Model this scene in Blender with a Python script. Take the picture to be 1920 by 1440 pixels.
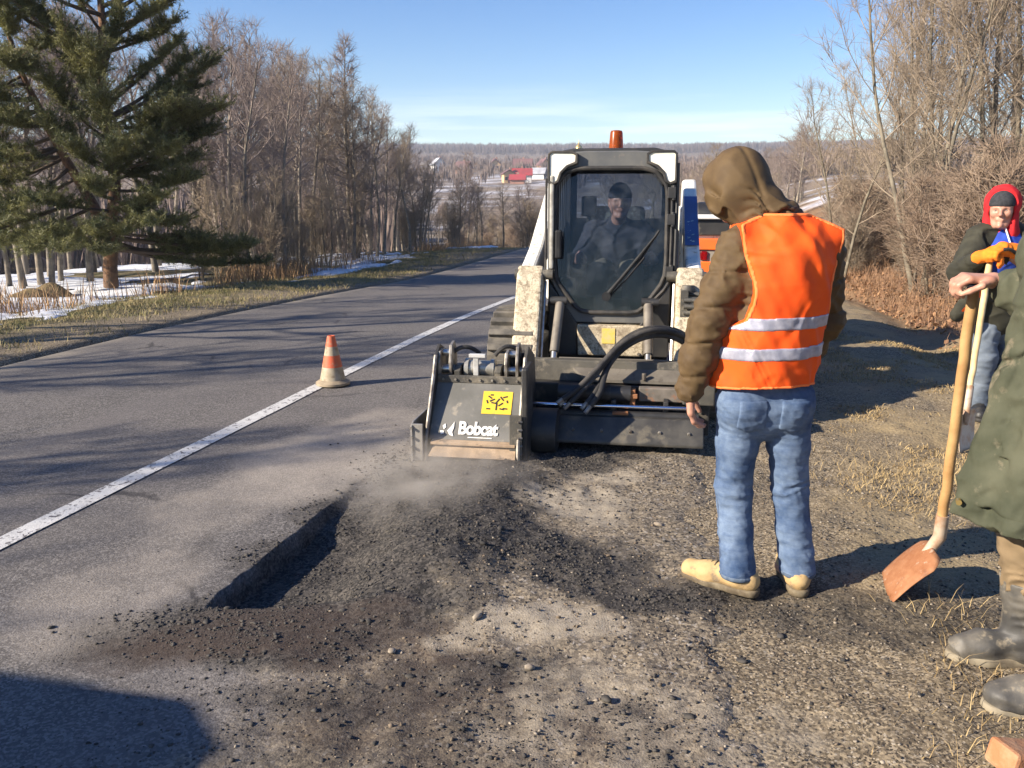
import bpy, bmesh, math, random
import numpy as np
from mathutils import Vector, Matrix

for _o in list(bpy.data.objects):
    bpy.data.objects.remove(_o, do_unlink=True)
SC = bpy.context.scene
COL = SC.collection
R = math.radians

# ------------------------------------------------------------------ camera
CAM_H = 1.57
cam_d = bpy.data.cameras.new('camera')
cam_d.lens = 30.0
cam_d.sensor_width = 36.0
cam_d.clip_start = 0.05
cam_d.clip_end = 9000.0
cam = bpy.data.objects.new('camera', cam_d)
cam.location = (0, 0, CAM_H)
cam.rotation_euler = (R(90) - math.atan(350 / 1600), 0, 0)
COL.objects.link(cam)
SC.camera = cam

# ------------------------------------------------------------------ sky and sun
SUN_EL = R(27.0)
SUN_AZ = R(22.0)            # the light travels to the right of the road and away
sun_dir = Vector((math.cos(SUN_AZ) * math.cos(SUN_EL), math.sin(SUN_AZ) * math.cos(SUN_EL), -math.sin(SUN_EL)))
W = bpy.data.worlds.new('World')
SC.world = W
W.use_nodes = True
nt = W.node_tree
nt.nodes.clear()
w_out = nt.nodes.new('ShaderNodeOutputWorld')
w_bg = nt.nodes.new('ShaderNodeBackground')
w_sky = nt.nodes.new('ShaderNodeTexSky')
w_sky.sky_type = 'NISHITA'
w_sky.sun_disc = False
w_sky.sun_elevation = SUN_EL
# position of the sun seen from the ground: opposite of sun_dir; rotation counts clockwise from +Y
w_sky.sun_rotation = math.atan2(-sun_dir.x, -sun_dir.y)
w_sky.altitude = 300
w_sky.air_density = 1.0
w_sky.dust_density = 0.25
w_sky.ozone_density = 2.2
w_bg.inputs['Strength'].default_value = 0.078
# thin streaks of high cloud low over the horizon
tc = nt.nodes.new('ShaderNodeTexCoord')
sep = nt.nodes.new('ShaderNodeSeparateXYZ')
nt.links.new(tc.outputs['Generated'], sep.inputs[0])
mp = nt.nodes.new('ShaderNodeMapping')
mp.inputs['Scale'].default_value = (1.6, 1.6, 26.0)
nt.links.new(tc.outputs['Generated'], mp.inputs['Vector'])
nz = nt.nodes.new('ShaderNodeTexNoise')
nz.inputs['Scale'].default_value = 2.3
nz.inputs['Detail'].default_value = 6
nz.inputs['Roughness'].default_value = 0.55
nt.links.new(mp.outputs['Vector'], nz.inputs['Vector'])
rp = nt.nodes.new('ShaderNodeMapRange')
rp.inputs['From Min'].default_value = 0.47
rp.inputs['From Max'].default_value = 0.68
nt.links.new(nz.outputs['Fac'], rp.inputs['Value'])
band = nt.nodes.new('ShaderNodeMapRange')
band.inputs['From Min'].default_value = 0.125
band.inputs['From Max'].default_value = 0.05
nt.links.new(sep.outputs['Z'], band.inputs['Value'])
mul = nt.nodes.new('ShaderNodeMath')
mul.operation = 'MULTIPLY'
nt.links.new(rp.outputs[0], mul.inputs[0])
nt.links.new(band.outputs[0], mul.inputs[1])
mul2 = nt.nodes.new('ShaderNodeMath')
mul2.operation = 'MULTIPLY'
mul2.inputs[1].default_value = 0.6
nt.links.new(mul.outputs[0], mul2.inputs[0])
cmix = nt.nodes.new('ShaderNodeMix')
cmix.data_type = 'RGBA'
cmix.inputs[7].default_value = (8.6, 8.8, 9.3, 1)
hsv = nt.nodes.new('ShaderNodeHueSaturation')
hsv.inputs['Saturation'].default_value = 1.35
hsv.inputs['Hue'].default_value = 0.513
nt.links.new(w_sky.outputs[0], hsv.inputs['Color'])
nt.links.new(mul2.outputs[0], cmix.inputs[0])
nt.links.new(hsv.outputs[0], cmix.inputs[6])
nt.links.new(cmix.outputs[2], w_bg.inputs['Color'])
nt.links.new(w_bg.outputs[0], w_out.inputs[0])

sun_d = bpy.data.lights.new('sun', 'SUN')
sun_d.energy = 4.9
sun_d.angle = R(0.55)
sun_d.color = (1.0, 0.89, 0.74)
sun = bpy.data.objects.new('sun', sun_d)
sun.rotation_euler = sun_dir.to_track_quat('-Z', 'Y').to_euler()
COL.objects.link(sun)

SC.view_settings.view_transform = 'Standard'
SC.view_settings.look = 'None'
SC.view_settings.gamma = 1.0
SC.view_settings.exposure = 1.15
SC.view_settings.use_curve_mapping = False
SC.cycles.max_bounces = 6
SC.cycles.diffuse_bounces = 2
SC.cycles.glossy_bounces = 3
SC.cycles.transparent_max_bounces = 16
SC.cycles.transmission_bounces = 4
SC.cycles.volume_bounces = 1
SC.cycles.volume_step_rate = 2.0

# ------------------------------------------------------------------ helpers
A_ROAD = R(12.23)
U = np.array([math.sin(A_ROAD), math.cos(A_ROAD)])      # along the road
N = np.array([math.cos(A_ROAD), -math.sin(A_ROAD)])     # across the road, to the right


def LS(l, s):
    return l * N[0] + s * U[0], l * N[1] + s * U[1]


def tag(o, label=None, cat=None, group=None, kind=None):
    if label: o['label'] = label
    if cat: o['category'] = cat
    if group: o['group'] = group
    if kind: o['kind'] = kind
    return o


def empty(name, loc=(0, 0, 0), rz=0.0, label=None, cat=None, group=None):
    o = bpy.data.objects.new(name, None)
    o.empty_display_size = 0.2
    o.location = loc
    o.rotation_euler = (0, 0, rz)
    COL.objects.link(o)
    return tag(o, label, cat, group)


def link(name, me, parent=None, m=None):
    o = bpy.data.objects.new(name, me)
    if m is not None:
        me.materials.append(m)
    if parent is not None:
        o.parent = parent
    COL.objects.link(o)
    return o


def np_mesh(name, V, F, smooth=False):
    """V (n,3) array; F array (m,3) or (m,4) or list of such arrays"""
    me = bpy.data.meshes.new(name)
    Fs = F if isinstance(F, list) else [F]
    Fs = [np.asarray(f, dtype=np.int32) for f in Fs if len(f)]
    V = np.asarray(V, dtype=np.float32)
    me.vertices.add(len(V))
    me.vertices.foreach_set('co', V.ravel())
    tot = np.concatenate([np.full(len(f), f.shape[1], dtype=np.int32) for f in Fs])
    start = np.concatenate([[0], np.cumsum(tot)[:-1]]).astype(np.int32)
    idx = np.concatenate([f.ravel() for f in Fs])
    me.loops.add(len(idx))
    me.loops.foreach_set('vertex_index', idx)
    me.polygons.add(len(tot))
    me.polygons.foreach_set('loop_start', start)
    me.polygons.foreach_set('loop_total', tot)
    if smooth:
        me.polygons.foreach_set('use_smooth', np.ones(len(tot), dtype=bool))
    me.update(calc_edges=True)
    me.validate()
    return me


def copy_tree(o, parent=None):
    c = o.copy()
    COL.objects.link(c)
    c.parent = parent
    for ch in list(o.children):
        copy_tree(ch, c)
    return c


# value noise -------------------------------------------------------
def _hash(ix, iy, iz, seed):
    h = (ix.astype(np.int64) * 374761393 + iy.astype(np.int64) * 668265263 + iz.astype(np.int64) * 2147483647 + seed * 974634777) & 0xFFFFFFFF
    h = ((h ^ (h >> 13)) * 1274126177) & 0xFFFFFFFF
    h = ((h ^ (h >> 16)) * 2246822519) & 0xFFFFFFFF
    return ((h ^ (h >> 15)) & 0xFFFF).astype(np.float32) / 65535.0


def vnoise(x, y, z=None, seed=0):
    x = np.asarray(x, dtype=np.float32); y = np.asarray(y, dtype=np.float32)
    if z is None:
        ix, iy = np.floor(x), np.floor(y)
        fx, fy = x - ix, y - iy
        fx = fx * fx * (3 - 2 * fx); fy = fy * fy * (3 - 2 * fy)
        o = np.zeros_like(ix)
        a = _hash(ix, iy, o, seed); b = _hash(ix + 1, iy, o, seed)
        c = _hash(ix, iy + 1, o, seed); d = _hash(ix + 1, iy + 1, o, seed)
        return (a * (1 - fx) + b * fx) * (1 - fy) + (c * (1 - fx) + d * fx) * fy
    z = np.asarray(z, dtype=np.float32)
    ix, iy, iz = np.floor(x), np.floor(y), np.floor(z)
    fx, fy, fz = x - ix, y - iy, z - iz
    fx = fx * fx * (3 - 2 * fx); fy = fy * fy * (3 - 2 * fy); fz = fz * fz * (3 - 2 * fz)
    r = 0
    for dz in (0, 1):
        a = _hash(ix, iy, iz + dz, seed); b = _hash(ix + 1, iy, iz + dz, seed)
        c = _hash(ix, iy + 1, iz + dz, seed); d = _hash(ix + 1, iy + 1, iz + dz, seed)
        v = (a * (1 - fx) + b * fx) * (1 - fy) + (c * (1 - fx) + d * fx) * fy
        r = r + v * (fz if dz else 1 - fz)
    return r


def fbm(x, y, oct=4, seed=0, gain=0.5):
    t, a, n = 0.0, 1.0, 0.0
    for i in range(oct):
        t = t + a * vnoise(x * 2 ** i + 13.7 * i, y * 2 ** i - 7.1 * i, None, seed + i)
        n += a
        a *= gain
    return t / n


def sstep(a, b, x):
    t = np.clip((np.asarray(x, dtype=np.float64) - a) / (b - a), 0, 1)
    return t * t * (3 - 2 * t)


# mesh collector ----------------------------------------------------
class G:
    def __init__(s):
        s.v = []; s.f = []; s.n = 0

    def add(s, V, F):
        s.v.append(np.asarray(V, dtype=np.float32).reshape(-1, 3))
        s.f.extend([tuple(int(i) + s.n for i in f) for f in F])
        s.n += len(s.v[-1])
        return s

    def box(s, c, d, rot=None):
        x, y, z = [q / 2 for q in d]
        V = np.array([(-x, -y, -z), (x, -y, -z), (x, y, -z), (-x, y, -z), (-x, -y, z), (x, -y, z), (x, y, z), (-x, y, z)])
        if rot is not None:
            V = V @ np.array(rot.to_matrix() if hasattr(rot, 'to_matrix') else rot).T
        return s.add(V + np.array(c), [(0, 3, 2, 1), (4, 5, 6, 7), (0, 1, 5, 4), (1, 2, 6, 5), (2, 3, 7, 6), (3, 0, 4, 7)])

    def bb(s, x0, x1, y0, y1, z0, z1):
        return s.box(((x0 + x1) / 2, (y0 + y1) / 2, (z0 + z1) / 2), (abs(x1 - x0), abs(y1 - y0), abs(z1 - z0)))

    def prism(s, pts, a0, a1, axis='y'):
        """outline pts of (u,w) extruded along axis from a0 to a1. axis y: (x,z); x: (y,z); z: (x,y)"""
        n = len(pts)
        def P(u, w, a):
            return {'y': (u, a, w), 'x': (a, u, w), 'z': (u, w, a)}[axis]
        V = [P(u, w, a0) for u, w in pts] + [P(u, w, a1) for u, w in pts]
        F = [tuple(range(n)), tuple(range(2 * n - 1, n - 1, -1))]
        F += [(i, i + n, (i + 1) % n + n, (i + 1) % n) for i in range(n)]
        return s.add(V, F)

    def ring(s, outer, inner, a0, a1, axis='y'):
        """plate between two outlines with the same number of points"""
        n = len(outer)
        def P(u, w, a):
            return {'y': (u, a, w), 'x': (a, u, w), 'z': (u, w, a)}[axis]
        V = [P(*p, a0) for p in outer] + [P(*p, a0) for p in inner] + [P(*p, a1) for p in outer] + [P(*p, a1) for p in inner]
        F = []
        for i in range(n):
            j = (i + 1) % n
            F += [(i, j, j + n, i + n), (i + 2 * n, i + 3 * n, j + 3 * n, j + 2 * n), (i, i + 2 * n, j + 2 * n, j), (i + n, j + n, j + 3 * n, i + 3 * n)]
        return s.add(V, F)

    def tube(s, pts, rad, n=8, caps=True, closed=False):
        P = np.asarray(pts, dtype=np.float64)
        k = len(P)
        rad = np.full(k, rad) if np.isscalar(rad) else np.asarray(rad)
        if closed:
            T = np.roll(P, -1, 0) - np.roll(P, 1, 0)
        else:
            T = np.gradient(P, axis=0)
        T /= np.maximum(np.linalg.norm(T, axis=1, keepdims=True), 1e-9)
        up = np.array([0, 0, 1.0]) if abs(T[0, 2]) < 0.9 else np.array([1.0, 0, 0])
        a = np.cross(T[0], up); a /= np.linalg.norm(a)
        ang = np.arange(n) * 2 * math.pi / n
        V = []
        for i in range(k):
            a = a - T[i] * np.dot(a, T[i]); a /= np.linalg.norm(a)
            b = np.cross(T[i], a)
            V.append(P[i] + rad[i] * (np.cos(ang)[:, None] * a + np.sin(ang)[:, None] * b))
        V = np.concatenate(V)
        F = []
        for i in range(k if closed else k - 1):
            o, q = i * n, ((i + 1) % k) * n
            for j in range(n):
                m = (j + 1) % n
                F.append((o + j, o + m, q + m, q + j))
        if caps and not closed:
            F.append(tuple(range(n - 1, -1, -1)))
            F.append(tuple(range((k - 1) * n, k * n)))
        return s.add(V, F)

    def cyl(s, a, b, r, n=16, r2=None):
        return s.tube([a, b], [r, r if r2 is None else r2], n)

    def lathe(s, prof, c=(0, 0, 0), n=24):
        """prof: (r, z) list around z"""
        ang = np.arange(n) * 2 * math.pi / n
        V = []
        for r, z in prof:
            V.append(np.stack([r * np.cos(ang), r * np.sin(ang), np.full(n, z)], 1))
        V = np.concatenate(V) + np.array(c)
        F = []
        k = len(prof)
        for i in range(k - 1):
            for j in range(n):
                m = (j + 1) % n
                F.append((i * n + j, i * n + m, (i + 1) * n + m, (i + 1) * n + j))
        F.append(tuple(range(n - 1, -1, -1)))
        F.append(tuple(range((k - 1) * n, k * n)))
        return s.add(V, F)

    def mesh(s, name, smooth=False, bevel=0.0, seg=2):
        me = bpy.data.meshes.new(name)
        me.from_pydata(np.concatenate(s.v).tolist(), [], s.f)
        if bevel > 0:
            bm = bmesh.new(); bm.from_mesh(me)
            bmesh.ops.recalc_face_normals(bm, faces=bm.faces[:])
            es = [e for e in bm.edges if len(e.link_faces) == 2 and e.calc_face_angle(0) > 0.5]
            bmesh.ops.bevel(bm, geom=es, offset=bevel, segments=seg, affect='EDGES', profile=0.5, clamp_overlap=True)
            bm.to_mesh(me); bm.free()
        else:
            bm = bmesh.new(); bm.from_mesh(me)
            bmesh.ops.recalc_face_normals(bm, faces=bm.faces[:])
            bm.to_mesh(me); bm.free()
        if smooth:
            me.polygons.foreach_set('use_smooth', np.ones(len(me.polygons), dtype=bool))
            try:
                me.set_sharp_from_angle(angle=R(40))
            except Exception:
                pass
        me.update()
        return me

    def obj(s, name, m, parent=None, smooth=False, bevel=0.0, seg=2):
        return link(name, s.mesh(name, smooth, bevel, seg), parent, m)


# materials -----------------------------------------------------------
def new_mat(name):
    m = bpy.data.materials.new(name)
    m.use_nodes = True
    t = m.node_tree
    return m, t, t.nodes['Principled BSDF']


def _n(t, typ, **kw):
    n = t.nodes.new(typ)
    for k, v in kw.items():
        if hasattr(n, k) and k not in n.inputs:
            setattr(n, k, v)
        else:
            n.inputs[k].default_value = v
    return n


def noise(t, scale, detail=4, rough=0.55, vec=None, dist=0.0):
    n = _n(t, 'ShaderNodeTexNoise')
    n.inputs['Scale'].default_value = scale
    n.inputs['Detail'].default_value = detail
    n.inputs['Roughness'].default_value = rough
    n.inputs['Distortion'].default_value = dist
    if vec is None:
        tcn = _n(t, 'ShaderNodeTexCoord')
        vec = tcn.outputs['Object']
    t.links.new(vec, n.inputs['Vector'])
    return n.outputs['Fac']


def maprange(t, sock, a, b, c=0.0, d=1.0):
    n = _n(t, 'ShaderNodeMapRange')
    n.inputs['From Min'].default_value = a; n.inputs['From Max'].default_value = b
    n.inputs['To Min'].default_value = c; n.inputs['To Max'].default_value = d
    t.links.new(sock, n.inputs['Value'])
    return n.outputs[0]


def mixc(t, fac, a, b, mode='MIX'):
    n = _n(t, 'ShaderNodeMix')
    n.data_type = 'RGBA'
    n.blend_type = mode
    for sock, v in ((n.inputs[0], fac), (n.inputs[6], a), (n.inputs[7], b)):
        if hasattr(v, 'links') or hasattr(v, 'is_linked'):
            t.links.new(v, sock)
        elif isinstance(v, (int, float)):
            sock.default_value = v
        else:
            sock.default_value = (*v, 1) if len(v) == 3 else v
    return n.outputs[2]


def math_(t, op, a, b=None):
    n = _n(t, 'ShaderNodeMath'); n.operation = op
    for i, v in enumerate((a, b)):
        if v is None: continue
        if hasattr(v, 'is_linked'): t.links.new(v, n.inputs[i])
        else: n.inputs[i].default_value = v
    return n.outputs[0]


def bump(t, bsdf, h, strength=0.3, dist=0.02):
    n = _n(t, 'ShaderNodeBump')
    n.inputs['Strength'].default_value = strength
    n.inputs['Distance'].default_value = dist
    t.links.new(h, n.inputs['Height'])
    t.links.new(n.outputs[0], bsdf.inputs['Normal'])


MATS = {}


def mat(name, col, rough=0.6, metal=0.0, col2=None, scale=8.0, lo=0.42, hi=0.62, detail=5, bmp=0.0, bscale=None, bdist=0.01,
        spec=0.5, dirt=None, dirt_amt=0.0, dscale=5.0):
    """plain procedural surface: two tones mixed by noise, optional dirt and fine relief"""
    if name in MATS: return MATS[name]
    m, t, b = new_mat(name)
    c = None
    if col2 is not None:
        f = maprange(t, noise(t, scale, detail), lo, hi)
        c = mixc(t, f, col, col2)
    if dirt is not None:
        f2 = maprange(t, noise(t, dscale, 8, 0.68), 0.62 - dirt_amt * 0.3, 0.70 - dirt_amt * 0.2)
        c = mixc(t, f2, c if c is not None else col, dirt)
        r = maprange(t, f2, 0, 1, rough, 0.9)
        t.links.new(r, b.inputs['Roughness'])
    else:
        b.inputs['Roughness'].default_value = rough
    if c is not None: t.links.new(c, b.inputs['Base Color'])
    else: b.inputs['Base Color'].default_value = (*col, 1)
    b.inputs['Metallic'].default_value = metal
    b.inputs['Specular IOR Level'].default_value = spec
    if bmp > 0:
        bump(t, b, noise(t, bscale or scale * 6, 4, 0.6), bmp, bdist)
    MATS[name] = m
    return m
# ------------------------------------------------------------------ terrain
_RC = np.array([0, 30, 60, 100, 150, 220, 300, 420, 700, 1450, 1700, 2600])
_HC = np.array([0, 0, -2.6, -1.7, -0.8, 1.8, 6.0, 13.5, 29, 76, 80, 80])
_HR = np.array([0, 0.35, 1.1, 2.4, 4.2, 7.2, 10.5, 15.0, 30, 76, 80, 80])


def terrain(x, y):
    x = np.asarray(x, dtype=np.float64); y = np.asarray(y, dtype=np.float64)
    l = x * N[0] + y * N[1]
    s = x * U[0] + y * U[1]
    r = np.hypot(x, y)
    az = np.degrees(np.arctan2(x, np.maximum(y, 1e-3)))
    wr = sstep(13, 21, az) * (y > 0)
    far = np.interp(r, _RC, _HC) * (1 - wr) + np.interp(r, _RC, _HR) * wr
    far = far * sstep(20, 60, r) + (fbm(x / 90, y / 90, 4, 5) - 0.5) * 3.0 * sstep(90, 300, r)
    h = far - 0.30 * sstep(8, 22, s) * (1 - sstep(40, 90, r))
    # the land falls away gently behind the verge on the left
    h -= np.clip(-8.3 - l, 0, 26) * 0.045 * (1 - sstep(50, 110, r))
    h += (fbm(l * 0.9, s * 0.9, 4, 11) - 0.5) * 0.22 * sstep(7.4, 9.5, -l) * (1 - sstep(60, 120, r))
    # shallow ditch and leafy bank on the right
    e = 2.35 + 0.25 * np.sin(s * 0.55) + 0.09 * np.maximum(s - 10, 0) * 0 + (fbm(s * 0.8, s * 0 + 3, 3, 21) - 0.5) * 0.5
    nearr = (1 - sstep(45, 90, r)) * sstep(7.0, 9.0, s)
    h += nearr * (-0.12 * np.exp(-((l - e - 0.45) / 0.34) ** 2) + 0.12 * sstep(e + 0.6, e + 2.4, l))
    # trodden shoulder
    sh = sstep(0.0, 0.6, l) * (1 - sstep(60, 120, r))
    h += sh * ((fbm(x * 1.7, y * 1.7, 4, 31) - 0.5) * 0.07 + (fbm(x * 9, y * 9, 3, 37) - 0.5) * 0.028 + (fbm(x * 32, y * 32, 2, 39) - 0.5) * 0.012)
    return h


def road_base(l, s):
    x, y = LS(l, s)
    r = np.hypot(x, y)
    drop = -0.30 * sstep(8, 22, s)
    down = np.interp(s, [-100, 33, 45, 60, 90], [0, 0, -0.75, -2.0, -3.2])
    return drop + down


def axis(segments):
    out = [segments[0][0]]
    for a, b, st in segments:
        n = max(1, int(round((b - a) / st)))
        out.extend(np.linspace(a, b, n + 1)[1:])
    return np.array(out)


def grow(start, end, first, ratio):
    out = [start]; st = first; sg = 1 if end > start else -1
    while (end - out[-1]) * sg > 0:
        out.append(out[-1] + sg * st); st *= ratio
    return np.array(out)


def grid_mesh(name, la, sa, zf):
    Lg, Sg = np.meshgrid(la, sa, indexing='ij')
    X, Y = LS(Lg, Sg)
    Z = zf(Lg, Sg, X, Y)
    V = np.stack([X, Y, Z], -1).reshape(-1, 3)
    n, m = len(la), len(sa)
    i = np.arange(n * m).reshape(n, m)
    F = np.stack([i[:-1, :-1], i[1:, :-1], i[1:, 1:], i[:-1, 1:]], -1).reshape(-1, 4)
    return np_mesh(name, V, F, True), Lg.ravel(), Sg.ravel(), X.ravel(), Y.ravel()


def blobs(x, y, L, seed=0, warp=0.22):
    """irregular stains: list of (x, y, rx, ry, angle, weight)"""
    wx = x + (fbm(x * 2.1, y * 2.1, 4, seed) - 0.5) * 2 * warp
    wy = y + (fbm(x * 2.1 + 40, y * 2.1, 4, seed + 9) - 0.5) * 2 * warp
    v = np.zeros_like(x)
    for cx, cy, rx, ry, a, w in L:
        ca, sa = math.cos(R(a)), math.sin(R(a))
        dx, dy = wx - cx, wy - cy
        d = ((dx * ca + dy * sa) / rx) ** 2 + ((-dx * sa + dy * ca) / ry) ** 2
        v = np.maximum(v, w * np.clip(1.35 - d, 0, 1))
    return np.clip(v, 0, 1)


# material zones, as lying dust, millings and bare sand really are spread over the place
DUST = [(-1.05, 5.2, 1.05, 0.5, 72, 0.95), (-0.6, 5.7, 0.5, 0.3, 70, 0.6), (-1.55, 4.1, 0.5, 0.3, 80, 0.3), (-1.6, 3.2, 0.45, 0.3, 70, 0.35)]
SAND = [(0.36, 4.25, 0.30, 0.30, 90, 1.0), (0.50, 4.75, 0.16, 0.2, 90, 0.8), (0.22, 2.95, 0.30, 0.13, 4, 1.0), (-0.02, 2.80, 0.3, 0.10, 10, 0.6), (0.28, 2.45, 0.32, 0.24, 20, 0.5),
        (0.10, 2.25, 0.3, 0.25, 0, 0.35), (0.62, 2.25, 0.35, 0.25, 0, 0.45), (0.45, 1.9, 0.5, 0.3, 0, 0.5)]
MILL = [(-0.50, 3.75, 0.62, 0.95, -25, 1.0), (-0.18, 4.55, 0.42, 0.5, 0, 1.0), (-0.9, 2.95, 0.75, 0.32, 12, 0.95), (-0.05, 3.55, 0.75, 0.26, 0, 0.95), (0.62, 3.2, 0.75, 0.2, -4, 0.8),
        (1.35, 3.0, 0.7, 0.3, -10, 0.55), (-0.35, 2.5, 0.6, 0.16, 10, 0.6), (0.42, 2.2, 0.12, 0.3, -20, 0.55), (0.2, 5.2, 0.6, 0.4, 10, 0.8), (-0.62, 4.9, 0.3, 0.5, -15, 0.85), (-0.3, 2.25, 0.6, 0.3, 10, 0.35)]
BROWN = [(-0.95, 2.85, 0.5, 0.22, 12, 0.9), (-0.5, 2.72, 0.4, 0.2, 10, 0.6), (-0.1, 2.35, 0.8, 0.35, 0, 0.4)]


def ground_z(Lg, Sg, X, Y):
    z = terrain(X, Y)
    under = sstep(-6.75, -6.45, Lg) * (1 - sstep(-0.5, -0.15, Lg))
    return z - 0.016 * (1 - sstep(0.3, 0.8, Lg)) * sstep(-6.75, -6.45, Lg) - under * 0.32 * (1 - sstep(60, 75, Sg))


la = np.concatenate([grow(-9.5, -1750, 0.4, 1.13)[::-1][:-1], axis([(-9.5, -6.3, 0.08), (-6.3, -0.2, 0.5), (-0.2, 2.9, 0.028), (2.9, 7.0, 0.08)]), grow(7.0, 1750, 0.2, 1.1)[1:]])
sa = np.concatenate([grow(1.3, -120, 0.1, 1.2)[::-1][:-1], axis([(1.3, 6.5, 0.028), (6.5, 14, 0.07), (14, 30, 0.25)]), grow(30, 1880, 0.5, 1.045)[1:]])
ground_me, gl, gs, gx, gy = grid_mesh('ground', la, sa, ground_z)


def attr(me, name, vals):
    a = me.color_attributes.new(name, 'FLOAT_COLOR', 'POINT')
    c = np.ones((len(me.vertices), 4), dtype=np.float32)
    for i, v in enumerate(vals): c[:, i] = v
    a.data.foreach_set('color', c.ravel())


near = (1 - sstep(8, 14, np.hypot(gx, gy)))
# far = fields; leaf litter and thicket floor on the right bank; snow lying on the shaded left and on the far fields
r_ = np.hypot(gx, gy)
litter = sstep(2.3, 3.2, gl + (fbm(gx, gy, 3, 3) - 0.5)) * sstep(7.5, 9.5, gs) * (1 - sstep(60, 120, r_))
snowf = sstep(0.52, 0.64, fbm(gx / 14, gy / 60, 5, 71) * 0.6 + fbm(gx / 3.5, gy / 9, 4, 74) * 0.4) * sstep(55, 80, r_) * (1 - sstep(420, 800, r_)) * (gy > 0) * sstep(-0.14, -0.07, gx / np.maximum(gy, 1))
wood = sstep(9.5, 12, -gl) * (1 - sstep(60, 110, r_))
attr(ground_me, 'zone', [np.maximum(blobs(gx, gy, SAND, 1), 0) * near, blobs(gx, gy, MILL, 2) * near, litter, sstep(.45, 1.35, gl + (fbm(gx * 1.5, gy * 1.5, 3, 44) - .5) * .9)])
attr(ground_me, 'zone2', [snowf, sstep(7.2, 8.6, -gl) * (1 - sstep(30, 60, r_)), sstep(60, 130, r_)])


def zone_inputs(t, name):
    a = _n(t, 'ShaderNodeAttribute'); a.attribute_name = name
    sp = _n(t, 'ShaderNodeSeparateColor')
    t.links.new(a.outputs['Color'], sp.inputs[0])
    return sp.outputs[0], sp.outputs[1], sp.outputs[2], a.outputs['Alpha']


def voronoi(t, scale, feature='F1', rnd=1.0, vec=None, out='Distance'):
    v = _n(t, 'ShaderNodeTexVoronoi'); v.feature = feature
    v.inputs['Scale'].default_value = scale
    v.inputs['Randomness'].default_value = rnd
    if vec is None:
        vec = _n(t, 'ShaderNodeTexCoord').outputs['Object']
    t.links.new(vec, v.inputs['Vector'])
    return v.outputs[out]


def breakup(t, mask, scale, width=0.35, detail=8):
    """frays the edge of a smooth mask with noise"""
    nn = noise(t, scale, detail, 0.7)
    d = math_(t, 'ADD', mask, math_(t, 'MULTIPLY', math_(t, 'SUBTRACT', nn, 0.5), 2.2))
    n = _n(t, 'ShaderNodeMapRange')
    n.inputs['From Min'].default_value = 0.5 - width; n.inputs['From Max'].default_value = 0.5 + width
    t.links.new(d, n.inputs['Value'])
    # nothing where the mask is zero
    return math_(t, 'MULTIPLY', n.outputs[0], maprange(t, mask, 0.0, 0.25))


def ground_material():
    m, t, b = new_mat('shoulder_earth')
    sand, mill, lit, grass = zone_inputs(t, 'zone')
    snow, verge, far, _ = zone_inputs(t, 'zone2')
    # grit: pale and dark grains over brown earth
    v = voronoi(t, 90, out='Color')
    sp = _n(t, 'ShaderNodeSeparateColor'); t.links.new(v, sp.inputs[0])
    g1 = mixc(t, maprange(t, sp.outputs[0], 0.25, 0.95), (0.12, 0.095, 0.064), (0.335, 0.268, 0.178))
    v2 = voronoi(t, 150, out='Color')
    sp2 = _n(t, 'ShaderNodeSeparateColor'); t.links.new(v2, sp2.inputs[0])
    g1 = mixc(t, maprange(t, sp2.outputs[1], 0.82, 0.9), g1, (0.045, 0.038, 0.03))
    g1 = mixc(t, maprange(t, sp2.outputs[2], 0.90, 0.96), g1, (0.36, 0.31, 0.24))
    big = noise(t, 1.3, 5, 0.6)
    straw = mixc(t, noise(t, 60, 5, 0.7), (0.15, 0.112, 0.064), (0.43, 0.335, 0.195))
    c = mixc(t, math_(t, 'MULTIPLY', maprange(t, big, 0.36, 0.58), grass), g1, straw)
    c = mixc(t, maprange(t, noise(t, 5.5, 6, 0.65), 0.50, 0.70, 0, 0.45), c, (0.095, 0.076, 0.055))
    c = mixc(t, breakup(t, math_(t, 'MULTIPLY', mill, 1.25), 9, 0.5), c, mixc(t, maprange(t, sp.outputs[1], 0.3, 1.0), (0.028, 0.025, 0.022), (0.12, 0.103, 0.082)))
    c = mixc(t, math_(t, 'MULTIPLY', breakup(t, sand, 7), 0.9), c, mixc(t, maprange(t, noise(t, 45, 6, 0.7), 0.3, 0.7), (0.235, 0.195, 0.140), (0.42, 0.362, 0.278)))
    litc = mixc(t, noise(t, 14, 6, 0.75), (0.10, 0.06, 0.035), (0.36, 0.22, 0.115))
    c = mixc(t, lit, c, litc)
    # verge: thin winter grass, green to straw
    vg = mixc(t, maprange(t, noise(t, 1.5, 6, 0.65), 0.4, 0.62), (0.105, 0.10, 0.042), (0.25, 0.195, 0.105))
    vg = mixc(t, maprange(t, noise(t, 8, 6, 0.7), 0.5, 0.7), vg, (0.07, 0.055, 0.038))
    c = mixc(t, verge, c, vg)
    # far fields
    fld = mixc(t, maprange(t, noise(t, 0.05, 6, 0.65), 0.4, 0.62), (0.17, 0.125, 0.085), (0.30, 0.235, 0.165))
    fld = mixc(t, maprange(t, noise(t, 0.35, 8, 0.75), 0.45, 0.65), fld, (0.10, 0.075, 0.06))
    c = mixc(t, far, c, fld)
    c = mixc(t, math_(t, 'MULTIPLY', snow, maprange(t, noise(t, 0.45, 8, 0.75), 0.40, 0.52)), c, (0.62, 0.62, 0.66))
    t.links.new(c, b.inputs['Base Color'])
    b.inputs['Roughness'].default_value = 0.95
    b.inputs['Specular IOR Level'].default_value = 0.2
    hh = math_(t, 'ADD', noise(t, 70, 5, 0.7), math_(t, 'MULTIPLY', voronoi(t, 55), -0.8))
    bump(t, b, hh, 0.5, 0.012)
    return m


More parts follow.
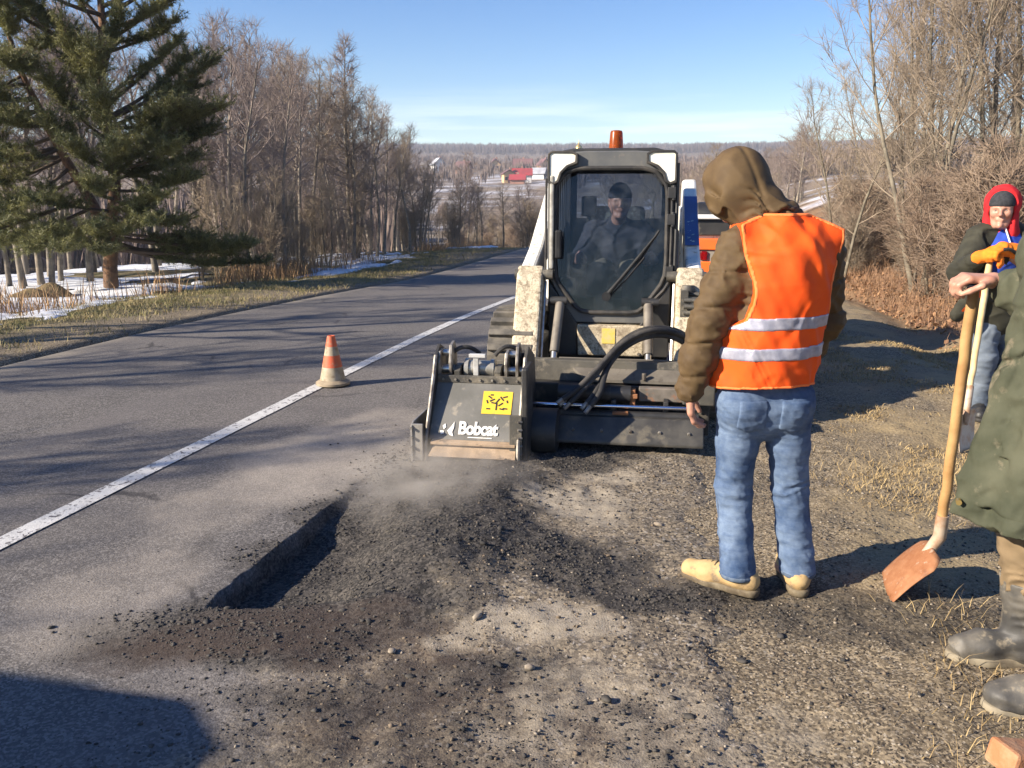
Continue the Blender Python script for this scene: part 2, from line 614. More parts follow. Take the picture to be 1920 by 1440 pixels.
ground = link('ground', ground_me, None, ground_material())
tag(ground, 'earth shoulder, verges and fields', None, None, 'structure')

# ------------------------------------------------------------------ road with the milled slot
TR_L, TR_R, TR_S = -1.83, -1.12, 2.76       # left lip, right side, near end of the slot


def slot(l, s):
    """depth of the milled slot below the road"""
    wob = (fbm(s * 4, s * 0 + 1, 3, 61) - 0.5) * 0.045 + (fbm(s * 17, s * 0 + 4, 2, 62) - 0.5) * 0.02
    wob2 = (fbm(l * 5, l * 0 + 8, 3, 63) - 0.5) * 0.10
    soft = .06 * sstep(3.5, 4.2, s)
    wob = wob + (fbm(s * 9, s * 0 + 2, 3, 60) - .5) * .05 * sstep(3.3, 4.0, s)
    left = sstep(-0.006, 1.0, (l - TR_L - wob) / (0.012 + soft))
    # the right side is buried under loose millings
    right = 1 - sstep(-1.52, -1.20, l + .17 * sstep(3.1, 4.3, s) + (fbm(l * 6, s * 6, 3, 64) - 0.5) * 0.12)
    nearend = sstep(TR_S + wob2 - 0.01, TR_S + wob2 + 0.03, s - 0.25 * (l - TR_L))
    farend = 1 - sstep(5.6, 5.9, s)
    return (0.105 - .100 * sstep(3.5, 4.35, s + (fbm(l * 4, s * 4, 3, 65) - .5) * .4)) * left * right * nearend * farend


def mound(l, s):
    """loose millings thrown beside the slot"""
    m = np.exp(-((l + 1.05) / 0.30) ** 2) * sstep(2.55, 3.3, s) * (1 - sstep(4.5, 5.2, s)) * 0.055
    m += np.exp(-((l + 1.45) / 0.35) ** 2 - ((s - 2.55) / 0.20) ** 2) * 0.025
    m += np.exp(-((l + 0.75) / 0.5) ** 2 - ((s - 3.3) / 0.55) ** 2) * 0.03
    return m * (0.45 + 1.1 * fbm(l * 5, s * 5, 4, 66))


def road_z(Lg, Sg, X, Y):
    z = road_base(Lg, Sg) + 0.0
    rough = sstep(-1.75, -1.0, Lg) * (1 - sstep(7, 9, Sg))
    z = z - slot(Lg, Sg) + mound(Lg, Sg)
    z += rough * ((fbm(X * 11, Y * 11, 4, 67) - 0.5) * 0.030 + (fbm(X * 38, Y * 38, 2, 68) - 0.5) * 0.014)
    z += (fbm(X * 0.8, Y * 0.8, 3, 69) - 0.5) * 0.012
    # broken right edge sinks under the shoulder, left edge is a low lip
    z -= sstep(0.0, 0.70, Lg + (fbm(X * 3.3, Y * 3.3, 4, 70) - 0.5) * 0.6) * 0.13
    z += 0.03
    z -= 0.07 * sstep(-6.42, -6.52, Lg) 
    return z - 0.03


ra = axis([(-6.62, -6.38, 0.03), (-6.38, -3.2, 0.16), (-3.2, -2.3, 0.06), (-2.3, -1.95, 0.03), (-1.95, -1.70, 0.008), (-1.70, -0.2, 0.022), (-0.2, 0.75, 0.03)])
rs = np.concatenate([grow(1.3, -40, 0.1, 1.2)[::-1][:-1], axis([(1.3, 6.2, 0.022), (6.2, 9, 0.07), (9, 16, 0.2), (16, 66, 0.8)])])
road_me, rl, rsv, rx, ry = grid_mesh('road', ra, rs, road_z)
_sl = np.clip(slot(rl, rsv) / 0.125, 0, 1)
attr(road_me, 'zone', [blobs(rx, ry, DUST, 4), np.maximum(np.maximum(blobs(rx, ry, MILL, 2), _sl) , 0), blobs(rx, ry, SAND, 1)])
attr(road_me, 'zone2', [blobs(rx, ry, BROWN, 6), sstep(-1.7, -0.75, rl + (fbm(rx * 2, ry * 2, 3, 8) - .5) * 0.5) * (1 - sstep(6.5, 9, rsv)), sstep(-6.1, -6.5, rl + (fbm(rsv * 1.1, rsv * 0, 3, 15) - .5) * 0.5)])


def road_material():
    m, t, b = new_mat('worn_asphalt')
    dust, mill, sand, _ = zone_inputs(t, 'zone')
    brown, grit, edge, _ = zone_inputs(t, 'zone2')
    v = voronoi(t, 120, out='Color')
    sp = _n(t, 'ShaderNodeSeparateColor'); t.links.new(v, sp.inputs[0])
    c = mixc(t, maprange(t, sp.outputs[0], 0.35, 1.0), (0.082, 0.075, 0.069), (0.238, 0.218, 0.198))
    # wheel-track and patch variation, stretched along the road
    tcn = _n(t, 'ShaderNodeTexCoord')
    mp_ = _n(t, 'ShaderNodeMapping')
    mp_.inputs['Rotation'].default_value = (0, 0, A_ROAD)
    t.links.new(tcn.outputs['Object'], mp_.inputs['Vector'])
    mp2 = _n(t, 'ShaderNodeMapping'); mp2.inputs['Scale'].default_value = (1.5, 0.12, 1)
    t.links.new(mp_.outputs[0], mp2.inputs['Vector'])
    tr = noise(t, 1.0, 5, 0.6, mp2.outputs[0])
    c = mixc(t, maprange(t, tr, 0.38, 0.65, 0.0, 0.45), c, (0.165, 0.148, 0.138))
    c = mixc(t, maprange(t, noise(t, 0.9, 5, 0.6), 0.50, 0.68, 0.0, 0.4), c, (0.085, 0.079, 0.079))
    # hairline cracks and tar-dark stains
    wn = _n(t, 'ShaderNodeTexNoise'); wn.inputs['Scale'].default_value = 2.2; wn.inputs['Detail'].default_value = 5
    t.links.new(tcn.outputs['Object'], wn.inputs['Vector'])
    va = _n(t, 'ShaderNodeVectorMath'); va.operation = 'MULTIPLY_ADD'
    va.inputs[1].default_value = (0.5, 0.5, 0)
    t.links.new(wn.outputs['Color'], va.inputs[0]); t.links.new(tcn.outputs['Object'], va.inputs[2])
    ck = voronoi(t, 0.55, 'DISTANCE_TO_EDGE', 1.0, va.outputs[0])
    ckm = math_(t, 'MULTIPLY', maprange(t, ck, 0.010, 0.003), maprange(t, noise(t, 0.8, 3), 0.50, 0.60))
    c = mixc(t, math_(t, 'MULTIPLY', ckm, 0.75), c, (0.035, 0.032, 0.032))
    c = mixc(t, maprange(t, noise(t, 2.6, 5, 0.7), 0.62, 0.72, 0, 0.45), c, (0.06, 0.055, 0.055))
    # gritty spread towards the broken edge
    v2 = voronoi(t, 90, out='Color')
    sp2 = _n(t, 'ShaderNodeSeparateColor'); t.links.new(v2, sp2.inputs[0])
    gr = mixc(t, maprange(t, sp2.outputs[0], 0.2, 0.95), (0.115, 0.093, 0.066), (0.325, 0.264, 0.182))
    gr = mixc(t, maprange(t, sp2.outputs[1], 0.86, 0.93), gr, (0.035, 0.031, 0.028))
    gr = mixc(t, maprange(t, sp2.outputs[2], 0.93, 0.97), gr, (0.36, 0.32, 0.27))
    c = mixc(t, math_(t, 'MULTIPLY', breakup(t, grit, 6, 0.5), 0.9), c, gr)
    ml = mixc(t, maprange(t, sp2.outputs[1], 0.25, 1.0), (0.024, 0.022, 0.020), (0.105, 0.092, 0.078))
    c = mixc(t, breakup(t, math_(t, 'MULTIPLY', mill, 1.35), 8, 0.5), c, ml)
    c = mixc(t, math_(t, 'MULTIPLY', breakup(t, brown, 5, 0.6), 0.8), c, (0.062, 0.043, 0.032))
    c = mixc(t, math_(t, 'MULTIPLY', breakup(t, dust, 4, 0.8), 0.85), c, mixc(t, sp.outputs[1], (0.29, 0.25, 0.205), (0.41, 0.36, 0.30)))
    c = mixc(t, math_(t, 'MULTIPLY', breakup(t, sand, 7), 0.9), c, mixc(t, maprange(t, noise(t, 45, 6, 0.7), 0.3, 0.7), (0.235, 0.195, 0.140), (0.42, 0.362, 0.278)))
    c = mixc(t, math_(t, 'MULTIPLY', edge, 0.85), c, mixc(t, noise(t, 25, 5, 0.7), (0.17, 0.14, 0.105), (0.36, 0.315, 0.25)))
    t.links.new(c, b.inputs['Base Color'])
    b.inputs['Roughness'].default_value = 0.82
    b.inputs['Specular IOR Level'].default_value = 0.25
    hh = math_(t, 'ADD', math_(t, 'MULTIPLY', voronoi(t, 130), -1.0), noise(t, 60, 4, 0.7))
    bump(t, b, hh, 0.28, 0.006)
    return m


road = link('road', road_me, None, road_material())
tag(road, 'two-lane asphalt road with a freshly milled slot', None, None, 'structure')

# worn white centre line
la2 = axis([(-3.165, -3.045, 0.03)])
ss2 = np.concatenate([axis([(-6, 1.3, 0.3), (1.3, 9, 0.06), (9, 50, 0.4)])])
line_me, _, _, _, _ = grid_mesh('road_marking', la2, ss2, lambda l, s, x, y: road_base(l, s) + (fbm(x * 0.8, y * 0.8, 3, 69) - 0.5) * 0.012 + 0.006)


def line_material():
    m, t, b = new_mat('worn_white_paint')
    v = voronoi(t, 60, out='Color')
    sp = _n(t, 'ShaderNodeSeparateColor'); t.links.new(v, sp.inputs[0])
    wear = maprange(t, math_(t, 'ADD', math_(t, 'MULTIPLY', sp.outputs[0], 0.5), noise(t, 9, 6, 0.7)), 0.90, 0.99)
    c = mixc(t, wear, mixc(t, noise(t, 20, 5), (0.42, 0.41, 0.39), (0.66, 0.65, 0.62)), (0.12, 0.11, 0.11))
    t.links.new(c, b.inputs['Base Color'])
    b.inputs['Roughness'].default_value = 0.8
    bump(t, b, noise(t, 120, 4), 0.4, 0.01)
    return m


tag(link('road_marking', line_me, None, line_material()), 'solid white centre line worn along the asphalt', None, None, 'structure')

# ------------------------------------------------------------------ snow lying behind the left verge
def snow_z(l, s, x, y):
    f = fbm(l * 0.35, s * 0.22, 4, 81) * 0.65 + fbm(l * 1.4, s * 1.1, 3, 82) * 0.35
    lim = 0.525 - 0.14 * sstep(9.2, 12.5, -l) * sstep(24, 15, s) + 0.5 * sstep(8.9, 8.3, -l)
    lim = lim - 0.10 * sstep(16, 12, s) * sstep(9.0, 10.5, -l)
    return terrain(x, y) + np.clip((f - lim) * 0.9, -0.3, 0.07)


sm, _, _, _, _ = grid_mesh('snow', axis([(-13.5, -8.2, 0.06), ]), axis([(5, 30, 0.09), (30, 46, 0.3)]), snow_z)
snow_m = mat('old_snow', (0.72, 0.74, 0.78), 0.6, 0, (0.50, 0.49, 0.47), 4.0, 0.45, 0.75, bmp=0.5, bscale=14, bdist=0.03, dirt=(0.32, 0.27, 0.20), dirt_amt=0.12, dscale=7)
tag(link('snow', sm, None, snow_m), 'thin patches of old snow behind the left verge', None, None, 'structure')
sm2, _, _, _, _ = grid_mesh('snow', np.linspace(-42, -13.2, 90), axis([(5, 70, 0.5)]), lambda l, s, x, y: terrain(x, y) + np.clip((fbm(l * 0.3, s * 0.3, 4, 83) - 0.53) * 0.5, -0.2, 0.06))
tag(link('snow', sm2, None, snow_m), 'old snow lying among the trees of the left wood', None, None, 'structure')


def gz(x, y):
    return float(terrain(np.array([x]), np.array([y]))[0])
# ------------------------------------------------------------------ trees
class Twigs:
    """fast collector of tapered tubes"""
    def __init__(s): s.V = []; s.F = []; s.n = 0

    def tube(s, P, rad, n):
        P = np.asarray(P, dtype=np.float64); k = len(P)
        T = np.empty_like(P); T[1:-1] = P[2:] - P[:-2]; T[0] = P[1] - P[0]; T[-1] = P[-1] - P[-2]
        T /= np.maximum(np.sqrt((T * T).sum(1))[:, None], 1e-9)
        up = np.array([0.31, 0.17, 0.93]) if abs(T[0, 2]) < 0.9 else np.array([0.95, 0.2, 0.1])
        a = np.cross(T, up); a /= np.sqrt((a * a).sum(1))[:, None]
        b = np.cross(T, a)
        ang = np.arange(n) * 2 * math.pi / n
        rad = np.asarray(rad)[:, None, None]
        V = P[:, None, :] + rad * (np.cos(ang)[None, :, None] * a[:, None, :] + np.sin(ang)[None, :, None] * b[:, None, :])
        i = np.arange(k - 1)[:, None] * n; j = np.arange(n)[None, :]; m = (j + 1) % n
        F = np.stack([i + j, i + m, i + n + m, i + n + j], -1).reshape(-1, 4) + s.n
        s.V.append(V.reshape(-1, 3)); s.F.append(F); s.n += k * n

    def mesh(s, name):
        return np_mesh(name, np.concatenate(s.V), np.concatenate(s.F), True)


def grow_line(rng, p, d, length, k, wander, lift):
    d = np.array(d, float); d /= np.linalg.norm(d)
    P = [np.array(p, float)]
    for i in range(k):
        d = d + rng.normal(0, wander, 3); d[2] += lift
        d /= np.linalg.norm(d)
        P.append(P[-1] + d * length / k)
    return np.array(P)


def along(P, t):
    x = t * (len(P) - 1); i = min(int(x), len(P) - 2); f = x - i
    return P[i] * (1 - f) + P[i + 1] * f, P[i + 1] - P[i]


def bare_tree(seed, H, r0, first=0.3, nb=46, blen=0.30, spread=0.85, nsub=8, ntw=4, lift=0.10, spire=False, stems=1, lean=0.03, twig=0.004, tw_len=0.32):
    rng = np.random.default_rng(seed)
    tr, cr = Twigs(), Twigs()
    for st in range(stems):
        if stems == 1:
            d0 = np.array([rng.normal(0, lean), rng.normal(0, lean), 1.0]); hh = H; rr = r0; base = np.zeros(3)
        else:
            a = st * 6.283 / stems + rng.uniform(-0.4, 0.4); q = rng.uniform(0.08, 0.22)
            d0 = np.array([math.cos(a) * q, math.sin(a) * q, 1.0]); hh = H * rng.uniform(0.75, 1.0); rr = r0 * rng.uniform(0.6, 1.0)
            base = np.array([math.cos(a), math.sin(a), 0]) * r0 * 0.8
        T = grow_line(rng, base + [0, 0, -0.25], d0, hh + 0.25, 14, 0.035 if stems == 1 else 0.045, 0.03 if stems == 1 else 0.004)
        tt = np.linspace(0, 1, 15)
        Rt = rr * (1 - tt) ** 0.8 * 0.95 + 0.006
        Rt[0] *= 1.25
        tr.tube(T, Rt, 8)
        for ib in range(nb):
            t = first + (1 - first) * ((ib + rng.uniform(0, 1)) / nb) ** 0.9
            t = min(t, 0.985)
            p, td = along(T, t)
            az = ib * 2.4 + rng.uniform(-0.6, 0.6)
            rel = (t - first) / (1 - first)
            if spire:
                L = hh * blen * (1 - rel) ** 0.85 * rng.uniform(0.7, 1.1) + 0.12
                el = 0.15 + 0.45 * rel
            else:
                prof = 0.55 + 0.75 * math.sin(math.pi * min(1, rel * 1.05) ** 0.8) if rel < 0.95 else 0.4
                L = hh * blen * prof * rng.uniform(0.55, 1.1) * (1.0 if rel < 0.7 else 0.75)
                el = (0.35 + 0.6 * rel) * rng.uniform(0.8, 1.2)
            d = np.array([math.cos(az) * math.cos(el) * spread, math.sin(az) * math.cos(el) * spread, math.sin(el)])
            B = grow_line(rng, p, d, L, 5, 0.10, lift if not spire else 0.03)
            rb = min(rr * 0.35 * (1 - 0.6 * rel), 0.012 * L + 0.006)
            cr.tube(B, np.linspace(rb, twig, 6), 4)
            ns = max(3, int(nsub * (0.4 + L / (hh * blen))))
            for isb in range(ns):
                tb = rng.uniform(0.2, 1.0)
                p2, bd = along(B, tb)
                d2 = bd / np.linalg.norm(bd) + rng.normal(0, 0.55, 3)
                L2 = L * rng.uniform(0.22, 0.5) * (1.15 - 0.5 * tb)
                S = grow_line(rng, p2, d2, L2, 3, 0.13, lift)
                cr.tube(S, np.linspace(max(rb * 0.4, twig * 1.3), twig * 0.8, 4), 3)
                for _ in range(ntw):
                    p3, sd = along(S, rng.uniform(0.15, 1.0))
                    d3 = sd / np.linalg.norm(sd) + rng.normal(0, 0.6, 3)
                    L3 = tw_len * rng.uniform(0.5, 1.25)
                    cr.tube(grow_line(rng, p3, d3, L3, 2, 0.16, 0.05), [twig, twig * 0.85, twig * 0.5], 3)
    return tr.mesh('trunk'), cr.mesh('crown')


bark_alder = mat('alder_bark', (0.17, 0.145, 0.115), 0.9, 0, (0.31, 0.26, 0.195), 5.0, 0.45, 0.65, bmp=0.5, bscale=30)
twig_purple = mat('alder_twigs', (0.225, 0.175, 0.155), 0.85, 0, (0.30, 0.24, 0.205), 0.8, 0.4, 0.6)
twig_brown = mat('brown_twigs', (0.25, 0.195, 0.14), 0.85, 0, (0.34, 0.27, 0.195), 0.9, 0.4, 0.6)
bark_olive = mat('olive_bark', (0.125, 0.105, 0.075), 0.9, 0, (0.215, 0.185, 0.135), 4.0, 0.42, 0.62, bmp=0.5, bscale=30)
twig_red = mat('thicket_twigs', (0.235, 0.165, 0.115), 0.85, 0, (0.32, 0.235, 0.165), 1.2, 0.4, 0.6)


def proto(name, meshes, mats):
    tm, cm = meshes
    tm.materials.append(mats[0]); cm.materials.append(mats[1])
    return (name, tm, cm)


def plant(pr, x, y, scale, rz, label, cat='tree', group=None, z=None, sx=1.0, tilt=(0, 0)):
    name, tm, cm = pr
    o = empty(name, (x, y, (gz(x, y) if z is None else z)), rz, label, cat, group)
    o.rotation_euler = (tilt[0], tilt[1], rz)
    o.scale = (scale * sx, scale * sx, scale)
    link('trunk', tm, o); link('crown', cm, o)
    return o


alders = [proto('alder_tree', bare_tree(100 + i, 7.2, 0.085, first=[0.30, 0.36, 0.28, 0.42, 0.33][i], nb=[38, 32, 42, 30, 36][i], blen=[0.18, 0.155, 0.17, 0.15, 0.19][i], nsub=7, ntw=5, twig=0.0040, tw_len=0.34), (bark_alder, twig_purple if i % 2 == 0 else twig_brown)) for i in range(5)]
spire_t = proto('alder_tree', bare_tree(140, 7.4, 0.085, first=0.16, nb=80, blen=0.22, nsub=10, ntw=5, spire=True, twig=0.005), (bark_alder, twig_purple))
saplings = [proto('bare_sapling', bare_tree(160 + i, 3.6, 0.028, first=0.12, nb=26, blen=0.24, nsub=5, ntw=4, stems=[1, 3, 2][i], twig=0.004), (bark_olive, twig_brown)) for i in range(3)]
shrubs = [proto('bare_shrub', bare_tree(180 + i, 2.1, 0.022, first=0.10, nb=20, blen=0.34, nsub=6, ntw=5, stems=5, twig=0.0036, tw_len=0.26), (bark_olive, twig_red if i else twig_brown)) for i in range(3)]

rnd = random.Random(7)
GRP_L = 'bare alders in the roadside wood'
# the row at the front of the wood, followed by deeper rows
def skyline(x, y):
    """height a crown may reach: the wood's outline falls away along the road"""
    px = 960 + 1638 * x / y
    top = np.interp(px, [-400, 330, 450, 560, 620, 700, 740, 775, 800, 960], [-60, 40, 62, 112, 150, 182, 232, 280, 318, 345])
    return CAM_H - gz(x, y) + (370 - top) / 1638 * y


front = []
s = 15.0
while s < 50:
    l = -10.6 - rnd.uniform(0, 1.4) + 0.035 * max(0, s - 20)
    front.append((l, s))
    s += rnd.uniform(0.6, 1.35) * (1 if s < 32 else 2.2)
LAB_FRONT = 'slender bare alder in the front rank of the wood across the road'
LAB_BACK = 'bare alder deeper in the wood across the road'
def alder_at(x, y, k, lab, grp):
    sc = skyline(x, y) * rnd.uniform(0.80, 1.0) / 7.2
    return plant(alders[k], x, y, sc, rnd.uniform(0, 6.28), lab, 'tree', grp, sx=rnd.uniform(0.9, 1.15) * (1.0 if sc > .55 else 1.3), tilt=(rnd.gauss(0, 0.03), rnd.gauss(0, 0.03)))
for i, (l, s) in enumerate(front):
    x, y = LS(l, s)
    if s < 19.2 and l > -13: continue          # the pine stands here
    alder_at(x, y, rnd.randrange(5), LAB_FRONT, GRP_L)
for i in range(70):
    s = rnd.uniform(16, 44); l = -12.6 - abs(rnd.gauss(0, 1)) * 4.0 - rnd.uniform(0, 3)
    x, y = LS(l, s)
    alder_at(x, y, rnd.randrange(5), LAB_BACK, 'bare alders behind the front rank')
# the tall one with the pointed crown
x, y = -4.98, 27.6
plant(spire_t, x, y, 0.90, 0.7, 'tallest alder of the wood, with a narrow pointed crown above its neighbours', 'tree')
for i in range(48):
    s = rnd.uniform(17.5, 40); l = -10.1 - abs(rnd.gauss(0, 1.1))
    x, y = LS(l, s)
    plant(saplings[rnd.randrange(3)], x, y, rnd.uniform(0.35, 0.8), rnd.uniform(0, 6.28), 'thin bare sapling at the foot of the wood across the road', 'sapling', 'saplings along the front of the wood')
# trees left of the picture, whose shadows lie on the road
for (l, s, sc, k) in ((-11.0, 3.4, 0.85, 0), (-12.5, 6.0, 0.95, 2), (-11.4, 8.6, 0.8, 4), (-13.5, 11.0, 1.0, 1), (-14.0, 1.0, 1.1, 0), (-10.8, 0.2, .72, 3), (-11.6, -2.0, .85, 1), (-12.5, -4.2, .9, 4)):
    x, y = LS(l, s)
    plant(alders[k], x, y, sc, rnd.uniform(0, 6.28), 'bare alder beside the road to the left of the picture', 'tree', 'alders left of the picture')

# trees and houses seen at the end of the road and up the valley
GF = 'bare trees down the road'
for i, (az, r, sc) in enumerate([(-3.4, 62, 1.05), (-2.2, 70, 0.55), (-1.0, 76, 0.5), (-0.4, 72, 0.45), (-4.9, 70, .6), (0.4, 110, .5)]):
    x, y = r * math.sin(R(az)), r * math.cos(R(az))
    plant(alders[i % 5], x, y, sc, rnd.uniform(0, 6.28), 'bare tree standing in the valley at the end of the road', 'tree', GF, sx=1.2)
x, y = 0.9, 46.0
plant(shrubs[0], x, y, 1.25, 0.4, 'rounded bare bush beside the far end of the road', 'bush', sx=1.25)
for i in range(18):
    az = rnd.uniform(-5, 3); r = rnd.uniform(48, 120)
    x, y = r * math.sin(R(az)), r * math.cos(R(az))
    plant(shrubs[i % 3], x, y, rnd.uniform(0.7, 1.2), rnd.uniform(0, 6.28), 'small bare bush on the snowy field beyond the road', 'bush', 'bushes on the far field', sx=1.3)
# brown belt of trees behind the machine, to the right of the road
for i in range(64):
    az = rnd.uniform(6.5, 18.5); r = rnd.uniform(46, 125)
    x, y = r * math.sin(R(az)), r * math.cos(R(az))
    plant(alders[i % 5], x, y, rnd.uniform(0.55, 0.95) * (0.62 + r / 190), rnd.uniform(0, 6.28), 'bare tree in the brown belt behind the machine', 'tree', 'trees of the belt behind the machine', sx=1.45)

# right side: big multi-stemmed trees over a thicket
bigs = [proto('bare_tree', bare_tree(210, 8.6, 0.078, first=0.22, nb=24, blen=0.24, spread=.7, nsub=9, ntw=5, stems=3, twig=0.0036, lift=0.13, tw_len=0.36), (bark_olive, twig_brown)),
        proto('bare_tree', bare_tree(211, 7.6, 0.062, first=0.2, nb=28, blen=0.24, spread=.7, nsub=9, ntw=5, stems=2, twig=0.0036, lift=0.12, tw_len=0.36), (bark_olive, twig_brown)),
        proto('bare_tree', bare_tree(212, 9.2, 0.08, first=0.24, nb=22, blen=0.25, spread=.7, nsub=9, ntw=5, stems=4, twig=0.0036, lift=0.13, tw_len=0.36), (bark_olive, twig_brown))]
for pr, x, y, sc, rz, lab in (
        (bigs[0], 7.25, 15.2, 0.80, 0.3, 'bare tree rising directly behind the vest worker, nearest the road on the right'),
        (bigs[2], 8.5, 15.2, 0.95, 1.9, 'tall many-stemmed bare tree behind the man in the red hood'),
        (bigs[1], 7.5, 19.5, 0.70, 2.8, 'slim forked bare tree at the left end of the right-hand thicket'),
        (bigs[0], 10.0, 17.0, 1.0, 4.1, 'big bare tree leaning in from the right edge of the picture'),
        (bigs[2], 9.6, 21.0, 0.95, 0.9, 'pale many-stemmed bare tree standing deep in the right-hand thicket'),
        (bigs[1], 10.2, 24.5, 0.72, 5.2, 'small bare tree behind the right-hand thicket, low against the sky'),
        (bigs[1], 12.6, 21.5, 1.2, 3.5, 'tall bare tree partly outside the right edge of the picture'),
        (bigs[0], 8.9, 18.2, 0.85, 2.2, 'middle-sized bare tree filling the gap between the two tallest right-hand trees'),
        (bigs[2], 11.2, 19.2, 0.95, 5.0, 'bushy bare tree over the green-coat man at the right edge'),
        (bigs[1], 7.9, 16.8, 0.62, 4.0, 'thin low bare tree just right of the vest worker')):
    plant(pr, x, y, sc, rz, lab, 'tree')
for i in range(64):
    y = rnd.uniform(12.0, 34); x = y * rnd.uniform(0.36, 0.68)
    l = x * N[0] + y * N[1]
    if l < 3.6: continue
    plant(shrubs[i % 3], x, y, rnd.uniform(0.65, 1.15), rnd.uniform(0, 6.28), 'tangled red-brown shrub in the thicket on the right bank', 'shrub', 'shrubs of the right-hand thicket', sx=1.15)

# ------------------------------------------------------------------ pines
pine_bark = mat('pine_bark', (0.13, 0.075, 0.045), 0.9, 0, (0.27, 0.14, 0.07), 6.0, 0.4, 0.6, bmp=0.8, bscale=22, bdist=0.03, dirt=(0.08, 0.055, 0.04), dirt_amt=0.35, dscale=3.0)


def needle_material():
    m, t, b = new_mat('pine_needles')
    c = mixc(t, maprange(t, noise(t, 1.6, 4), 0.35, 0.65), (0.065, 0.083, 0.032), (0.25, 0.24, 0.085))
    c = mixc(t, maprange(t, noise(t, 30, 2), 0.5, 0.75, 0, 0.6), c, (0.25, 0.21, 0.07))
    t.links.new(c, b.inputs['Base Color'])
    b.inputs['Roughness'].default_value = 0.55
    tr = _n(t, 'ShaderNodeBsdfTranslucent')
    t.links.new(c, tr.inputs['Color'])
    mx = _n(t, 'ShaderNodeMixShader'); mx.inputs[0].default_value = 0.2
    t.links.new(b.outputs[0], mx.inputs[1]); t.links.new(tr.outputs[0], mx.inputs[2])
    t.links.new(mx.outputs[0], t.nodes['Material Output'].inputs['Surface'])
    return m


needles = needle_material()


def make_pine(base, trunks, limbs, seed, label, tuft_n=70, name='pine_tree', infill=0):
    """trunks: list of polylines with radii; limbs: (trunk, t, end point, size of the spray)"""
    rng = np.random.default_rng(seed)
    base = np.array(base)
    root = empty(name, tuple(base), 0, label, 'tree')
    tw = Twigs(); lb = Twigs()
    TP = []
    for pts, r0, r1 in trunks:
        P = np.array(pts, float) - base
        k = 14
        tt = np.linspace(0, 1, len(P)); t2 = np.linspace(0, 1, k)
        Q = np.stack([np.interp(t2, tt, P[:, i]) for i in range(3)], 1) + rng.normal(0, 0.025, (k, 3))
        TP.append(Q)
        tw.tube(Q, np.linspace(r0, r1, k), 9)
    tip_p, tip_d = [], []
    limbs = list(limbs)
    for (ti, t, end, size) in list(limbs)[:infill]:
        e = np.array(end, float) + rng.normal(0, .55, 3) * np.array([1, 1, .6])
        limbs.append((ti, min(.97, max(.1, t + rng.uniform(-.05, .05))), e, size * rng.uniform(.6, .9)))
    for (ti, t, end, size) in limbs:
        p, _ = along(TP[ti], t)
        e = np.array(end, float) - base
        d = e - p; L = np.linalg.norm(d)
        mid = p + d * 0.5 + np.array([0, 0, -0.06 * L]) + rng.normal(0, 0.05 * L, 3)
        tq = np.linspace(0, 1, 7)[:, None]
        B = (1 - tq) ** 2 * p + 2 * tq * (1 - tq) * mid + tq ** 2 * e
        lb.tube(B, np.linspace(0.018 + 0.014 * L, 0.008, 7), 5)
        size = size * (.72 if e[2] > 4.4 else 1.0)
        for k in range(int(tuft_n * size)):
            tb = 0.30 + 0.70 * rng.uniform(0, 1) ** .6
            q, bd = along(B, tb)
            bd = bd / np.linalg.norm(bd)
            off = rng.normal(0, 1, 3); off /= np.linalg.norm(off); off[2] = off[2] * 0.35 + 0.30
            ll = size * rng.uniform(0.10, 0.72) * (0.75 + 0.25 * tb)
            d2 = bd * 0.6 + off
            S = grow_line(rng, q, d2, ll, 3, 0.12, 0.06)
            lb.tube(S, [0.006, 0.005, 0.004, 0.003], 3)
            dd = S[-1] - S[-2]; dd /= np.linalg.norm(dd)
            tip_p.append(S[-1]); tip_d.append(dd)
            tip_p.append(S[2]); tip_d.append(dd)
            tip_p.append((S[1] + S[2]) / 2); tip_d.append(dd + rng.normal(0, 0.3, 3))
    tip_p = np.array(tip_p); tip_d = np.array(tip_d)
    link('trunk', tw.mesh('trunk'), root, pine_bark)
    link('limbs', lb.mesh('limbs'), root, mat('pine_limbs', (0.10, 0.07, 0.05), 0.9))
    # needles: fans of thin blades pointing forward from each shoot
    nn = 22
    n = len(tip_p)
    P = np.repeat(tip_p, nn, 0); D = np.repeat(tip_d, nn, 0)
    rv = rng.normal(0, 1, P.shape)
    dirs = D * 0.42 + rv * 0.72 + np.array([0, 0, .18]); dirs /= np.linalg.norm(dirs, axis=1)[:, None]
    P = P - D * rng.uniform(0.0, 0.10, (len(P), 1))
    ln = rng.uniform(0.06, 0.115, (len(P), 1))
    side = np.cross(dirs, rng.normal(0, 1, P.shape)); side /= np.linalg.norm(side, axis=1)[:, None]
    wd = 0.0052
    V = np.stack([P - side * wd, P + side * wd, P + dirs * ln], 1).reshape(-1, 3)
    F = np.arange(len(V)).reshape(-1, 3)
    link('crown', np_mesh('crown', V, F, False), root, needles)
    return root


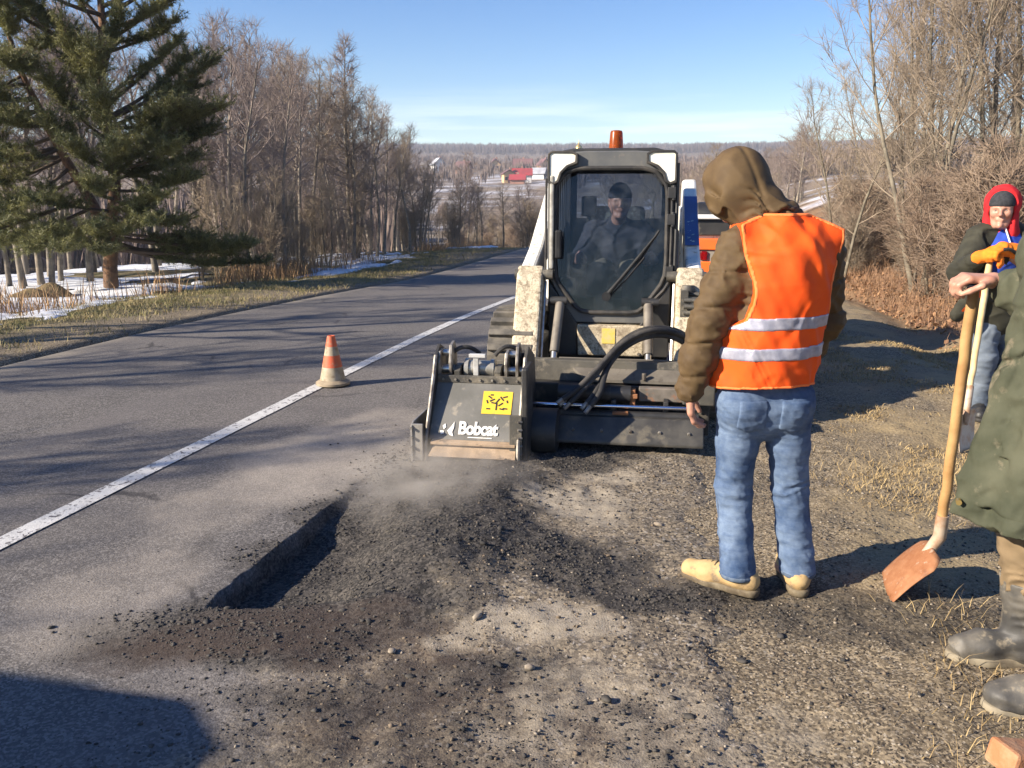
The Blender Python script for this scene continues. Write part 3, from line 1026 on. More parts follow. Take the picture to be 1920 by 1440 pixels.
make_pine((-8.23, 17.5, -0.12),
          [([(-8.23, 17.5, -0.25), (-8.05, 17.4, 0.9), (-7.80, 17.2, 1.9), (-7.72, 17.0, 3.4), (-7.66, 17.0, 5.0), (-7.62, 17.0, 7.0)], 0.15, 0.04),
           ([(-8.08, 17.45, 0.75), (-8.5, 17.3, 1.75), (-8.85, 17.1, 2.7), (-9.3, 17.0, 3.9), (-9.55, 16.9, 5.2)], 0.12, 0.03)],
          [(0, .7, (-9.9, 16.5, 5.6), 1.0), (1, .95, (-10.6, 16.4, 5.9), 1.0), (1, .8, (-11.0, 16.6, 4.6), 1.0), (1, .6, (-11.0, 16.6, 3.5), 1.0), (1, .4, (-11.0, 16.4, 2.2), 1.0), (0, .98, (-7.5, 17.0, 7.4), .9), (0, .9, (-6.6, 16.6, 6.9), .9), (0, .88, (-8.6, 17.5, 6.7), .9), (0, .8, (-6.1, 17.2, 6.1), .9), (0, .78, (-8.9, 16.5, 6.0), .9),
           (0, .72, (-6.15, 16.7, 5.15), .9), (0, .70, (-6.5, 17.6, 4.9), .8), (0, .68, (-8.8, 16.6, 5.0), 1.0), (0, .66, (-7.0, 16.3, 4.75), .8), (0, .60, (-6.35, 17.2, 4.45), .7),
           (0, .55, (-5.62, 16.9, 4.05), .75), (0, .53, (-6.1, 17.3, 3.65), .8), (0, .50, (-5.55, 17.0, 3.25), .85), (0, .47, (-6.3, 16.4, 3.2), .9), (0, .45, (-5.9, 17.4, 2.85), .9),
           (0, .42, (-6.6, 16.6, 2.75), .9), (0, .40, (-6.5, 17.8, 2.3), .9), (0, .38, (-7.0, 16.0, 2.5), .9), (0, .36, (-6.35, 17.0, 1.9), .9), (0, .50, (-8.4, 16.3, 3.6), 1.0),
           (0, .55, (-8.5, 17.5, 4.2), 1.0), (0, .42, (-8.3, 15.9, 2.9), .9), (0, .30, (-6.9, 16.2, 1.35), .8), (0, .26, (-6.5, 16.9, 1.05), .85), (0, .24, (-7.2, 16.1, 0.95), .8),
           (0, .20, (-6.2, 17.3, 0.75), .8), (0, .18, (-5.5, 17.8, 0.55), .75), (0, .16, (-5.15, 18.0, 0.25), .6), (0, .22, (-8.4, 15.8, 0.85), .8), (0, .18, (-5.9, 17.9, 0.4), .7),
           (1, .98, (-9.6, 16.9, 5.6), .9), (1, .9, (-10.4, 16.8, 5.0), 1.0), (1, .85, (-9.0, 16.3, 4.7), 1.0), (1, .8, (-10.3, 17.4, 4.2), 1.0), (1, .75, (-8.9, 16.1, 3.9), 1.0),
           (1, .7, (-10.3, 16.3, 3.6), 1.0), (1, .6, (-9.9, 16.2, 2.9), 1.0), (1, .55, (-9.0, 15.9, 2.9), .9), (1, .5, (-10.3, 17.0, 2.3), .9), (1, .4, (-9.9, 16.0, 1.7), .9),
           (0, .62, (-7.4, 16.0, 4.1), .9), (0, .48, (-7.2, 15.8, 3.3), .9), (0, .58, (-8.0, 16.2, 4.6), 1.0), (0, .33, (-7.5, 15.7, 1.8), .8), (0, .28, (-8.6, 15.8, 1.5), .8), (0, .15, (-7.6, 15.9, .6), .7), (1, .45, (-9.4, 15.7, 2.2), .9), (1, .65, (-9.5, 15.9, 3.4), 1.0), (1, .88, (-9.2, 16.0, 5.3), 1.0), (1, .2, (-10.3, 15.9, .75), .8), (0, .75, (-7.9, 16.2, 5.6), .9), (1, .35, (-9.2, 15.9, 1.3), .7), (1, .3, (-10.2, 16.8, 1.2), .9), (1, .15, (-9.6, 16.2, 0.7), .8), (1, .1, (-8.9, 15.9, 0.6), .75)],
          11, 'large forked pine with orange bark and dark green needles across the road', 125, infill=42)
xl, yl = -12.4, 20.0
make_pine((xl, yl, -0.3), [([(xl, yl, -0.4), (xl + 0.1, yl, 2), (xl - 0.1, yl, 4.5), (xl, yl, 7.2)], 0.14, 0.04)],
          [(0, .96, (xl, yl, 7.7), .9)] + [(0, min(.95, .16 + .062 * i), (xl + math.cos(i * 2.4) * (2.2 - .11 * i), yl + math.sin(i * 2.4) * (2.0 - .1 * i), .9 + .47 * i), 1.0) for i in range(13)]
          + [(0, .2 + .05 * i, (xl + 1.7 - .06 * i, yl - 1.2 + .2 * (i % 4), .6 + .45 * i), .9) for i in range(10)],
          12, 'pine at the left edge of the picture, beside the forked pine', 70)
for (l, s, k) in ((-12.6, 4.4, 13),):
    xl, yl = LS(l, s)
    make_pine((xl, yl, -0.2), [([(xl, yl, -0.3), (xl + 0.1, yl, 2), (xl - 0.1, yl, 4.5), (xl, yl, 7.4)], 0.14, 0.04)],
              [(0, .96, (xl, yl, 7.9), .9)] + [(0, min(.95, .3 + .055 * i), (xl + math.cos(i * 2.4) * (2.0 - .12 * i), yl + math.sin(i * 2.4) * (2.0 - .12 * i), 2.2 + .45 * i), .9) for i in range(11)],
              k, 'pine beside the road to the left of the picture', 26)
# ------------------------------------------------------------------ compact track loader
white_paint = mat('dirty_white_paint', (0.80, 0.78, 0.70), 0.4, 0, (0.66, 0.62, 0.52), 3, 0.4, 0.65, dirt=(0.38, 0.31, 0.21), dirt_amt=0.2, dscale=24)
def mud_material():
    m, t, b = new_mat('muddy_white_paint')
    c = mixc(t, maprange(t, noise(t, 5, 6, .65), .35, .70), (0.64, 0.56, 0.41), (0.46, 0.38, 0.25))
    c = mixc(t, maprange(t, noise(t, 70, 5, .7), .50, .64, 0, .8), c, (0.22, 0.165, 0.105))
    c = mixc(t, maprange(t, noise(t, 26, 7, .75), .50, .60, 0, .85), c, (0.18, 0.135, 0.085))
    c = mixc(t, maprange(t, noise(t, 9, 6, .7), .50, .68, 0, .75), c, (0.27, 0.21, 0.14))
    t.links.new(c, b.inputs['Base Color']); b.inputs['Roughness'].default_value = .75
    bump(t, b, noise(t, 50, 5, .7), .3, .008)
    return m


mud_paint = mud_material()
black_steel = mat('black_steel', (0.020, 0.020, 0.021), 0.5, 0, (0.045, 0.042, 0.038), 6, 0.42, 0.7, dirt=(0.10, 0.085, 0.065), dirt_amt=0.12, dscale=8, bmp=0.1, bscale=80)
grey_steel = mat('dusty_dark_steel', (0.060, 0.056, 0.048), 0.55, 0, (0.105, 0.095, 0.075), 7, 0.4, 0.65, dirt=(0.19, 0.165, 0.125), dirt_amt=0.3, dscale=10, bmp=0.15, bscale=70)
cab_grey = mat('cab_grey', (0.095, 0.097, 0.098), 0.5, 0, (0.155, 0.15, 0.135), 5, 0.4, 0.7, dirt=(0.22, 0.19, 0.15), dirt_amt=0.15, dscale=9)
bright_steel = mat('bright_steel', (0.62, 0.60, 0.56), 0.3, 0.85, (0.40, 0.37, 0.33), 18, 0.4, 0.65)
worn_edge = mat('scuffed_steel', (0.36, 0.33, 0.28), 0.45, 0.5, (0.14, 0.12, 0.10), 16, 0.4, 0.62)
rubber = mat('black_rubber', (0.022, 0.021, 0.021), 0.75, 0, (0.07, 0.062, 0.052), 8, 0.45, 0.65, bmp=0.2, bscale=60)
track_rub = mat('dusty_track_rubber', (0.075, 0.068, 0.058), 0.85, 0, (0.17, 0.15, 0.12), 9, 0.4, 0.65, bmp=0.3, bscale=50)
dark_plastic = mat('dark_plastic', (0.018, 0.018, 0.020), 0.65, 0, (0.03, 0.03, 0.03), 20, spec=0.2)
lens_cream = mat('dusty_lens', (0.86, 0.80, 0.62), 0.3, 0, (0.92, 0.88, 0.76), 6, 0.4, 0.6)
yellow_decal = mat('yellow_decal', (0.80, 0.50, 0.03), 0.5, 0, (0.62, 0.38, 0.05), 30, 0.5, 0.75)
white_decal = mat('white_decal', (0.80, 0.78, 0.72), 0.5, 0, (0.55, 0.52, 0.46), 60, 0.5, 0.7)
blue_decal = mat('blue_decal', (0.035, 0.075, 0.22), 0.35, 0, (0.05, 0.10, 0.28), 5)
pale_decal = mat('pale_green_decal', (0.55, 0.68, 0.62), 0.5, 0, (0.4, 0.55, 0.5), 20)
sand_steel = mat('sandy_steel', (0.42, 0.30, 0.19), 0.8, 0, (0.30, 0.21, 0.13), 14, 0.4, 0.6, dirt=(0.15, 0.11, 0.08), dirt_amt=0.2, dscale=20, bmp=0.2, bscale=80)
rust = mat('rust', (0.33, 0.14, 0.055), 0.85, 0, (0.20, 0.085, 0.04), 20, 0.4, 0.65, bmp=0.25, bscale=60)


def amber_material(name, col):
    m, t, b = new_mat(name)
    c = mixc(t, noise(t, 25, 3), col, tuple(q * 0.7 for q in col))
    t.links.new(c, b.inputs['Base Color'])
    b.inputs['Roughness'].default_value = 0.25
    b.inputs['Transmission Weight'].default_value = 0.7
    b.inputs['IOR'].default_value = 1.3
    return m


amber = amber_material('amber_lens', (0.80, 0.17, 0.02))


def glass_material(name, tint=(0.40, 0.47, 0.60), base=0.07):
    """thin pane: see-through with mirror reflection, a film of dust on it"""
    m, t, b = new_mat(name)
    out = t.nodes['Material Output']
    tr = _n(t, 'ShaderNodeBsdfTransparent'); tr.inputs['Color'].default_value = (*tint, 1)
    gl = _n(t, 'ShaderNodeBsdfGlossy'); gl.inputs['Roughness'].default_value = 0.06
    lw = _n(t, 'ShaderNodeLayerWeight'); lw.inputs['Blend'].default_value = 0.35
    f = maprange(t, lw.outputs['Fresnel'], 0.05, 1, base, 0.9)
    mx = _n(t, 'ShaderNodeMixShader')
    t.links.new(f, mx.inputs[0]); t.links.new(tr.outputs[0], mx.inputs[1]); t.links.new(gl.outputs[0], mx.inputs[2])
    df = _n(t, 'ShaderNodeBsdfDiffuse'); df.inputs['Color'].default_value = (0.34, 0.37, 0.40, 1)
    mx2 = _n(t, 'ShaderNodeMixShader')
    d = maprange(t, noise(t, 4.5, 8, 0.72), 0.46, 0.80, 0.004, 0.15)
    t.links.new(d, mx2.inputs[0]); t.links.new(mx.outputs[0], mx2.inputs[1]); t.links.new(df.outputs[0], mx2.inputs[2])
    t.links.new(mx2.outputs[0], out.inputs['Surface'])
    return m


pane = glass_material('cab_glass', (0.56, 0.61, 0.69), 0.03)
clear_pane = glass_material('rear_glass', (0.85, 0.88, 0.9), 0.03)

LO = empty('compact_track_loader', (0.717, 6.10, 0.0), -R(9.5), 'white compact track loader with dark cab, facing the camera behind the planer', 'loader')

OUT = [(-.41, 1.872), (-.20, 1.885), (.14, 1.885), (.355, 1.872), (.425, 1.845), (.432, 1.03), (.245, .685), (-.275, .685), (-.468, 1.03), (-.472, 1.845)]
WIN = [(-.345, 1.74), (-.25, 1.768), (.19, 1.768), (.285, 1.74), (.365, 1.64), (.372, 1.015), (.195, .762), (-.232, .762), (-.418, 1.005), (-.415, 1.64)]
cf = G().ring(OUT, WIN, 0.0, 0.10)
cfo = cf.obj('cab_front_frame', cab_grey, LO, bevel=0.008)
# posts, roof, side screens and back of the cab
cb = G()
for sx in (-.47, .365):
    cb.bb(sx, sx + .06, .07, .14, .62, 1.86)
    cb.bb(sx, sx + .06, 1.05, 1.13, .62, 1.86)
    cb.bb(sx, sx + .06, .07, 1.13, .62, .95)
    for k in range(7):
        cb.bb(sx + .02, sx + .035, .14 + k * .13, .155 + k * .13, .95, 1.80)
cb.obj('cab_posts', black_steel, LO, bevel=0.006)
rf = G().prism([(-.455, 1.835), (-.44, 1.875), (-.30, 1.905), (.27, 1.905), (.395, 1.875), (.41, 1.835)], 0.03, 1.16)
rf.obj('cab_roof', black_steel, LO, bevel=0.012)
rb = G().ring([(-.45, 1.83), (.41, 1.83), (.41, .62), (-.45, .62)], [(-.37, 1.76), (.33, 1.76), (.33, 1.40), (-.37, 1.40)], 1.13, 1.16)
rb.obj('cab_back', mat('cab_lining', (0.035, 0.035, 0.038), 0.8, 0, (0.06, 0.06, 0.06), 8), LO)
rg = G().bb(-.37, .33, 1.142, 1.147, 1.40, 1.76)
rg.obj('rear_window', clear_pane, LO)
fl = G().bb(-.41, .365, .08, 1.12, .60, .64)
fl.obj('cab_floor', dark_plastic, LO)
# door: pane, seal, handle, hinges, wiper
dr = empty('cab_door'); dr.parent = LO
gp = G().prism(WIN, -.012, -.006)
gp.v[0][:, 1] += (gp.v[0][:, 2] - .76) * .095      # the pane leans back
gp.obj('glass', pane, dr)
def smooth_loop(pts, y, k=3):
    P = [np.array((p[0], y, p[1])) for p in pts]; out = []
    n = len(P)
    for i in range(n):
        a, b, c = P[i - 1], P[i], P[(i + 1) % n]
        for t in np.linspace(0, 1, k):
            out.append((1 - t) ** 2 * (b + (a - b) * 0.18) + 2 * t * (1 - t) * b + t * t * (b + (c - b) * 0.18))
    return out
G().tube(smooth_loop(WIN, -.012), 0.016, 8, closed=True).obj('door_seal', rubber, dr, smooth=True)
hd = G().box((-.386, -.045, 1.245), (.045, .05, .20))
hd.obj('door_handle', dark_plastic, dr, bevel=0.012)
for z in (1.60, 1.42, 1.06):
    G().box((.392, -.03, z), (.055, .05, .075)).cyl((.405, -.04, z - .05), (.405, -.04, z + .05), .014).obj('hinge', black_steel, dr, bevel=0.004)
w = G().tube([(-.04, -.03, .885), (.06, -.055, 1.01), (.20, -.05, 1.19), (.285, -.045, 1.30)], [.016, .012, .009, .007], 8)
w.tube([(-.02, -.03, .875), (.10, -.05, 1.01), (.22, -.045, 1.16)], .006, 6)
w.tube([(.14, -.028, 1.06), (.23, -.03, 1.21), (.315, -.028, 1.345)], .009, 6)
w.cyl((-.04, -.0, .88), (-.04, -.055, .88), .032)
w.obj('wiper', dark_plastic, dr, smooth=True)
# vertical rails either side of the door
G().bb(-.452, -.422, -.045, -.005, 1.07, 1.72).obj('grab_rail', mat('pale_rail', (0.42, 0.40, 0.35), 0.5, 0, (0.28, 0.26, 0.22), 20), LO, bevel=0.01)
G().tube([(-.478, -.02, 1.70), (-.478, -.03, 1.06), (-.46, -.035, 1.03), (-.435, -.035, 1.03), (-.41, -.03, 1.06)], .009, 6).obj('rail_edging', rubber, LO, smooth=True)
G().tube([(.395, -.02, 1.70), (.40, -.03, 1.3), (.40, -.03, 1.0), (.36, -.03, .93), (.24, -.03, .80)], .012, 6).obj('door_conduit', rubber, LO, smooth=True)
G().tube([(.425, -.0, 1.80), (.43, -.02, 1.3), (.43, -.02, .98)], .016, 6).obj('grab_rail', black_steel, LO, smooth=True)
# corner lamps
for sx, nm in ((-1, 'l'), (1, 'r')):
    cx = -.023
    def mx_(p): return (cx + sx * p[0], p[1])
    bez = [(.445, 1.865), (.445, 1.668), (.40, 1.655), (.365, 1.675), (.345, 1.735), (.30, 1.775), (.235, 1.80), (.235, 1.865), (.27, 1.885), (.42, 1.885)]
    inn = [(.43, 1.858), (.43, 1.685), (.40, 1.672), (.38, 1.688), (.362, 1.742), (.315, 1.788), (.255, 1.812), (.252, 1.855), (.28, 1.868), (.412, 1.870)]
    lamp = empty('work_light'); lamp.parent = LO
    G().ring([mx_(p) for p in bez], [mx_(p) for p in inn], -.045, .02).obj('bezel', rubber, lamp, bevel=0.004)
    G().prism([mx_(p) for p in inn], -.036, .015).obj('lens', lens_cream, lamp)
G().bb(-.075, -.005, .012, .03, 1.850, 1.872).obj('roof_plate', white_decal, LO)
# beacon
bc = empty('beacon', (-.023, .5, 1.905)); bc.parent = LO
G().lathe([(.06, 0), (.062, .012), (.055, .02)]).obj('base', bright_steel, bc, smooth=True)
G().lathe([(.054, .02), (.053, .03), (.046, .135), (.040, .148), (.02, .152)]).obj('lens', amber, bc, smooth=True)
G().lathe([(.022, .02), (.022, .10), (.012, .115)], n=12).obj('reflector', mat('beacon_core', (0.10, 0.04, 0.02), 0.3), bc)
# seat and controls
st = empty('operator_seat'); st.parent = LO
G().box((-.03, .70, .93), (.48, .46, .12)).obj('seat', dark_plastic, st, bevel=0.04)
G().box((-.03, .97, 1.22), (.46, .12, .56), Matrix.Rotation(R(-8), 3, 'X')).obj('backrest', mat('seat_cloth', (0.03, 0.03, 0.032), 0.8, 0, (0.10, 0.11, 0.10), 40, 0.5, 0.6), st, bevel=0.04)
G().box((-.25, .93, 1.50), (.12, .09, .16)).box((-.25, .94, 1.38), (.03, .03, .12)).obj('headrest', dark_plastic, st, bevel=0.03)
G().box((-.20, .13, .80), (.13, .05, .12)).box((.06, .13, .81), (.11, .04, .09)).obj('display', dark_plastic, LO, bevel=0.01)
for sx in (-.34, .26):
    G().tube([(sx, .36, .90), (sx, .32, 1.05), (sx * .97, .30, 1.16)], [.02, .016, .028], 8).box((sx, .45, .93), (.10, .35, .10)).obj('joystick', dark_plastic, LO, smooth=True)
# body between the tracks and engine housing behind the cab
G().bb(-.45, .40, .02, 2.05, .20, .62).obj('chassis', black_steel, LO, bevel=0.02)
eng = G().prism([(1.17, .62), (2.12, .62), (2.12, 1.20), (1.95, 1.30), (1.17, 1.36)], -.47, .42, 'x')
eng.obj('engine_housing', white_paint, LO, bevel=0.03)
# front panel
fp = G().prism([(-.245, .675), (.235, .675), (.235, .455), (-.235, .455)], -.06, .02)
fp.obj('front_panel', mud_paint, LO, bevel=0.01)
G().bb(-.065, .03, -.0645, -.0605, .545, .655).obj('warning_sticker', mat('dusty_yellow', (0.72, 0.52, 0.10), 0.6, 0, (0.62, 0.50, 0.22), 30), LO)
for sx in (-1, 1):
    G().prism([(-.023 + sx * .225, .68), (-.023 + sx * .43, .98), (-.023 + sx * .43, .45), (-.023 + sx * .225, .45)], -.03, .06).obj('side_panel', black_steel, LO, bevel=0.006)
# lift arms: rear tower, long upper beam, lower arm in front
for sx in (-1, 1):
    arm = empty('lift_arm'); arm.parent = LO
    xo = -.023 + sx * .585
    xc0, xc1 = xo - .055, xo + .055
    G().prism([(2.02, 1.72), (2.14, 1.60), (2.10, 1.45), (1.2, 1.22), (.35, .98), (.02, .90), (-.06, .98), (-.02, 1.08), (.40, 1.20), (1.30, 1.60), (1.62, 1.72)], xc0, xc1, 'x').obj('upper_beam', white_paint, arm, bevel=0.02)
    # blocky lower arm, wider and spattered
    wi, wo = (-.023 + sx * .465), (-.023 + sx * .655)
    G().prism([(.06, 1.02), (-.02, 1.10), (-.10, 1.04), (-.20, .80), (-.36, .50), (-.40, .36), (-.28, .33), (-.20, .42), (-.05, .70), (.10, .86)], min(wi, wo), max(wi, wo), 'x').obj('lower_arm', mud_paint, arm, bevel=0.025, seg=3)
    G().bb(xo - .07, xo + .07, 1.55, 2.15, .66, 1.50).obj('tower', white_paint, arm, bevel=0.03)
    G().tube([(-.023 + sx * .47, .50, .75), (-.023 + sx * .475, 1.5, 1.28)], .035, 12).tube([(-.023 + sx * .47, .25, .62), (-.023 + sx * .47, .55, .78)], .02, 10).obj('lift_cylinder', black_steel, arm, smooth=True)
    # tilt cylinder in front
    xt = (-.375 if sx < 0 else .27)
    tc_ = empty('tilt_cylinder'); tc_.parent = LO
    G().tube([(xt + .012 * sx * -1, -.10, .83), (xt, -.33, .52)], .033, 14).obj('barrel', mat('dusty_cylinder', (0.19, 0.165, 0.13), 0.6, 0, (0.12, 0.10, 0.08), 12), tc_, smooth=True)
    G().tube([(xt, -.33, .52), (xt, -.42, .40)], .022, 12).obj('rod', bright_steel, tc_, smooth=True)
    G().cyl((xt - .06, -.09, .85), (xt + .06, -.09, .85), .03).obj('pin', black_steel, tc_, smooth=True)
    # auxiliary pipe beside the lower arm
    G().tube([(-.023 + sx * .455, -.03, .98), (-.023 + sx * .45, -.22, .62), (-.023 + sx * .45, -.30, .42)], .011, 8).obj('arm_pipe', bright_steel, arm, smooth=True)
# printed band on the arm that shows its front (blue with pale fern drawing)
arm_r = [o for o in LO.children if o.name.startswith('lift_arm')][-1]
for (y0, z0, y1, z1, m_, nm) in ((.42, 1.217, 1.22, 1.573, blue_decal, 'blue_band'),):
    nx = np.array([0, -(z1 - z0), (y1 - y0)]); nx = nx / np.linalg.norm(nx) * .004
    x0, x1 = -.023 + .585 - .052, -.023 + .585 + .052
    V = [(x0, y0, z0), (x1, y0, z0), (x1, y1, z1), (x0, y1, z1)]
    V = [np.array(v) + nx for v in V]
    G().add(V + [v + nx * .5 for v in V], [(0, 1, 2, 3), (4, 5, 6, 7), (0, 1, 5, 4), (1, 2, 6, 5), (2, 3, 7, 6), (3, 0, 4, 7)]).obj(nm, m_, arm_r)
    rr = random.Random(4)
    fr = G()
    for k in range(15):
        t = rr.uniform(0.05, 0.5); xx = rr.uniform(x0 + .01, x1 - .035)
        yy, zz = y0 + (y1 - y0) * t, z0 + (z1 - z0) * t
        c = np.array((xx, yy, zz)) + nx * 1.8
        a_ = np.array([.028, (y1 - y0) * .03 * rr.uniform(-1, 1), (z1 - z0) * .03 * rr.uniform(-1, 1)]); b_ = np.array([0, (y1 - y0) * .012, (z1 - z0) * .012])
        fr.add([c, c + a_ * .5 - b_, c + a_, c + a_ * .5 + b_], [(0, 1, 2, 3)])
    fr.obj('fern_print', pale_decal, arm_r)
for sx in (-1, 1):
    for (y, z) in ((-.045, 1.03), (-.34, .44)):
        G().cyl((-.023 + sx * .40, y, z), (-.023 + sx * .672, y, z), .036, 16).obj('arm_pin', grey_steel, LO, smooth=True)
for z in (1.12, 1.30, 1.48, 1.62):
    for x in (-.445, .405):
        G().cyl((x, -.001, z), (x, -.010, z), .008, 6).obj('bolt', worn_edge, LO)
for (x, z) in ((-.21, .655), (.20, .655), (-.20, .475), (.20, .475)):
    G().cyl((x, -.061, z), (x, -.070, z), .010, 6).obj('bolt', worn_edge, LO)
# hydraulic couplers on the arm
cp = G()
for k, (z, y) in enumerate(((.885, -.22), (.845, -.24), (.80, -.22), (.92, -.15))):
    cp.cyl((.50, y, z), (.60, y - .015, z), .017, 10).cyl((.55, y, z), (.585, y, z), .024, 8)
cp.box((.50, -.16, .86), (.05, .12, .18)).lathe([(.045, 0), (.05, .02), (.04, .05)], (.525, -.14, .93), 14)
cp.obj('hydraulic_couplers', grey_steel, LO, smooth=True)

# rubber tracks
def track_outline(k=40):
    pts = []
    for i in range(12):
        a = math.pi * (0.5 + i / 11.0); pts.append((-.02 + .27 * math.cos(a) - .0, .40 + .27 * math.sin(a)))
    pts = [(0.18, .735)] + [(-.03 - .30 * math.sin(a), .425 + .31 * math.cos(a)) for a in np.linspace(0.15, math.pi * 0.72, 10)] + [(-.12, .10), (.10, .0), (1.35, .0)] + [(1.38 + .24 * math.sin(a), .24 - .24 * math.cos(a)) for a in np.linspace(0.15, math.pi * .85, 8)] + [(1.25, .56), (.9, .66)]
    P = np.array(pts); C = np.vstack([P, P[:1]])
    d = np.concatenate([[0], np.cumsum(np.linalg.norm(np.diff(C, axis=0), axis=1))])
    t = np.linspace(0, d[-1], k, endpoint=False)
    return np.stack([np.interp(t, d, C[:, 0]), np.interp(t, d, C[:, 1])], 1)
for sx in (-1, 1):
    tk = empty('track'); tk.parent = LO
    x0, x1 = sorted((-.023 + sx * .50, -.023 + sx * .83))
    P = track_outline(44)
    cen = P.mean(0)
    inner = P + (cen - P) / np.linalg.norm(cen - P, axis=1)[:, None] * .045
    G().ring([tuple(p) for p in P], [tuple(p) for p in inner], x0, x1, 'x').obj('belt', track_rub, tk)
    lg = G()
    for i in range(0, 44):
        p = P[i]; q = P[(i + 1) % 44]; d = q - p; ln = np.linalg.norm(d); d /= ln
        nrm = np.array([d[1], -d[0]])
        if np.dot(nrm, p - cen) < 0: nrm = -nrm
        c = (p + q) / 2 + nrm * .016
        Rm = np.array([[1, 0, 0], [0, d[0], nrm[0]], [0, d[1], nrm[1]]])
        lg.box(((x0 + x1) / 2, c[0], c[1]), (x1 - x0 - .012, ln * .46, .045), Rm)
    lg.obj('lugs', track_rub, tk, bevel=0.004, seg=1)
    for (y, z, r_) in ((.0, .43, .24), (.35, .12, .09), (.65, .12, .09), (.95, .12, .09), (1.37, .25, .18)):
        G().cyl((x0 + .05, y, z), (x1 - .05, y, z), r_, 24).obj('roller', black_steel, tk, smooth=True)
    G().bb(x0 + .06, x1 - .06, .05, 1.3, .22, .40).obj('track_frame', black_steel, tk, bevel=0.02)

# ------------------------------------------------------------------ cold planer attachment
PL = empty('cold_planer', (0.717, 6.10, 0.0), -R(9.5), 'black road planer with a lettered hood, mounted on the loader and cutting the slot', 'planer')
fr_ = G()
fr_.prism([(-.42, .50), (-.46, .36), (-.52, .36), (-.50, .50)], -.55, .66, 'x')
fr_.obj('mount_plate', grey_steel, PL, bevel=0.006)
# sloping top plate of the carrier
G().add([(-.33, -.42, .505), (.50, -.42, .505), (.50, -.60, .395), (-.12, -.60, .395), (-.33, -.42, .485), (.50, -.42, .485), (.50, -.60, .375), (-.12, -.60, .375)],
        [(0, 1, 2, 3), (4, 5, 6, 7), (0, 1, 5, 4), (1, 2, 6, 5), (2, 3, 7, 6), (3, 0, 4, 7)]).obj('top_plate', mat('dusty_top_plate', (0.115, 0.10, 0.08), 0.6, 0, (0.17, 0.15, 0.12), 6, dirt=(0.09, 0.075, 0.06), dirt_amt=0.2, dscale=9), PL)
G().bb(-.54, .68, -.60, -.50, .04, .36).obj('carrier_back', black_steel, PL, bevel=0.008)
G().bb(.50, .70, -.72, -.50, .27, .47).obj('end_box', grey_steel, PL, bevel=0.008)
G().bb(.22, .55, -.68, -.62, .275, .365).obj('stop_block', mat('rusty_grey_plate', (0.12, 0.105, 0.085), 0.6, 0, (0.20, 0.17, 0.14), 9, dirt=(0.30, 0.13, 0.06), dirt_amt=0.2, dscale=14), PL, bevel=0.006)
G().cyl((-.30, -.70, .325), (.17, -.70, .325), .055, 18).cyl((.02, -.70, .325), (.04, -.70, .325), .062, 18).obj('shift_cylinder', black_steel, PL, smooth=True)
G().bb(.165, .20, -.73, -.66, .24, .36).box((.19, -.735, .32), (.05, .02, .03)).obj('rusty_bracket', rust, PL, bevel=0.005)
G().cyl((-.45, -.80, .262), (.60, -.80, .268), .012, 12).obj('guide_rod', mat('chromed_rod', (0.75, 0.74, 0.80), 0.15, 1.0), PL, smooth=True)
G().cyl((-.45, -.78, .20), (.60, -.78, .205), .03, 14).obj('guide_tube', black_steel, PL, smooth=True)
G().bb(.06, .16, -.83, -.79, .215, .235).obj('worn_clip', rust, PL, bevel=0.004)
G().prism([(-.80, .205), (-.85, .205), (-.95, .07), (-.95, .05), (-.78, .05)], -.44, .63, 'x').obj('lower_beam', mat('beam_grey', (0.035, 0.033, 0.03), 0.5, 0, (0.07, 0.065, 0.055), 7, dirt=(0.12, 0.105, 0.08), dirt_amt=0.2, dscale=6), PL, bevel=0.006)
for x in (-.30, .05, .38):
    G().bb(x, x + .03, -.78, -.55, .08, .30).obj('gusset', black_steel, PL, bevel=0.004)
for x in (-.1, .25, .58):
    G().cyl((x, -.60, .40), (x, -.60, .445), .014, 8).obj('bolt', worn_edge, PL, smooth=True)
# cutting head: side plates
HX0, HX1 = -1.045, -.475
side = [(-1.30, -.10), (-1.27, -.135), (-.80, -.12), (-.62, .02), (-.58, .30), (-.66, .56), (-.92, .66), (-1.00, .60), (-1.06, .48), (-1.20, .25), (-1.28, .12)]
for k, x in enumerate((HX0, HX1)):
    G().prism(side, x - .010, x + .010, 'x').obj('side_plate', grey_steel if k else black_steel, PL, bevel=0.003)
    G().tube([(x, p[0], p[1]) for p in ((-1.30, -.11), (-1.285, .12), (-1.205, .25), (-1.065, .48), (-1.005, .60))], .012, 6).obj('side_plate_rim', worn_edge, PL, smooth=True)
# depth skid on the outer left side
G().prism([(-1.32, -.02), (-1.32, .22), (-1.28, .24), (-.9, .24), (-.9, -.02)], HX0 - .085, HX0 - .072, 'x').bb(HX0 - .085, HX0 - .012, -1.31, -1.29, .0, .23).obj('depth_skid', mat('scraped_skid', (0.16, 0.15, 0.14), 0.5, 0.3, (0.30, 0.28, 0.25), 9, 0.4, 0.6), PL, bevel=0.003)
for z in (.03, .09, .15, .21):
    G().cyl((HX0 - .078, -1.335, z), (HX0 - .078, -1.315, z), .009, 8).obj('bolt', bright_steel, PL, smooth=True)
# right side guard strips
G().bb(HX1 - .055, HX1 + .02, -1.275, -1.262, .03, .30).obj('guard_strip', grey_steel, PL, bevel=0.003)
G().bb(HX1 + .012, HX1 + .05, -1.25, -1.0, -.10, .58).obj('motor_guard', black_steel, PL, bevel=0.01)
G().cyl((HX1 + .012, -.95, .12), (HX1 + .20, -.95, .12), .15, 24).obj('drive_motor', black_steel, PL, smooth=True)
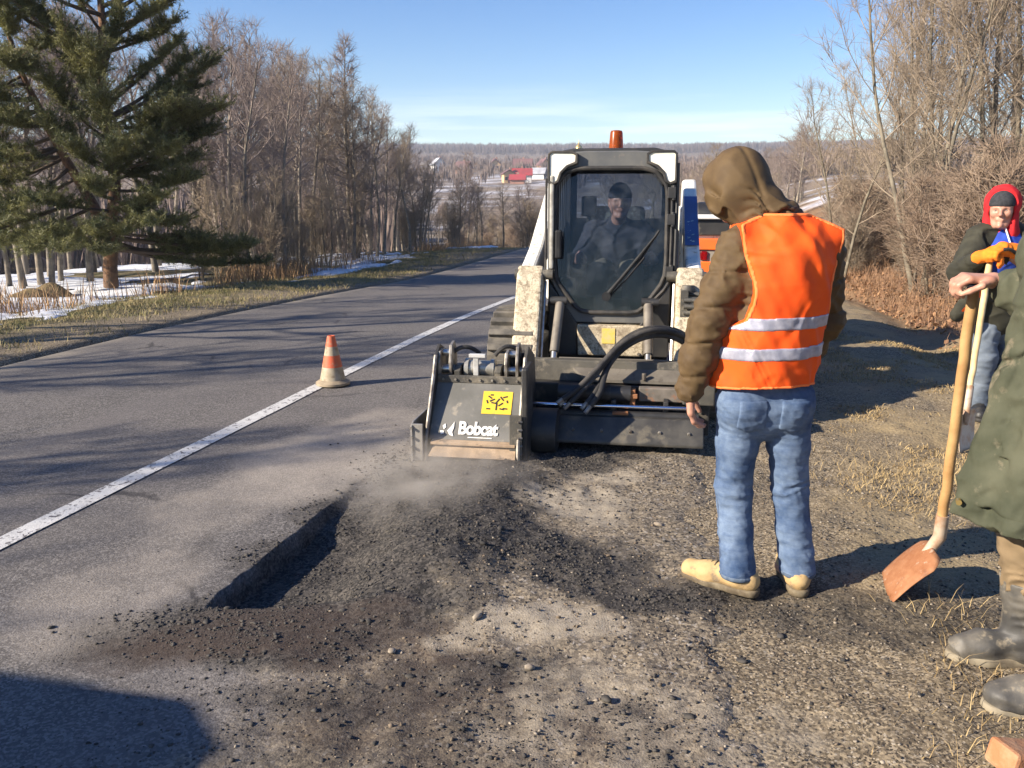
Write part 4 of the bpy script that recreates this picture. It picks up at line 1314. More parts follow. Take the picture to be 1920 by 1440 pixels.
# hood: upper and lower sheet
G().add([(HX0, -1.00, .435), (HX1, -1.00, .435), (HX1, -1.245, .125), (HX0, -1.245, .125), (HX0, -.985, .425), (HX1, -.985, .425), (HX1, -1.225, .115), (HX0, -1.225, .115)],
        [(0, 1, 2, 3), (4, 5, 6, 7), (0, 1, 5, 4), (1, 2, 6, 5), (2, 3, 7, 6), (3, 0, 4, 7)]).obj('hood', mat('hood_sheet', (0.12, 0.116, 0.10), 0.45, 0, (0.165, 0.158, 0.14), 5, 0.4, 0.62, dirt=(0.27, 0.24, 0.195), dirt_amt=0.12, dscale=12, bmp=0.08, bscale=60), PL)
G().prism([(-.98, .425), (-1.01, .43), (-1.01, .475), (-.98, .475)], HX0 + .01, HX1 - .01, 'x').obj('hood_flange', grey_steel, PL, bevel=0.003)
G().prism([(-1.245, .105), (-1.285, .10), (-1.285, .115), (-1.245, .125)], HX0 + .03, HX1 - .02, 'x').obj('hood_ledge', sand_steel, PL, bevel=0.002)
G().add([(HX0 + .05, -1.25, .105), (HX1 - .02, -1.25, .105), (HX1 - .015, -1.315, .035), (HX0 + .02, -1.315, .035), (HX0 + .05, -1.235, .095), (HX1 - .02, -1.235, .095), (HX1 - .015, -1.30, .025), (HX0 + .02, -1.30, .025)],
        [(0, 1, 2, 3), (4, 5, 6, 7), (0, 1, 5, 4), (1, 2, 6, 5), (2, 3, 7, 6), (3, 0, 4, 7)]).obj('scraper_lip', sand_steel, PL)
for k in range(7):
    G().cyl((HX0 + .05 + .078 * k, -1.012, .452), (HX0 + .05 + .078 * k, -1.022, .452), .008, 6).obj('bolt', worn_edge, PL)
for k in range(5):
    G().cyl((HX1 + .0215, -1.268, .06 + .05 * k), (HX1 - .002, -1.282, .06 + .05 * k), .007, 6).obj('bolt', worn_edge, PL)
for k in range(6):
    G().cyl((-.36 + .18 * k, -.905, .135), (-.36 + .18 * k, -.918, .128), .010, 6).obj('bolt', worn_edge, PL)
for x in (-.50, .62):
    for z in (.10, .20, .30):
        G().cyl((x, -.60, z), (x, -.614, z), .010, 6).obj('bolt', worn_edge, PL)
# drum with picks under the hood
dm = empty('drum'); dm.parent = PL
G().cyl((HX0 + .03, -.98, .10), (HX1 - .03, -.98, .10), .15, 28).obj('core', black_steel, dm, smooth=True)
for i in range(30):
    a = i * 2.05; x = HX0 + .05 + (HX1 - HX0 - .10) * i / 29.0
    c = np.array((x, -.98, .10)); d = np.array((0, math.cos(a), math.sin(a)))
    G().tube([c + d * .14, c + d * .19, c + d * .222], [.02, .017, .004], 8).obj('pick', worn_edge, dm)
# ears, linkage and post above the hood
for x in (-1.03, -.955, -.60, -.53):
    tall = x in (-.955, -.53)
    G().prism([(-.98, .42), (-1.0, .55), (-.97, .66 if tall else .62), (-.90, .68 if tall else .63), (-.84, .62), (-.82, .42)], x - .009, x + .009, 'x').obj('ear', worn_edge, PL, bevel=0.003)
for x0, x1, y, z, r_ in ((-1.05, -.94, -.92, .50, .028), (-.62, -.50, -.92, .50, .028), (-1.04, -.95, -.90, .60, .022), (-.61, -.52, -.90, .60, .022)):
    G().cyl((x0, y, z), (x1, y, z), r_, 14).obj('pivot_pin', bright_steel, PL, smooth=True)
G().cyl((-.88, -.90, .505), (-.68, -.90, .505), .05, 18).cyl((-.875, -.90, .505), (-.85, -.90, .505), .062, 18).cyl((-.71, -.90, .505), (-.685, -.90, .505), .062, 18).obj('link_roller', mat('pale_roller', (0.50, 0.48, 0.42), 0.4, 0.5, (0.3, 0.28, 0.24), 14), PL, smooth=True)
G().box((-.795, -.965, .515), (.032, .02, .17)).box((-.785, -.965, .598), (.105, .035, .022)).obj('depth_post', mat('galvanized_post', (0.58, 0.57, 0.54), 0.5, 0.2, (0.42, 0.41, 0.38), 18), PL, bevel=0.003)
for x in (-.915, -.655):
    G().prism([(-.97, .42), (-.985, .50), (-.95, .53), (-.86, .53), (-.84, .42)], x - .02, x + .02, 'x').obj('bracket', grey_steel, PL, bevel=0.004)
for (a, b_) in (((-.96, -.90, .60), (-.80, -.82, .585)), ((-.69, -.88, .585), (-.55, -.80, .61))):
    a, b_ = np.array(a), np.array(b_); mid = (a + b_) / 2 + np.array([0, -.02, .085])
    t = np.linspace(0, 1, 12)[:, None]
    G().tube((1 - t) ** 2 * a + 2 * t * (1 - t) * mid + t * t * b_, .014, 8).obj('link_hose', rubber, PL, smooth=True)
G().bb(-.62, -.50, -.84, -.70, .45, .60).bb(-.98, -.52, -.84, -.72, .42, .50).obj('head_pivot', black_steel, PL, bevel=0.01)
# print on the hood: sticker, lettering, emblem (flat on the sloping sheet)
def on_hood(u, v, lift=.003):
    """u across (metres from the left), v down the sheet from 0 to 1"""
    top = np.array((HX0, -1.00, .435)); dn = np.array((0, -.245, -.31)); nn_ = np.array((0, -.31, .245)); nn_ = nn_ / np.linalg.norm(nn_)
    return top + np.array((u, 0, 0)) + dn * v + nn_ * lift
def hood_quad(u0, u1, v0, v1, lift): return [on_hood(u0, v0, lift), on_hood(u1, v0, lift), on_hood(u1, v1, lift), on_hood(u0, v1, lift)]
def thin(g, q, th=.0012):
    n_ = np.cross(q[1] - q[0], q[2] - q[0]); n_ = n_ / np.linalg.norm(n_) * th
    k = len(q)
    return g.add(list(q) + [p + n_ for p in q], [tuple(range(k)), tuple(range(k, 2 * k))] + [(i, (i + 1) % k, (i + 1) % k + k, i + k) for i in range(k)])
stk = thin(G(), hood_quad(.315, .50, .155, .545, .004)).obj('warning_sticker', yellow_decal, PL)
pk = G(); rr = random.Random(9)
for (u, v, a, ln) in ((.36, .26, .6, .03), (.375, .31, -.5, .035), (.345, .34, 1.2, .025), (.39, .36, .2, .04), (.41, .32, -1.0, .04), (.405, .42, 1.57, .05), (.435, .28, .9, .035), (.455, .25, -.3, .03), (.43, .38, -.7, .035), (.46, .45, .1, .03), (.44, .46, .2, .03), (.355, .46, .0, .025), (.37, .22, 0, .02), (.47, .33, 1.3, .02)):
    c = np.array([u, v]); d = np.array([math.cos(a), math.sin(a) * 2.4]) * ln / 2; e = np.array([-math.sin(a), math.cos(a) * 2.4]) * .005
    thin(pk, [on_hood(*(c - d - e), .0062), on_hood(*(c + d - e), .0062), on_hood(*(c + d + e), .0062), on_hood(*(c - d + e), .0062)], .0008)
ink = mat('black_print', (0.02, 0.02, 0.02), 0.6)
tag(link('pictogram', pk.mesh('pictogram'), stk, ink), kind='stuff')
cu = bpy.data.curves.new('lettering', 'FONT')
cu.body = 'Bobcat'; cu.size = .118; cu.extrude = .001; cu.offset = .0038; cu.space_character = 0.92
lt = bpy.data.objects.new('lettering', cu); COL.objects.link(lt); lt.parent = PL
cu.materials.append(white_decal)
p0 = on_hood(.185, .905, .005)
lt.location = p0; lt.rotation_euler = (math.atan2(.31, .245), 0, 0); lt.scale = (.80, 1.0, 1)
_dg = bpy.context.evaluated_depsgraph_get()
_me = bpy.data.meshes.new_from_object(lt.evaluated_get(_dg))
_l2 = link('lettering', _me, PL)
_l2.location = lt.location; _l2.rotation_euler = lt.rotation_euler; _l2.scale = lt.scale
bpy.data.objects.remove(lt); _l2.name = 'lettering'
em = G()
for poly in ([(.118, .86), (.135, .80), (.150, .74), (.156, .70), (.158, .80), (.150, .88), (.160, .95), (.135, .93)], [(.085, .78), (.10, .74), (.108, .80), (.095, .84)], [(.072, .86), (.095, .86), (.10, .91), (.08, .92)]):
    thin(em, [on_hood(u, v, .005) for u, v in poly], .0008)
em.obj('emblem', white_decal, PL)
tm_ = G(); thin(tm_, [on_hood(u, v, .005) for u, v in ((.25, .95), (.40, .95), (.40, .965), (.25, .965))], .0006); tm_.obj('small_print', white_decal, PL)
# hoses between loader and planer
for k, (dy, dz, ex, ez) in enumerate(((.0, .022, -.235, .315), (-.028, .0, -.205, .300), (.012, -.020, -.10, .300), (-.022, -.030, -.075, .285), (-.05, .016, -.25, .325))):
    wv_ = .012 * math.sin(k * 2.1)
    pts = np.array([(.555 - .012 * k, -.16 + dy, .50), (.55, -.23 + dy, .60 + dz), (.47, -.36 + dy, .675 + dz), (.34, -.45 + dy, .715 + dz * .8), (.20 + wv_, -.52 + dy, .695 + dz), (.09, -.58 + dy + wv_, .625 + dz),
                    (.01 - wv_, -.66 + dy, .53 + dz), (-.05 + (ex + .16) * .5, -.76 + dy, .435 + dz * .7), (ex + .06, -.84 + dy, .36), (ex, -.89 + dy * .5, ez)])
    tt = np.linspace(0, 1, len(pts)); t2 = np.linspace(0, 1, 40)
    Q = np.stack([np.interp(t2, tt, pts[:, i]) for i in range(3)], 1)
    for _ in range(6): Q[1:-1] = (Q[:-2] + 2 * Q[1:-1] + Q[2:]) / 4
    G().tube(Q, .0185, 10).obj('hose', rubber, PL, smooth=True)
    G().cyl(Q[-1], Q[-1] + (Q[-1] - Q[-4]) * .8, .014, 8).obj('hose_fitting', worn_edge, PL, smooth=True)
G().tube([(.47, -.30, .52), (.48, -.33, .45), (.465, -.36, .38)], .016, 8).obj('white_hose_sleeve', white_decal, PL, smooth=True)

# ------------------------------------------------------------------ second machine behind
SM = empty('parked_loader', (2.25, 9.0, -0.02), -R(14), 'white and orange loader parked behind, partly hidden by the vest worker', 'loader')
orange_paint = mat('orange_paint', (0.85, 0.16, 0.02), 0.4, 0, (0.70, 0.14, 0.03), 4, dirt=(0.2, 0.14, 0.09), dirt_amt=0.02, dscale=9)
G().prism([(.10, .45), (1.6, .45), (1.6, 1.0), (1.5, 1.25), (.30, 1.30), (.06, 1.22)], -.42, .42, 'x').obj('engine_housing', white_paint, SM, bevel=0.03)
tg = empty('tailgate'); tg.parent = SM
G().ring([(-.36, 1.17), (.36, 1.17), (.36, .58), (-.36, .58)], [(-.30, 1.05), (.30, 1.05), (.30, .93), (-.30, .93)], -.01, .07).obj('door_panel', orange_paint, tg, bevel=0.012)
G().bb(-.30, .30, .015, .055, .93, 1.05).obj('lamp_recess', mat('recess_grey', (0.25, 0.22, 0.18), 0.7), tg)
for x in (-.24, .24):
    G().box((x, .005, .99), (.07, .03, .09)).obj('tail_light', amber_material('red_lens', (0.55, 0.01, 0.015)), tg, bevel=0.008)
G().bb(-.36, .36, -.0, .08, .46, .58).obj('bumper', black_steel, SM, bevel=0.01)
for sx in (-1, 1):
    G().prism([(-.02, .42), (-.02, 1.2), (.08, 1.46), (.22, 1.50), (.30, 1.40), (.22, .42)], sx * .44 - .035, sx * .44 + .035, 'x').obj('tower', white_paint, SM, bevel=0.02)
    G().prism([(.10, 1.30), (.08, 1.45), (.25, 1.50), (1.5, 1.15), (2.2, .7), (2.1, .6), (1.4, 1.0)], sx * .54 - .05, sx * .54 + .05, 'x').obj('lift_arm', white_paint, SM, bevel=0.02)
    for y in (.35, 1.25):
        G().lathe([(.10, -.12), (.24, -.12), (.285, -.08), (.285, .08), (.24, .12), (.10, .12)], n=28).obj('wheel', rubber, SM, smooth=True)
        wv = SM.children[-1]
        wv.rotation_euler = (0, R(90), 0); wv.location = (sx * .56, y, .285)
G().prism([(.12, 1.30), (.14, 1.45), (.25, 1.54), (.9, 1.54), (1.0, 1.30)], -.36, .36, 'x').obj('engine_cover', black_steel, SM, bevel=0.04)
G().bb(-.40, .40, -.03, .04, 1.37, 1.415).obj('cross_bar', mat('bar_white', (0.75, 0.74, 0.70), 0.4), SM, bevel=0.008)
G().bb(-.36, .36, .02, .10, 1.20, 1.36).obj('grille', black_steel, SM, bevel=0.01)
G().bb(-.37, .37, .9, 1.7, 1.25, 1.95).obj('cab', black_steel, SM, bevel=0.04) if False else None
G().box((.30, -.02, 1.44), (.06, .05, .05)).obj('tail_light', MATS.get('rl') or amber_material('red_lens_small', (0.6, 0.03, 0.03)), SM, bevel=0.008)
G().bb(-.40, .40, .05, 1.6, .25, .46).obj('chassis', black_steel, SM, bevel=0.02)
# ------------------------------------------------------------------ people: bodies and clothes as smooth blended volumes
def surface_nets(D, org, vox):
    nx, ny, nz = D.shape
    S = D < 0
    c = np.zeros((nx - 1, ny - 1, nz - 1), dtype=np.int8)
    for dx in (0, 1):
        for dy in (0, 1):
            for dz in (0, 1):
                c += S[dx:nx - 1 + dx, dy:ny - 1 + dy, dz:nz - 1 + dz]
    act = (c > 0) & (c < 8)
    I = np.argwhere(act)
    vid = np.full(act.shape, -1, dtype=np.int32)
    vid[act] = np.arange(len(I))
    acc = np.zeros((len(I), 3)); cnt = np.zeros(len(I))
    corners = [(a, b, d) for a in (0, 1) for b in (0, 1) for d in (0, 1)]
    vals = {q: D[I[:, 0] + q[0], I[:, 1] + q[1], I[:, 2] + q[2]] for q in corners}
    for q in corners:
        for ax in range(3):
            if q[ax] == 0:
                p = list(q); p[ax] = 1; p = tuple(p)
                a, b = vals[q], vals[p]
                m = (a < 0) != (b < 0)
                t = np.where(m, a / np.where(np.abs(a - b) < 1e-9, 1, a - b), 0)
                pos = np.tile(np.array(q, dtype=float), (len(I), 1)); pos[:, ax] += t
                acc[m] += pos[m]; cnt[m] += 1
    V = (I + acc / np.maximum(cnt, 1)[:, None]) * vox + org
    F = []
    for ax in range(3):
        sl0 = [slice(None)] * 3; sl1 = [slice(None)] * 3
        sl0[ax] = slice(0, -1); sl1[ax] = slice(1, None)
        a, b = S[tuple(sl0)], S[tuple(sl1)]
        o1, o2 = [(1, 2), (2, 0), (0, 1)][ax]
        for flip in (False, True):
            e = np.argwhere((a & ~b) if not flip else (~a & b))
            ok = (e[:, o1] > 0) & (e[:, o2] > 0) & (e[:, o1] < D.shape[o1] - 1) & (e[:, o2] < D.shape[o2] - 1)
            e = e[ok]
            def cell(d1, d2):
                k = e.copy(); k[:, o1] -= d1; k[:, o2] -= d2
                return vid[k[:, 0], k[:, 1], k[:, 2]]
            q = np.stack([cell(1, 1), cell(0, 1), cell(0, 0), cell(1, 0)], 1)
            if flip: q = q[:, ::-1]
            F.append(q[(q >= 0).all(1)])
    return V, np.concatenate(F)


class Blob:
    """smooth union of tapered, optionally flattened capsules"""
    def __init__(s, vox=0.007, k=0.03): s.p = []; s.vox = vox; s.k = k; s.sub = []; s.post = []

    def cap(s, a, b, ra, rb=None, flat=None, ratio=1.0, k=None):
        s.p.append((np.array(a, float), np.array(b, float), ra, ra if rb is None else rb, None if flat is None else np.array(flat, float) / np.linalg.norm(flat), ratio, s.k if k is None else k)); return s

    def ball(s, c, r, flat=None, ratio=1.0, k=None): return s.cap(c, np.array(c, float) + 1e-4, r, r, flat, ratio, k)

    def chain(s, pts, rads, flat=None, ratio=1.0, k=None):
        for i in range(len(pts) - 1): s.cap(pts[i], pts[i + 1], rads[i], rads[i + 1], flat, ratio, k)
        return s

    @staticmethod
    def dist(X, Y, Z, pr):
        a, b, ra, rb, fl, ratio, k = pr
        ba = b - a; L2 = max(ba @ ba, 1e-12)
        px, py, pz = X - a[0], Y - a[1], Z - a[2]
        h = np.clip((px * ba[0] + py * ba[1] + pz * ba[2]) / L2, 0, 1)
        qx, qy, qz = px - h * ba[0], py - h * ba[1], pz - h * ba[2]
        r = ra + (rb - ra) * h
        if fl is not None:
            c = (qx * fl[0] + qy * fl[1] + qz * fl[2]) * (1 / ratio - 1)
            qx, qy, qz = qx + c * fl[0], qy + c * fl[1], qz + c * fl[2]
            d = np.sqrt(qx * qx + qy * qy + qz * qz) - r
            return d * min(1.0, 0.5 + 0.5 * ratio)
        return np.sqrt(qx * qx + qy * qy + qz * qz) - r

    def field(s, grow=0.0, lo=None, hi=None):
        vox = s.vox
        if lo is None:
            ext = [(np.minimum(p[0], p[1]) - max(p[2], p[3]) * max(1, p[5])) for p in s.p]
            ext2 = [(np.maximum(p[0], p[1]) + max(p[2], p[3]) * max(1, p[5])) for p in s.p]
            lo = np.min(ext, 0) - 0.03 - grow; hi = np.max(ext2, 0) + 0.03 + grow
        n = np.ceil((hi - lo) / vox).astype(int) + 1
        D = np.full(n, 0.2, dtype=np.float32)
        ax = [(lo[i] + np.arange(n[i]) * vox).astype(np.float32) for i in range(3)]
        s.lo, s.hi, s.ax = lo, hi, ax
        for pr, sub in [(p, 0) for p in s.p] + [(p, 1) for p in s.sub]:
            a, b, ra, rb, fl, ratio, k = pr
            R_ = max(ra, rb) * max(1, ratio) + k + 0.03 + grow
            i0 = np.clip(((np.minimum(a, b) - R_ - lo) / vox).astype(int), 0, n - 1); i1 = np.clip(((np.maximum(a, b) + R_ - lo) / vox).astype(int) + 2, 0, n)
            if (i1 <= i0).any(): continue
            sl = tuple(slice(i0[i], i1[i]) for i in range(3))
            X, Y, Z = np.meshgrid(ax[0][sl[0]], ax[1][sl[1]], ax[2][sl[2]], indexing='ij', sparse=True)
            d = s.dist(X, Y, Z, pr).astype(np.float32) - (0 if sub else grow)
            cur = D[sl]
            if sub:
                h = np.maximum(k - np.abs(cur + d), 0) / k
                D[sl] = np.maximum(cur, -d) + h * h * k * 0.25
            else:
                h = np.maximum(k - np.abs(cur - d), 0) / k
                D[sl] = np.minimum(cur, d) - h * h * k * 0.25
        return D

    def grid(s): return np.meshgrid(*s.ax, indexing='ij', sparse=True)

    def obj(s, name, m, parent, fn=None, D=None):
        if D is None: D = s.field()
        if fn is not None:
            X, Y, Z = s.grid()
            D = fn(D, X, Y, Z)
        V, F = surface_nets(D, s.lo, s.vox)
        return link(name, np_mesh(name, V, F, True), parent, m)


def folds(D, X, Y, Z, amp=0.006, f=(18, 18, 30), seed=0, where=None):
    """cloth creases: ridged noise pushed into the surface"""
    m = np.abs(D) < 0.03
    I = np.nonzero(m)
    x = np.broadcast_to(X, D.shape)[I]; y = np.broadcast_to(Y, D.shape)[I]; z = np.broadcast_to(Z, D.shape)[I]
    w = vnoise(x * 7, y * 7, z * 7, seed + 3)
    n = vnoise(x * f[0] + 2.5 * w, y * f[1] + 2 * w, z * f[2] + 3.0 * w, seed)
    r = 1 - np.abs(2 * n - 1)
    n2 = vnoise(x * f[0] * 2.3, y * f[1] * 2.3, z * f[2] * 2.3 + 2 * w, seed + 5)
    d = (r - 0.5) * amp + (n2 - 0.5) * amp * 0.5
    if where is not None: d = d * where(x, y, z)
    D[I] -= d
    return D


def unit(v): v = np.array(v, float); return v / np.linalg.norm(v)


def hand(B, w, f, n, l, curl=(0.35, 0.5, 0.4), sc=1.0, thumb=0.5, r=0.0088, spread=0.06):
    """palm, four fingers, thumb. w wrist, f forward, n palm normal, l towards the thumb"""
    w = np.array(w, float); f, n, l = unit(f), unit(n), unit(l)
    kk = 0.006
    for i, (off, ln) in enumerate(((.030, .88), (.010, 1.0), (-.011, .94), (-.031, .76))):
        base = w + f * (.088 - abs(off + .0) * .12) * sc + l * off * sc
        B.cap(w + f * .012 + l * off * .55 * sc, base, .0155 * sc, .0125 * sc, k=.014)
        d = unit(f + l * off * spread * 30 * .06); p = base; a = 0
        for j, seg in enumerate((.044, .028, .021)):
            a += curl[j]
            dj = d * math.cos(a) + n * math.sin(a)
            q = p + dj * seg * ln * sc
            B.cap(p, q, (r - .0008 * j) * sc, (r - .0008 * (j + 1)) * sc, k=kk); p = q
    t0 = w + f * .022 * sc + l * .030 * sc
    d1 = unit(f * .72 + l * .62 + n * .25); t1 = t0 + d1 * .045 * sc
    d2 = unit(f * .85 + l * (.42 - thumb * .6) + n * (.15 + thumb * .5)); t2 = t1 + d2 * .036 * sc
    d3 = unit(f * .9 + l * (.2 - thumb * .7) + n * (.15 + thumb * .6)); t3 = t2 + d3 * .028 * sc
    B.cap(w + f * .01 + l * .012, t0, .016 * sc, .015 * sc, k=.012)
    B.cap(t0, t1, .0145 * sc, .0115 * sc, k=.010); B.cap(t1, t2, .0112 * sc, .0102 * sc, k=.006); B.cap(t2, t3, .0102 * sc, .0085 * sc, k=.006)


def head(B, c, fwd, up, sc=1.0):
    """skull, jaw, brow, nose, lips, ears; eye hollows are cut"""
    f, u = unit(fwd), unit(up); r = unit(np.cross(f, u)); u = np.cross(r, f)
    c = np.array(c, float)
    def P(a, b, d): return c + (r * a + f * b + u * d) * sc
    B.cap(P(0, -.022, .035), P(0, .022, .035), .088 * sc, .080 * sc, r, .90, k=.03)
    B.cap(P(0, .030, -.01), P(0, .045, -.085), .062 * sc, .036 * sc, r, 1.0, k=.03)
    for s_ in (-1, 1):
        B.cap(P(s_ * .058, -.01, -.03), P(s_ * .028, .055, -.098), .022 * sc, .018 * sc, k=.03)
        B.ball(P(s_ * .042, .068, -.018), .018 * sc, k=.035)            # cheekbone
        B.cap(P(s_ * .012, .099, .024), P(s_ * .047, .082, .022), .0095 * sc, .008 * sc, k=.012)   # brow
        B.cap(P(s_ * .086, -.008, .012), P(s_ * .083, -.004, -.032), .015 * sc, .010 * sc, r, .45, k=.008)   # ear
        pass
    B.cap(P(0, .098, .016), P(0, .122, -.022), .0085 * sc, .0125 * sc, k=.012)
    for s_ in (-1, 1): B.ball(P(s_ * .012, .109, -.025), .009 * sc, k=.008)
    B.cap(P(-.014, .089, -.058), P(.014, .089, -.058), .011 * sc, None, k=.016)
    B.sub.append((P(-.023, .094, -.064), P(.0, .101, -.0575), .0028 * sc, .0028 * sc, None, 1, .006)); B.sub.append((P(.0, .101, -.0575), P(.023, .094, -.064), .0028 * sc, .0028 * sc, None, 1, .006))
    B.ball(P(0, .088, -.098), .020 * sc, k=.02)
    for s_ in (-1, 1): B.sub.append((P(s_ * .032, .100, .006), P(s_ * .034, .1001, .006), .0105 * sc, .0105 * sc, None, 1, .012))
    B.eyes = [P(s_ * .032, .083, .006) for s_ in (-1, 1)]
    return P


eye_m = mat('eye', (0.10, 0.075, 0.06), 0.2, 0, (0.3, 0.28, 0.26), 90)
def add_eyes(B, body):
    for c in B.eyes: G().lathe([(.002, -.0095), (.0075, -.006), (.0098, 0), (.0075, .006), (.002, .0095)], c, 12).obj('eye', eye_m, body, smooth=True)


skin = mat('skin', (0.50, 0.265, 0.185), 0.5, 0, (0.42, 0.20, 0.135), 22, 0.4, 0.65, bmp=0.12, bscale=200, bdist=0.003)
def cloth_mat(name, a, b_, scale=30, rough=0.85, weave=420, bm=0.25):
    return mat(name, a, rough, 0, b_, scale, 0.38, 0.64, bmp=bm, bscale=weave, bdist=0.004, spec=0.25)
jacket_brown = cloth_mat('brown_padded_cloth', (0.112, 0.072, 0.033), (0.082, 0.052, 0.025), 14, 0.7)
orange_vest_m = cloth_mat('fluorescent_orange', (0.95, 0.115, 0.012), (0.86, 0.085, 0.010), 8, 0.7)
vest_trim_m = cloth_mat('orange_trim', (1.0, 0.24, 0.07), (0.9, 0.2, 0.05), 20)
reflect_m = mat('reflective_tape', (0.42, 0.42, 0.49), 0.45, 0.25, (0.33, 0.33, 0.40), 40, 0.4, 0.6, bmp=0.15, bscale=300)


def denim_material():
    m, t, b = new_mat('worn_denim')
    c = mixc(t, maprange(t, noise(t, 5, 6, 0.65), 0.36, 0.62), (0.036, 0.070, 0.150), (0.165, 0.225, 0.325))
    tcn = _n(t, 'ShaderNodeTexCoord'); mp_ = _n(t, 'ShaderNodeMapping'); mp_.inputs['Scale'].default_value = (14, 14, 60)
    t.links.new(tcn.outputs['Object'], mp_.inputs['Vector'])
    c = mixc(t, maprange(t, noise(t, 1.0, 5, 0.6, mp_.outputs[0]), 0.46, 0.70, 0, 0.4), c, (0.04, 0.075, 0.165))
    t.links.new(c, b.inputs['Base Color']); b.inputs['Roughness'].default_value = 0.85; b.inputs['Specular IOR Level'].default_value = 0.2
    bump(t, b, math_(t, 'ADD', noise(t, 500, 2), math_(t, 'MULTIPLY', noise(t, 1.0, 4, 0.6, mp_.outputs[0]), 1.5)), 0.35, 0.006)
    return m


denim = denim_material()
tan_leather = mat('tan_nubuck', (0.50, 0.35, 0.165), 0.8, 0, (0.42, 0.275, 0.12), 14, 0.4, 0.65, bmp=0.15, bscale=180, dirt=(0.24, 0.18, 0.115), dirt_amt=0.2, dscale=14)
sole_m = mat('dark_sole', (0.10, 0.075, 0.045), 0.8, 0, (0.2, 0.16, 0.1), 20)


def shoe(parent, ankle, toe_dir, m_upper, m_sole, length=.29, top=.13, width=.046, z0=0.0, nm='boot', vox=.006):
    """ankle boot with upper, sole and laces"""
    d = unit((toe_dir[0], toe_dir[1], 0)); s_ = np.array((-d[1], d[0], 0)); a = np.array((ankle[0], ankle[1], z0))
    rt = empty(nm); rt.parent = parent
    B = Blob(vox, .03)
    heel = a - d * .055; ball_ = a + d * .125; toe = a + d * (length - .095)
    B.cap(heel + [0, 0, .055], a + [0, 0, .065], .040, .044)
    B.cap(a + [0, 0, .07], ball_ + [0, 0, .045], .046, .043, s_, 1.05)
    B.cap(ball_ + [0, 0, .042], toe + [0, 0, .040], .045, .038, s_, 1.1)
    B.cap(a - d * .012 + [0, 0, .06], a - d * .015 + [0, 0, top], .046, .050)
    D = B.field(); X, Y, Z = B.grid()
    B.obj('upper', m_upper, rt, lambda D, X, Y, Z: folds(np.maximum(D, np.maximum(z0 + .018 - Z, Z - z0 - top - .02)), X, Y, Z, .003, (30, 30, 40), 5), D)
    S = Blob(vox, .02)
    S.cap(heel + [0, 0, .015], a + [0, 0, .015], width * .92, width * .9).cap(a + [0, 0, .015], ball_ + [0, 0, .015], width * .9, width * 1.06).cap(ball_ + [0, 0, .015], toe + [0, 0, .015], width * 1.06, width * .88)
    S.obj('sole', m_sole, rt, lambda D, X, Y, Z: np.maximum(D, np.maximum(z0 - .004 - Z, Z - z0 - .026)))
    g = G()
    for k in range(4):
        c = a + d * (.066 + .021 * k) + np.array([0, 0, .1075 - .0052 * k])
        g.tube([c - s_ * .026 - [0, 0, .011], c + [0, 0, .002], c + s_ * .026 - [0, 0, .011]], .0035, 6)
    g.obj('laces', m_sole, rt, smooth=True)
    tq = np.linspace(-1.5, 1.5, 13)
    G().tube([a + d * (.150 + .030 * math.cos(q_)) + s_ * .047 * math.sin(q_) + np.array([0, 0, .072 - .038 * abs(math.sin(q_)) ** 1.6]) for q_ in tq], .0022, 5).obj('toe_seam', m_sole, rt, smooth=True)
    return rt


# ---- worker in the orange vest, seen from behind ----------------------
BX, BY = 1.02, 3.24
BZ = gz(BX, BY) + 0.004
P1 = empty('person', (BX, BY, BZ), 0, 'worker from behind in orange vest, brown hooded jacket and blue jeans', 'person')
def q(x, y, z): return np.array((x - BX, y - BY, z))
pelvis, waist, chest, neck = q(.985, 3.25, .80), q(.995, 3.25, .98), q(1.015, 3.24, 1.26), q(.985, 3.26, 1.43)
hipL, hipR, kneeL, kneeR, ankL, ankR = q(.895, 3.25, .80), q(1.075, 3.25, .80), q(.895, 3.28, .42), q(1.122, 3.28, .42), q(.915, 3.225, .09), q(1.165, 3.25, .09)
shL, shR, elL, elR, wrL, wrR = q(.855, 3.24, 1.385), q(1.165, 3.25, 1.375), q(.745, 3.21, 1.10), q(1.225, 3.33, 1.10), q(.692, 3.23, .845), q(1.17, 3.46, .88)
headc = q(.850, 3.325, 1.60); hf, hu = unit((-.45, .80, -.42)), unit((-.12, .30, .95))
B = Blob(.0055, .03)
B.cap(pelvis, waist, .135, .125, (0, 1, 0), .72).cap(waist, chest, .125, .145, (0, 1, 0), .70).cap(chest, neck, .13, .06, (0, 1, 0), .8).cap(neck, headc - hu * .05, .055, .052)
for h_, k_, a_ in ((hipL, kneeL, ankL), (hipR, kneeR, ankR)): B.chain([h_, k_, a_, a_ - [0, 0, .05]], [.080, .052, .036, .036]); B.cap(a_ - [0, 0, .045], a_ + [-.02, .13, -.055], .034, .028)
for s_, e_, w_ in ((shL, elL, wrL), (shR, elR, wrR)): B.chain([chest + (s_ - chest) * .7, s_, e_, w_], [.06, .052, .040, .028])
head(B, headc, hf, hu, .9)
hand(B, wrL, (.06, .06, -1), (.85, .35, .05), (.15, .95, .05), (.35, .55, .45), 1.12, .6, r=.0102)
hand(B, wrR, (-.45, .35, -.6), (-.7, .2, .2), (.1, .7, .6), (.4, .5, .4), 1.0)
add_eyes(B, B.obj('body', skin, P1))
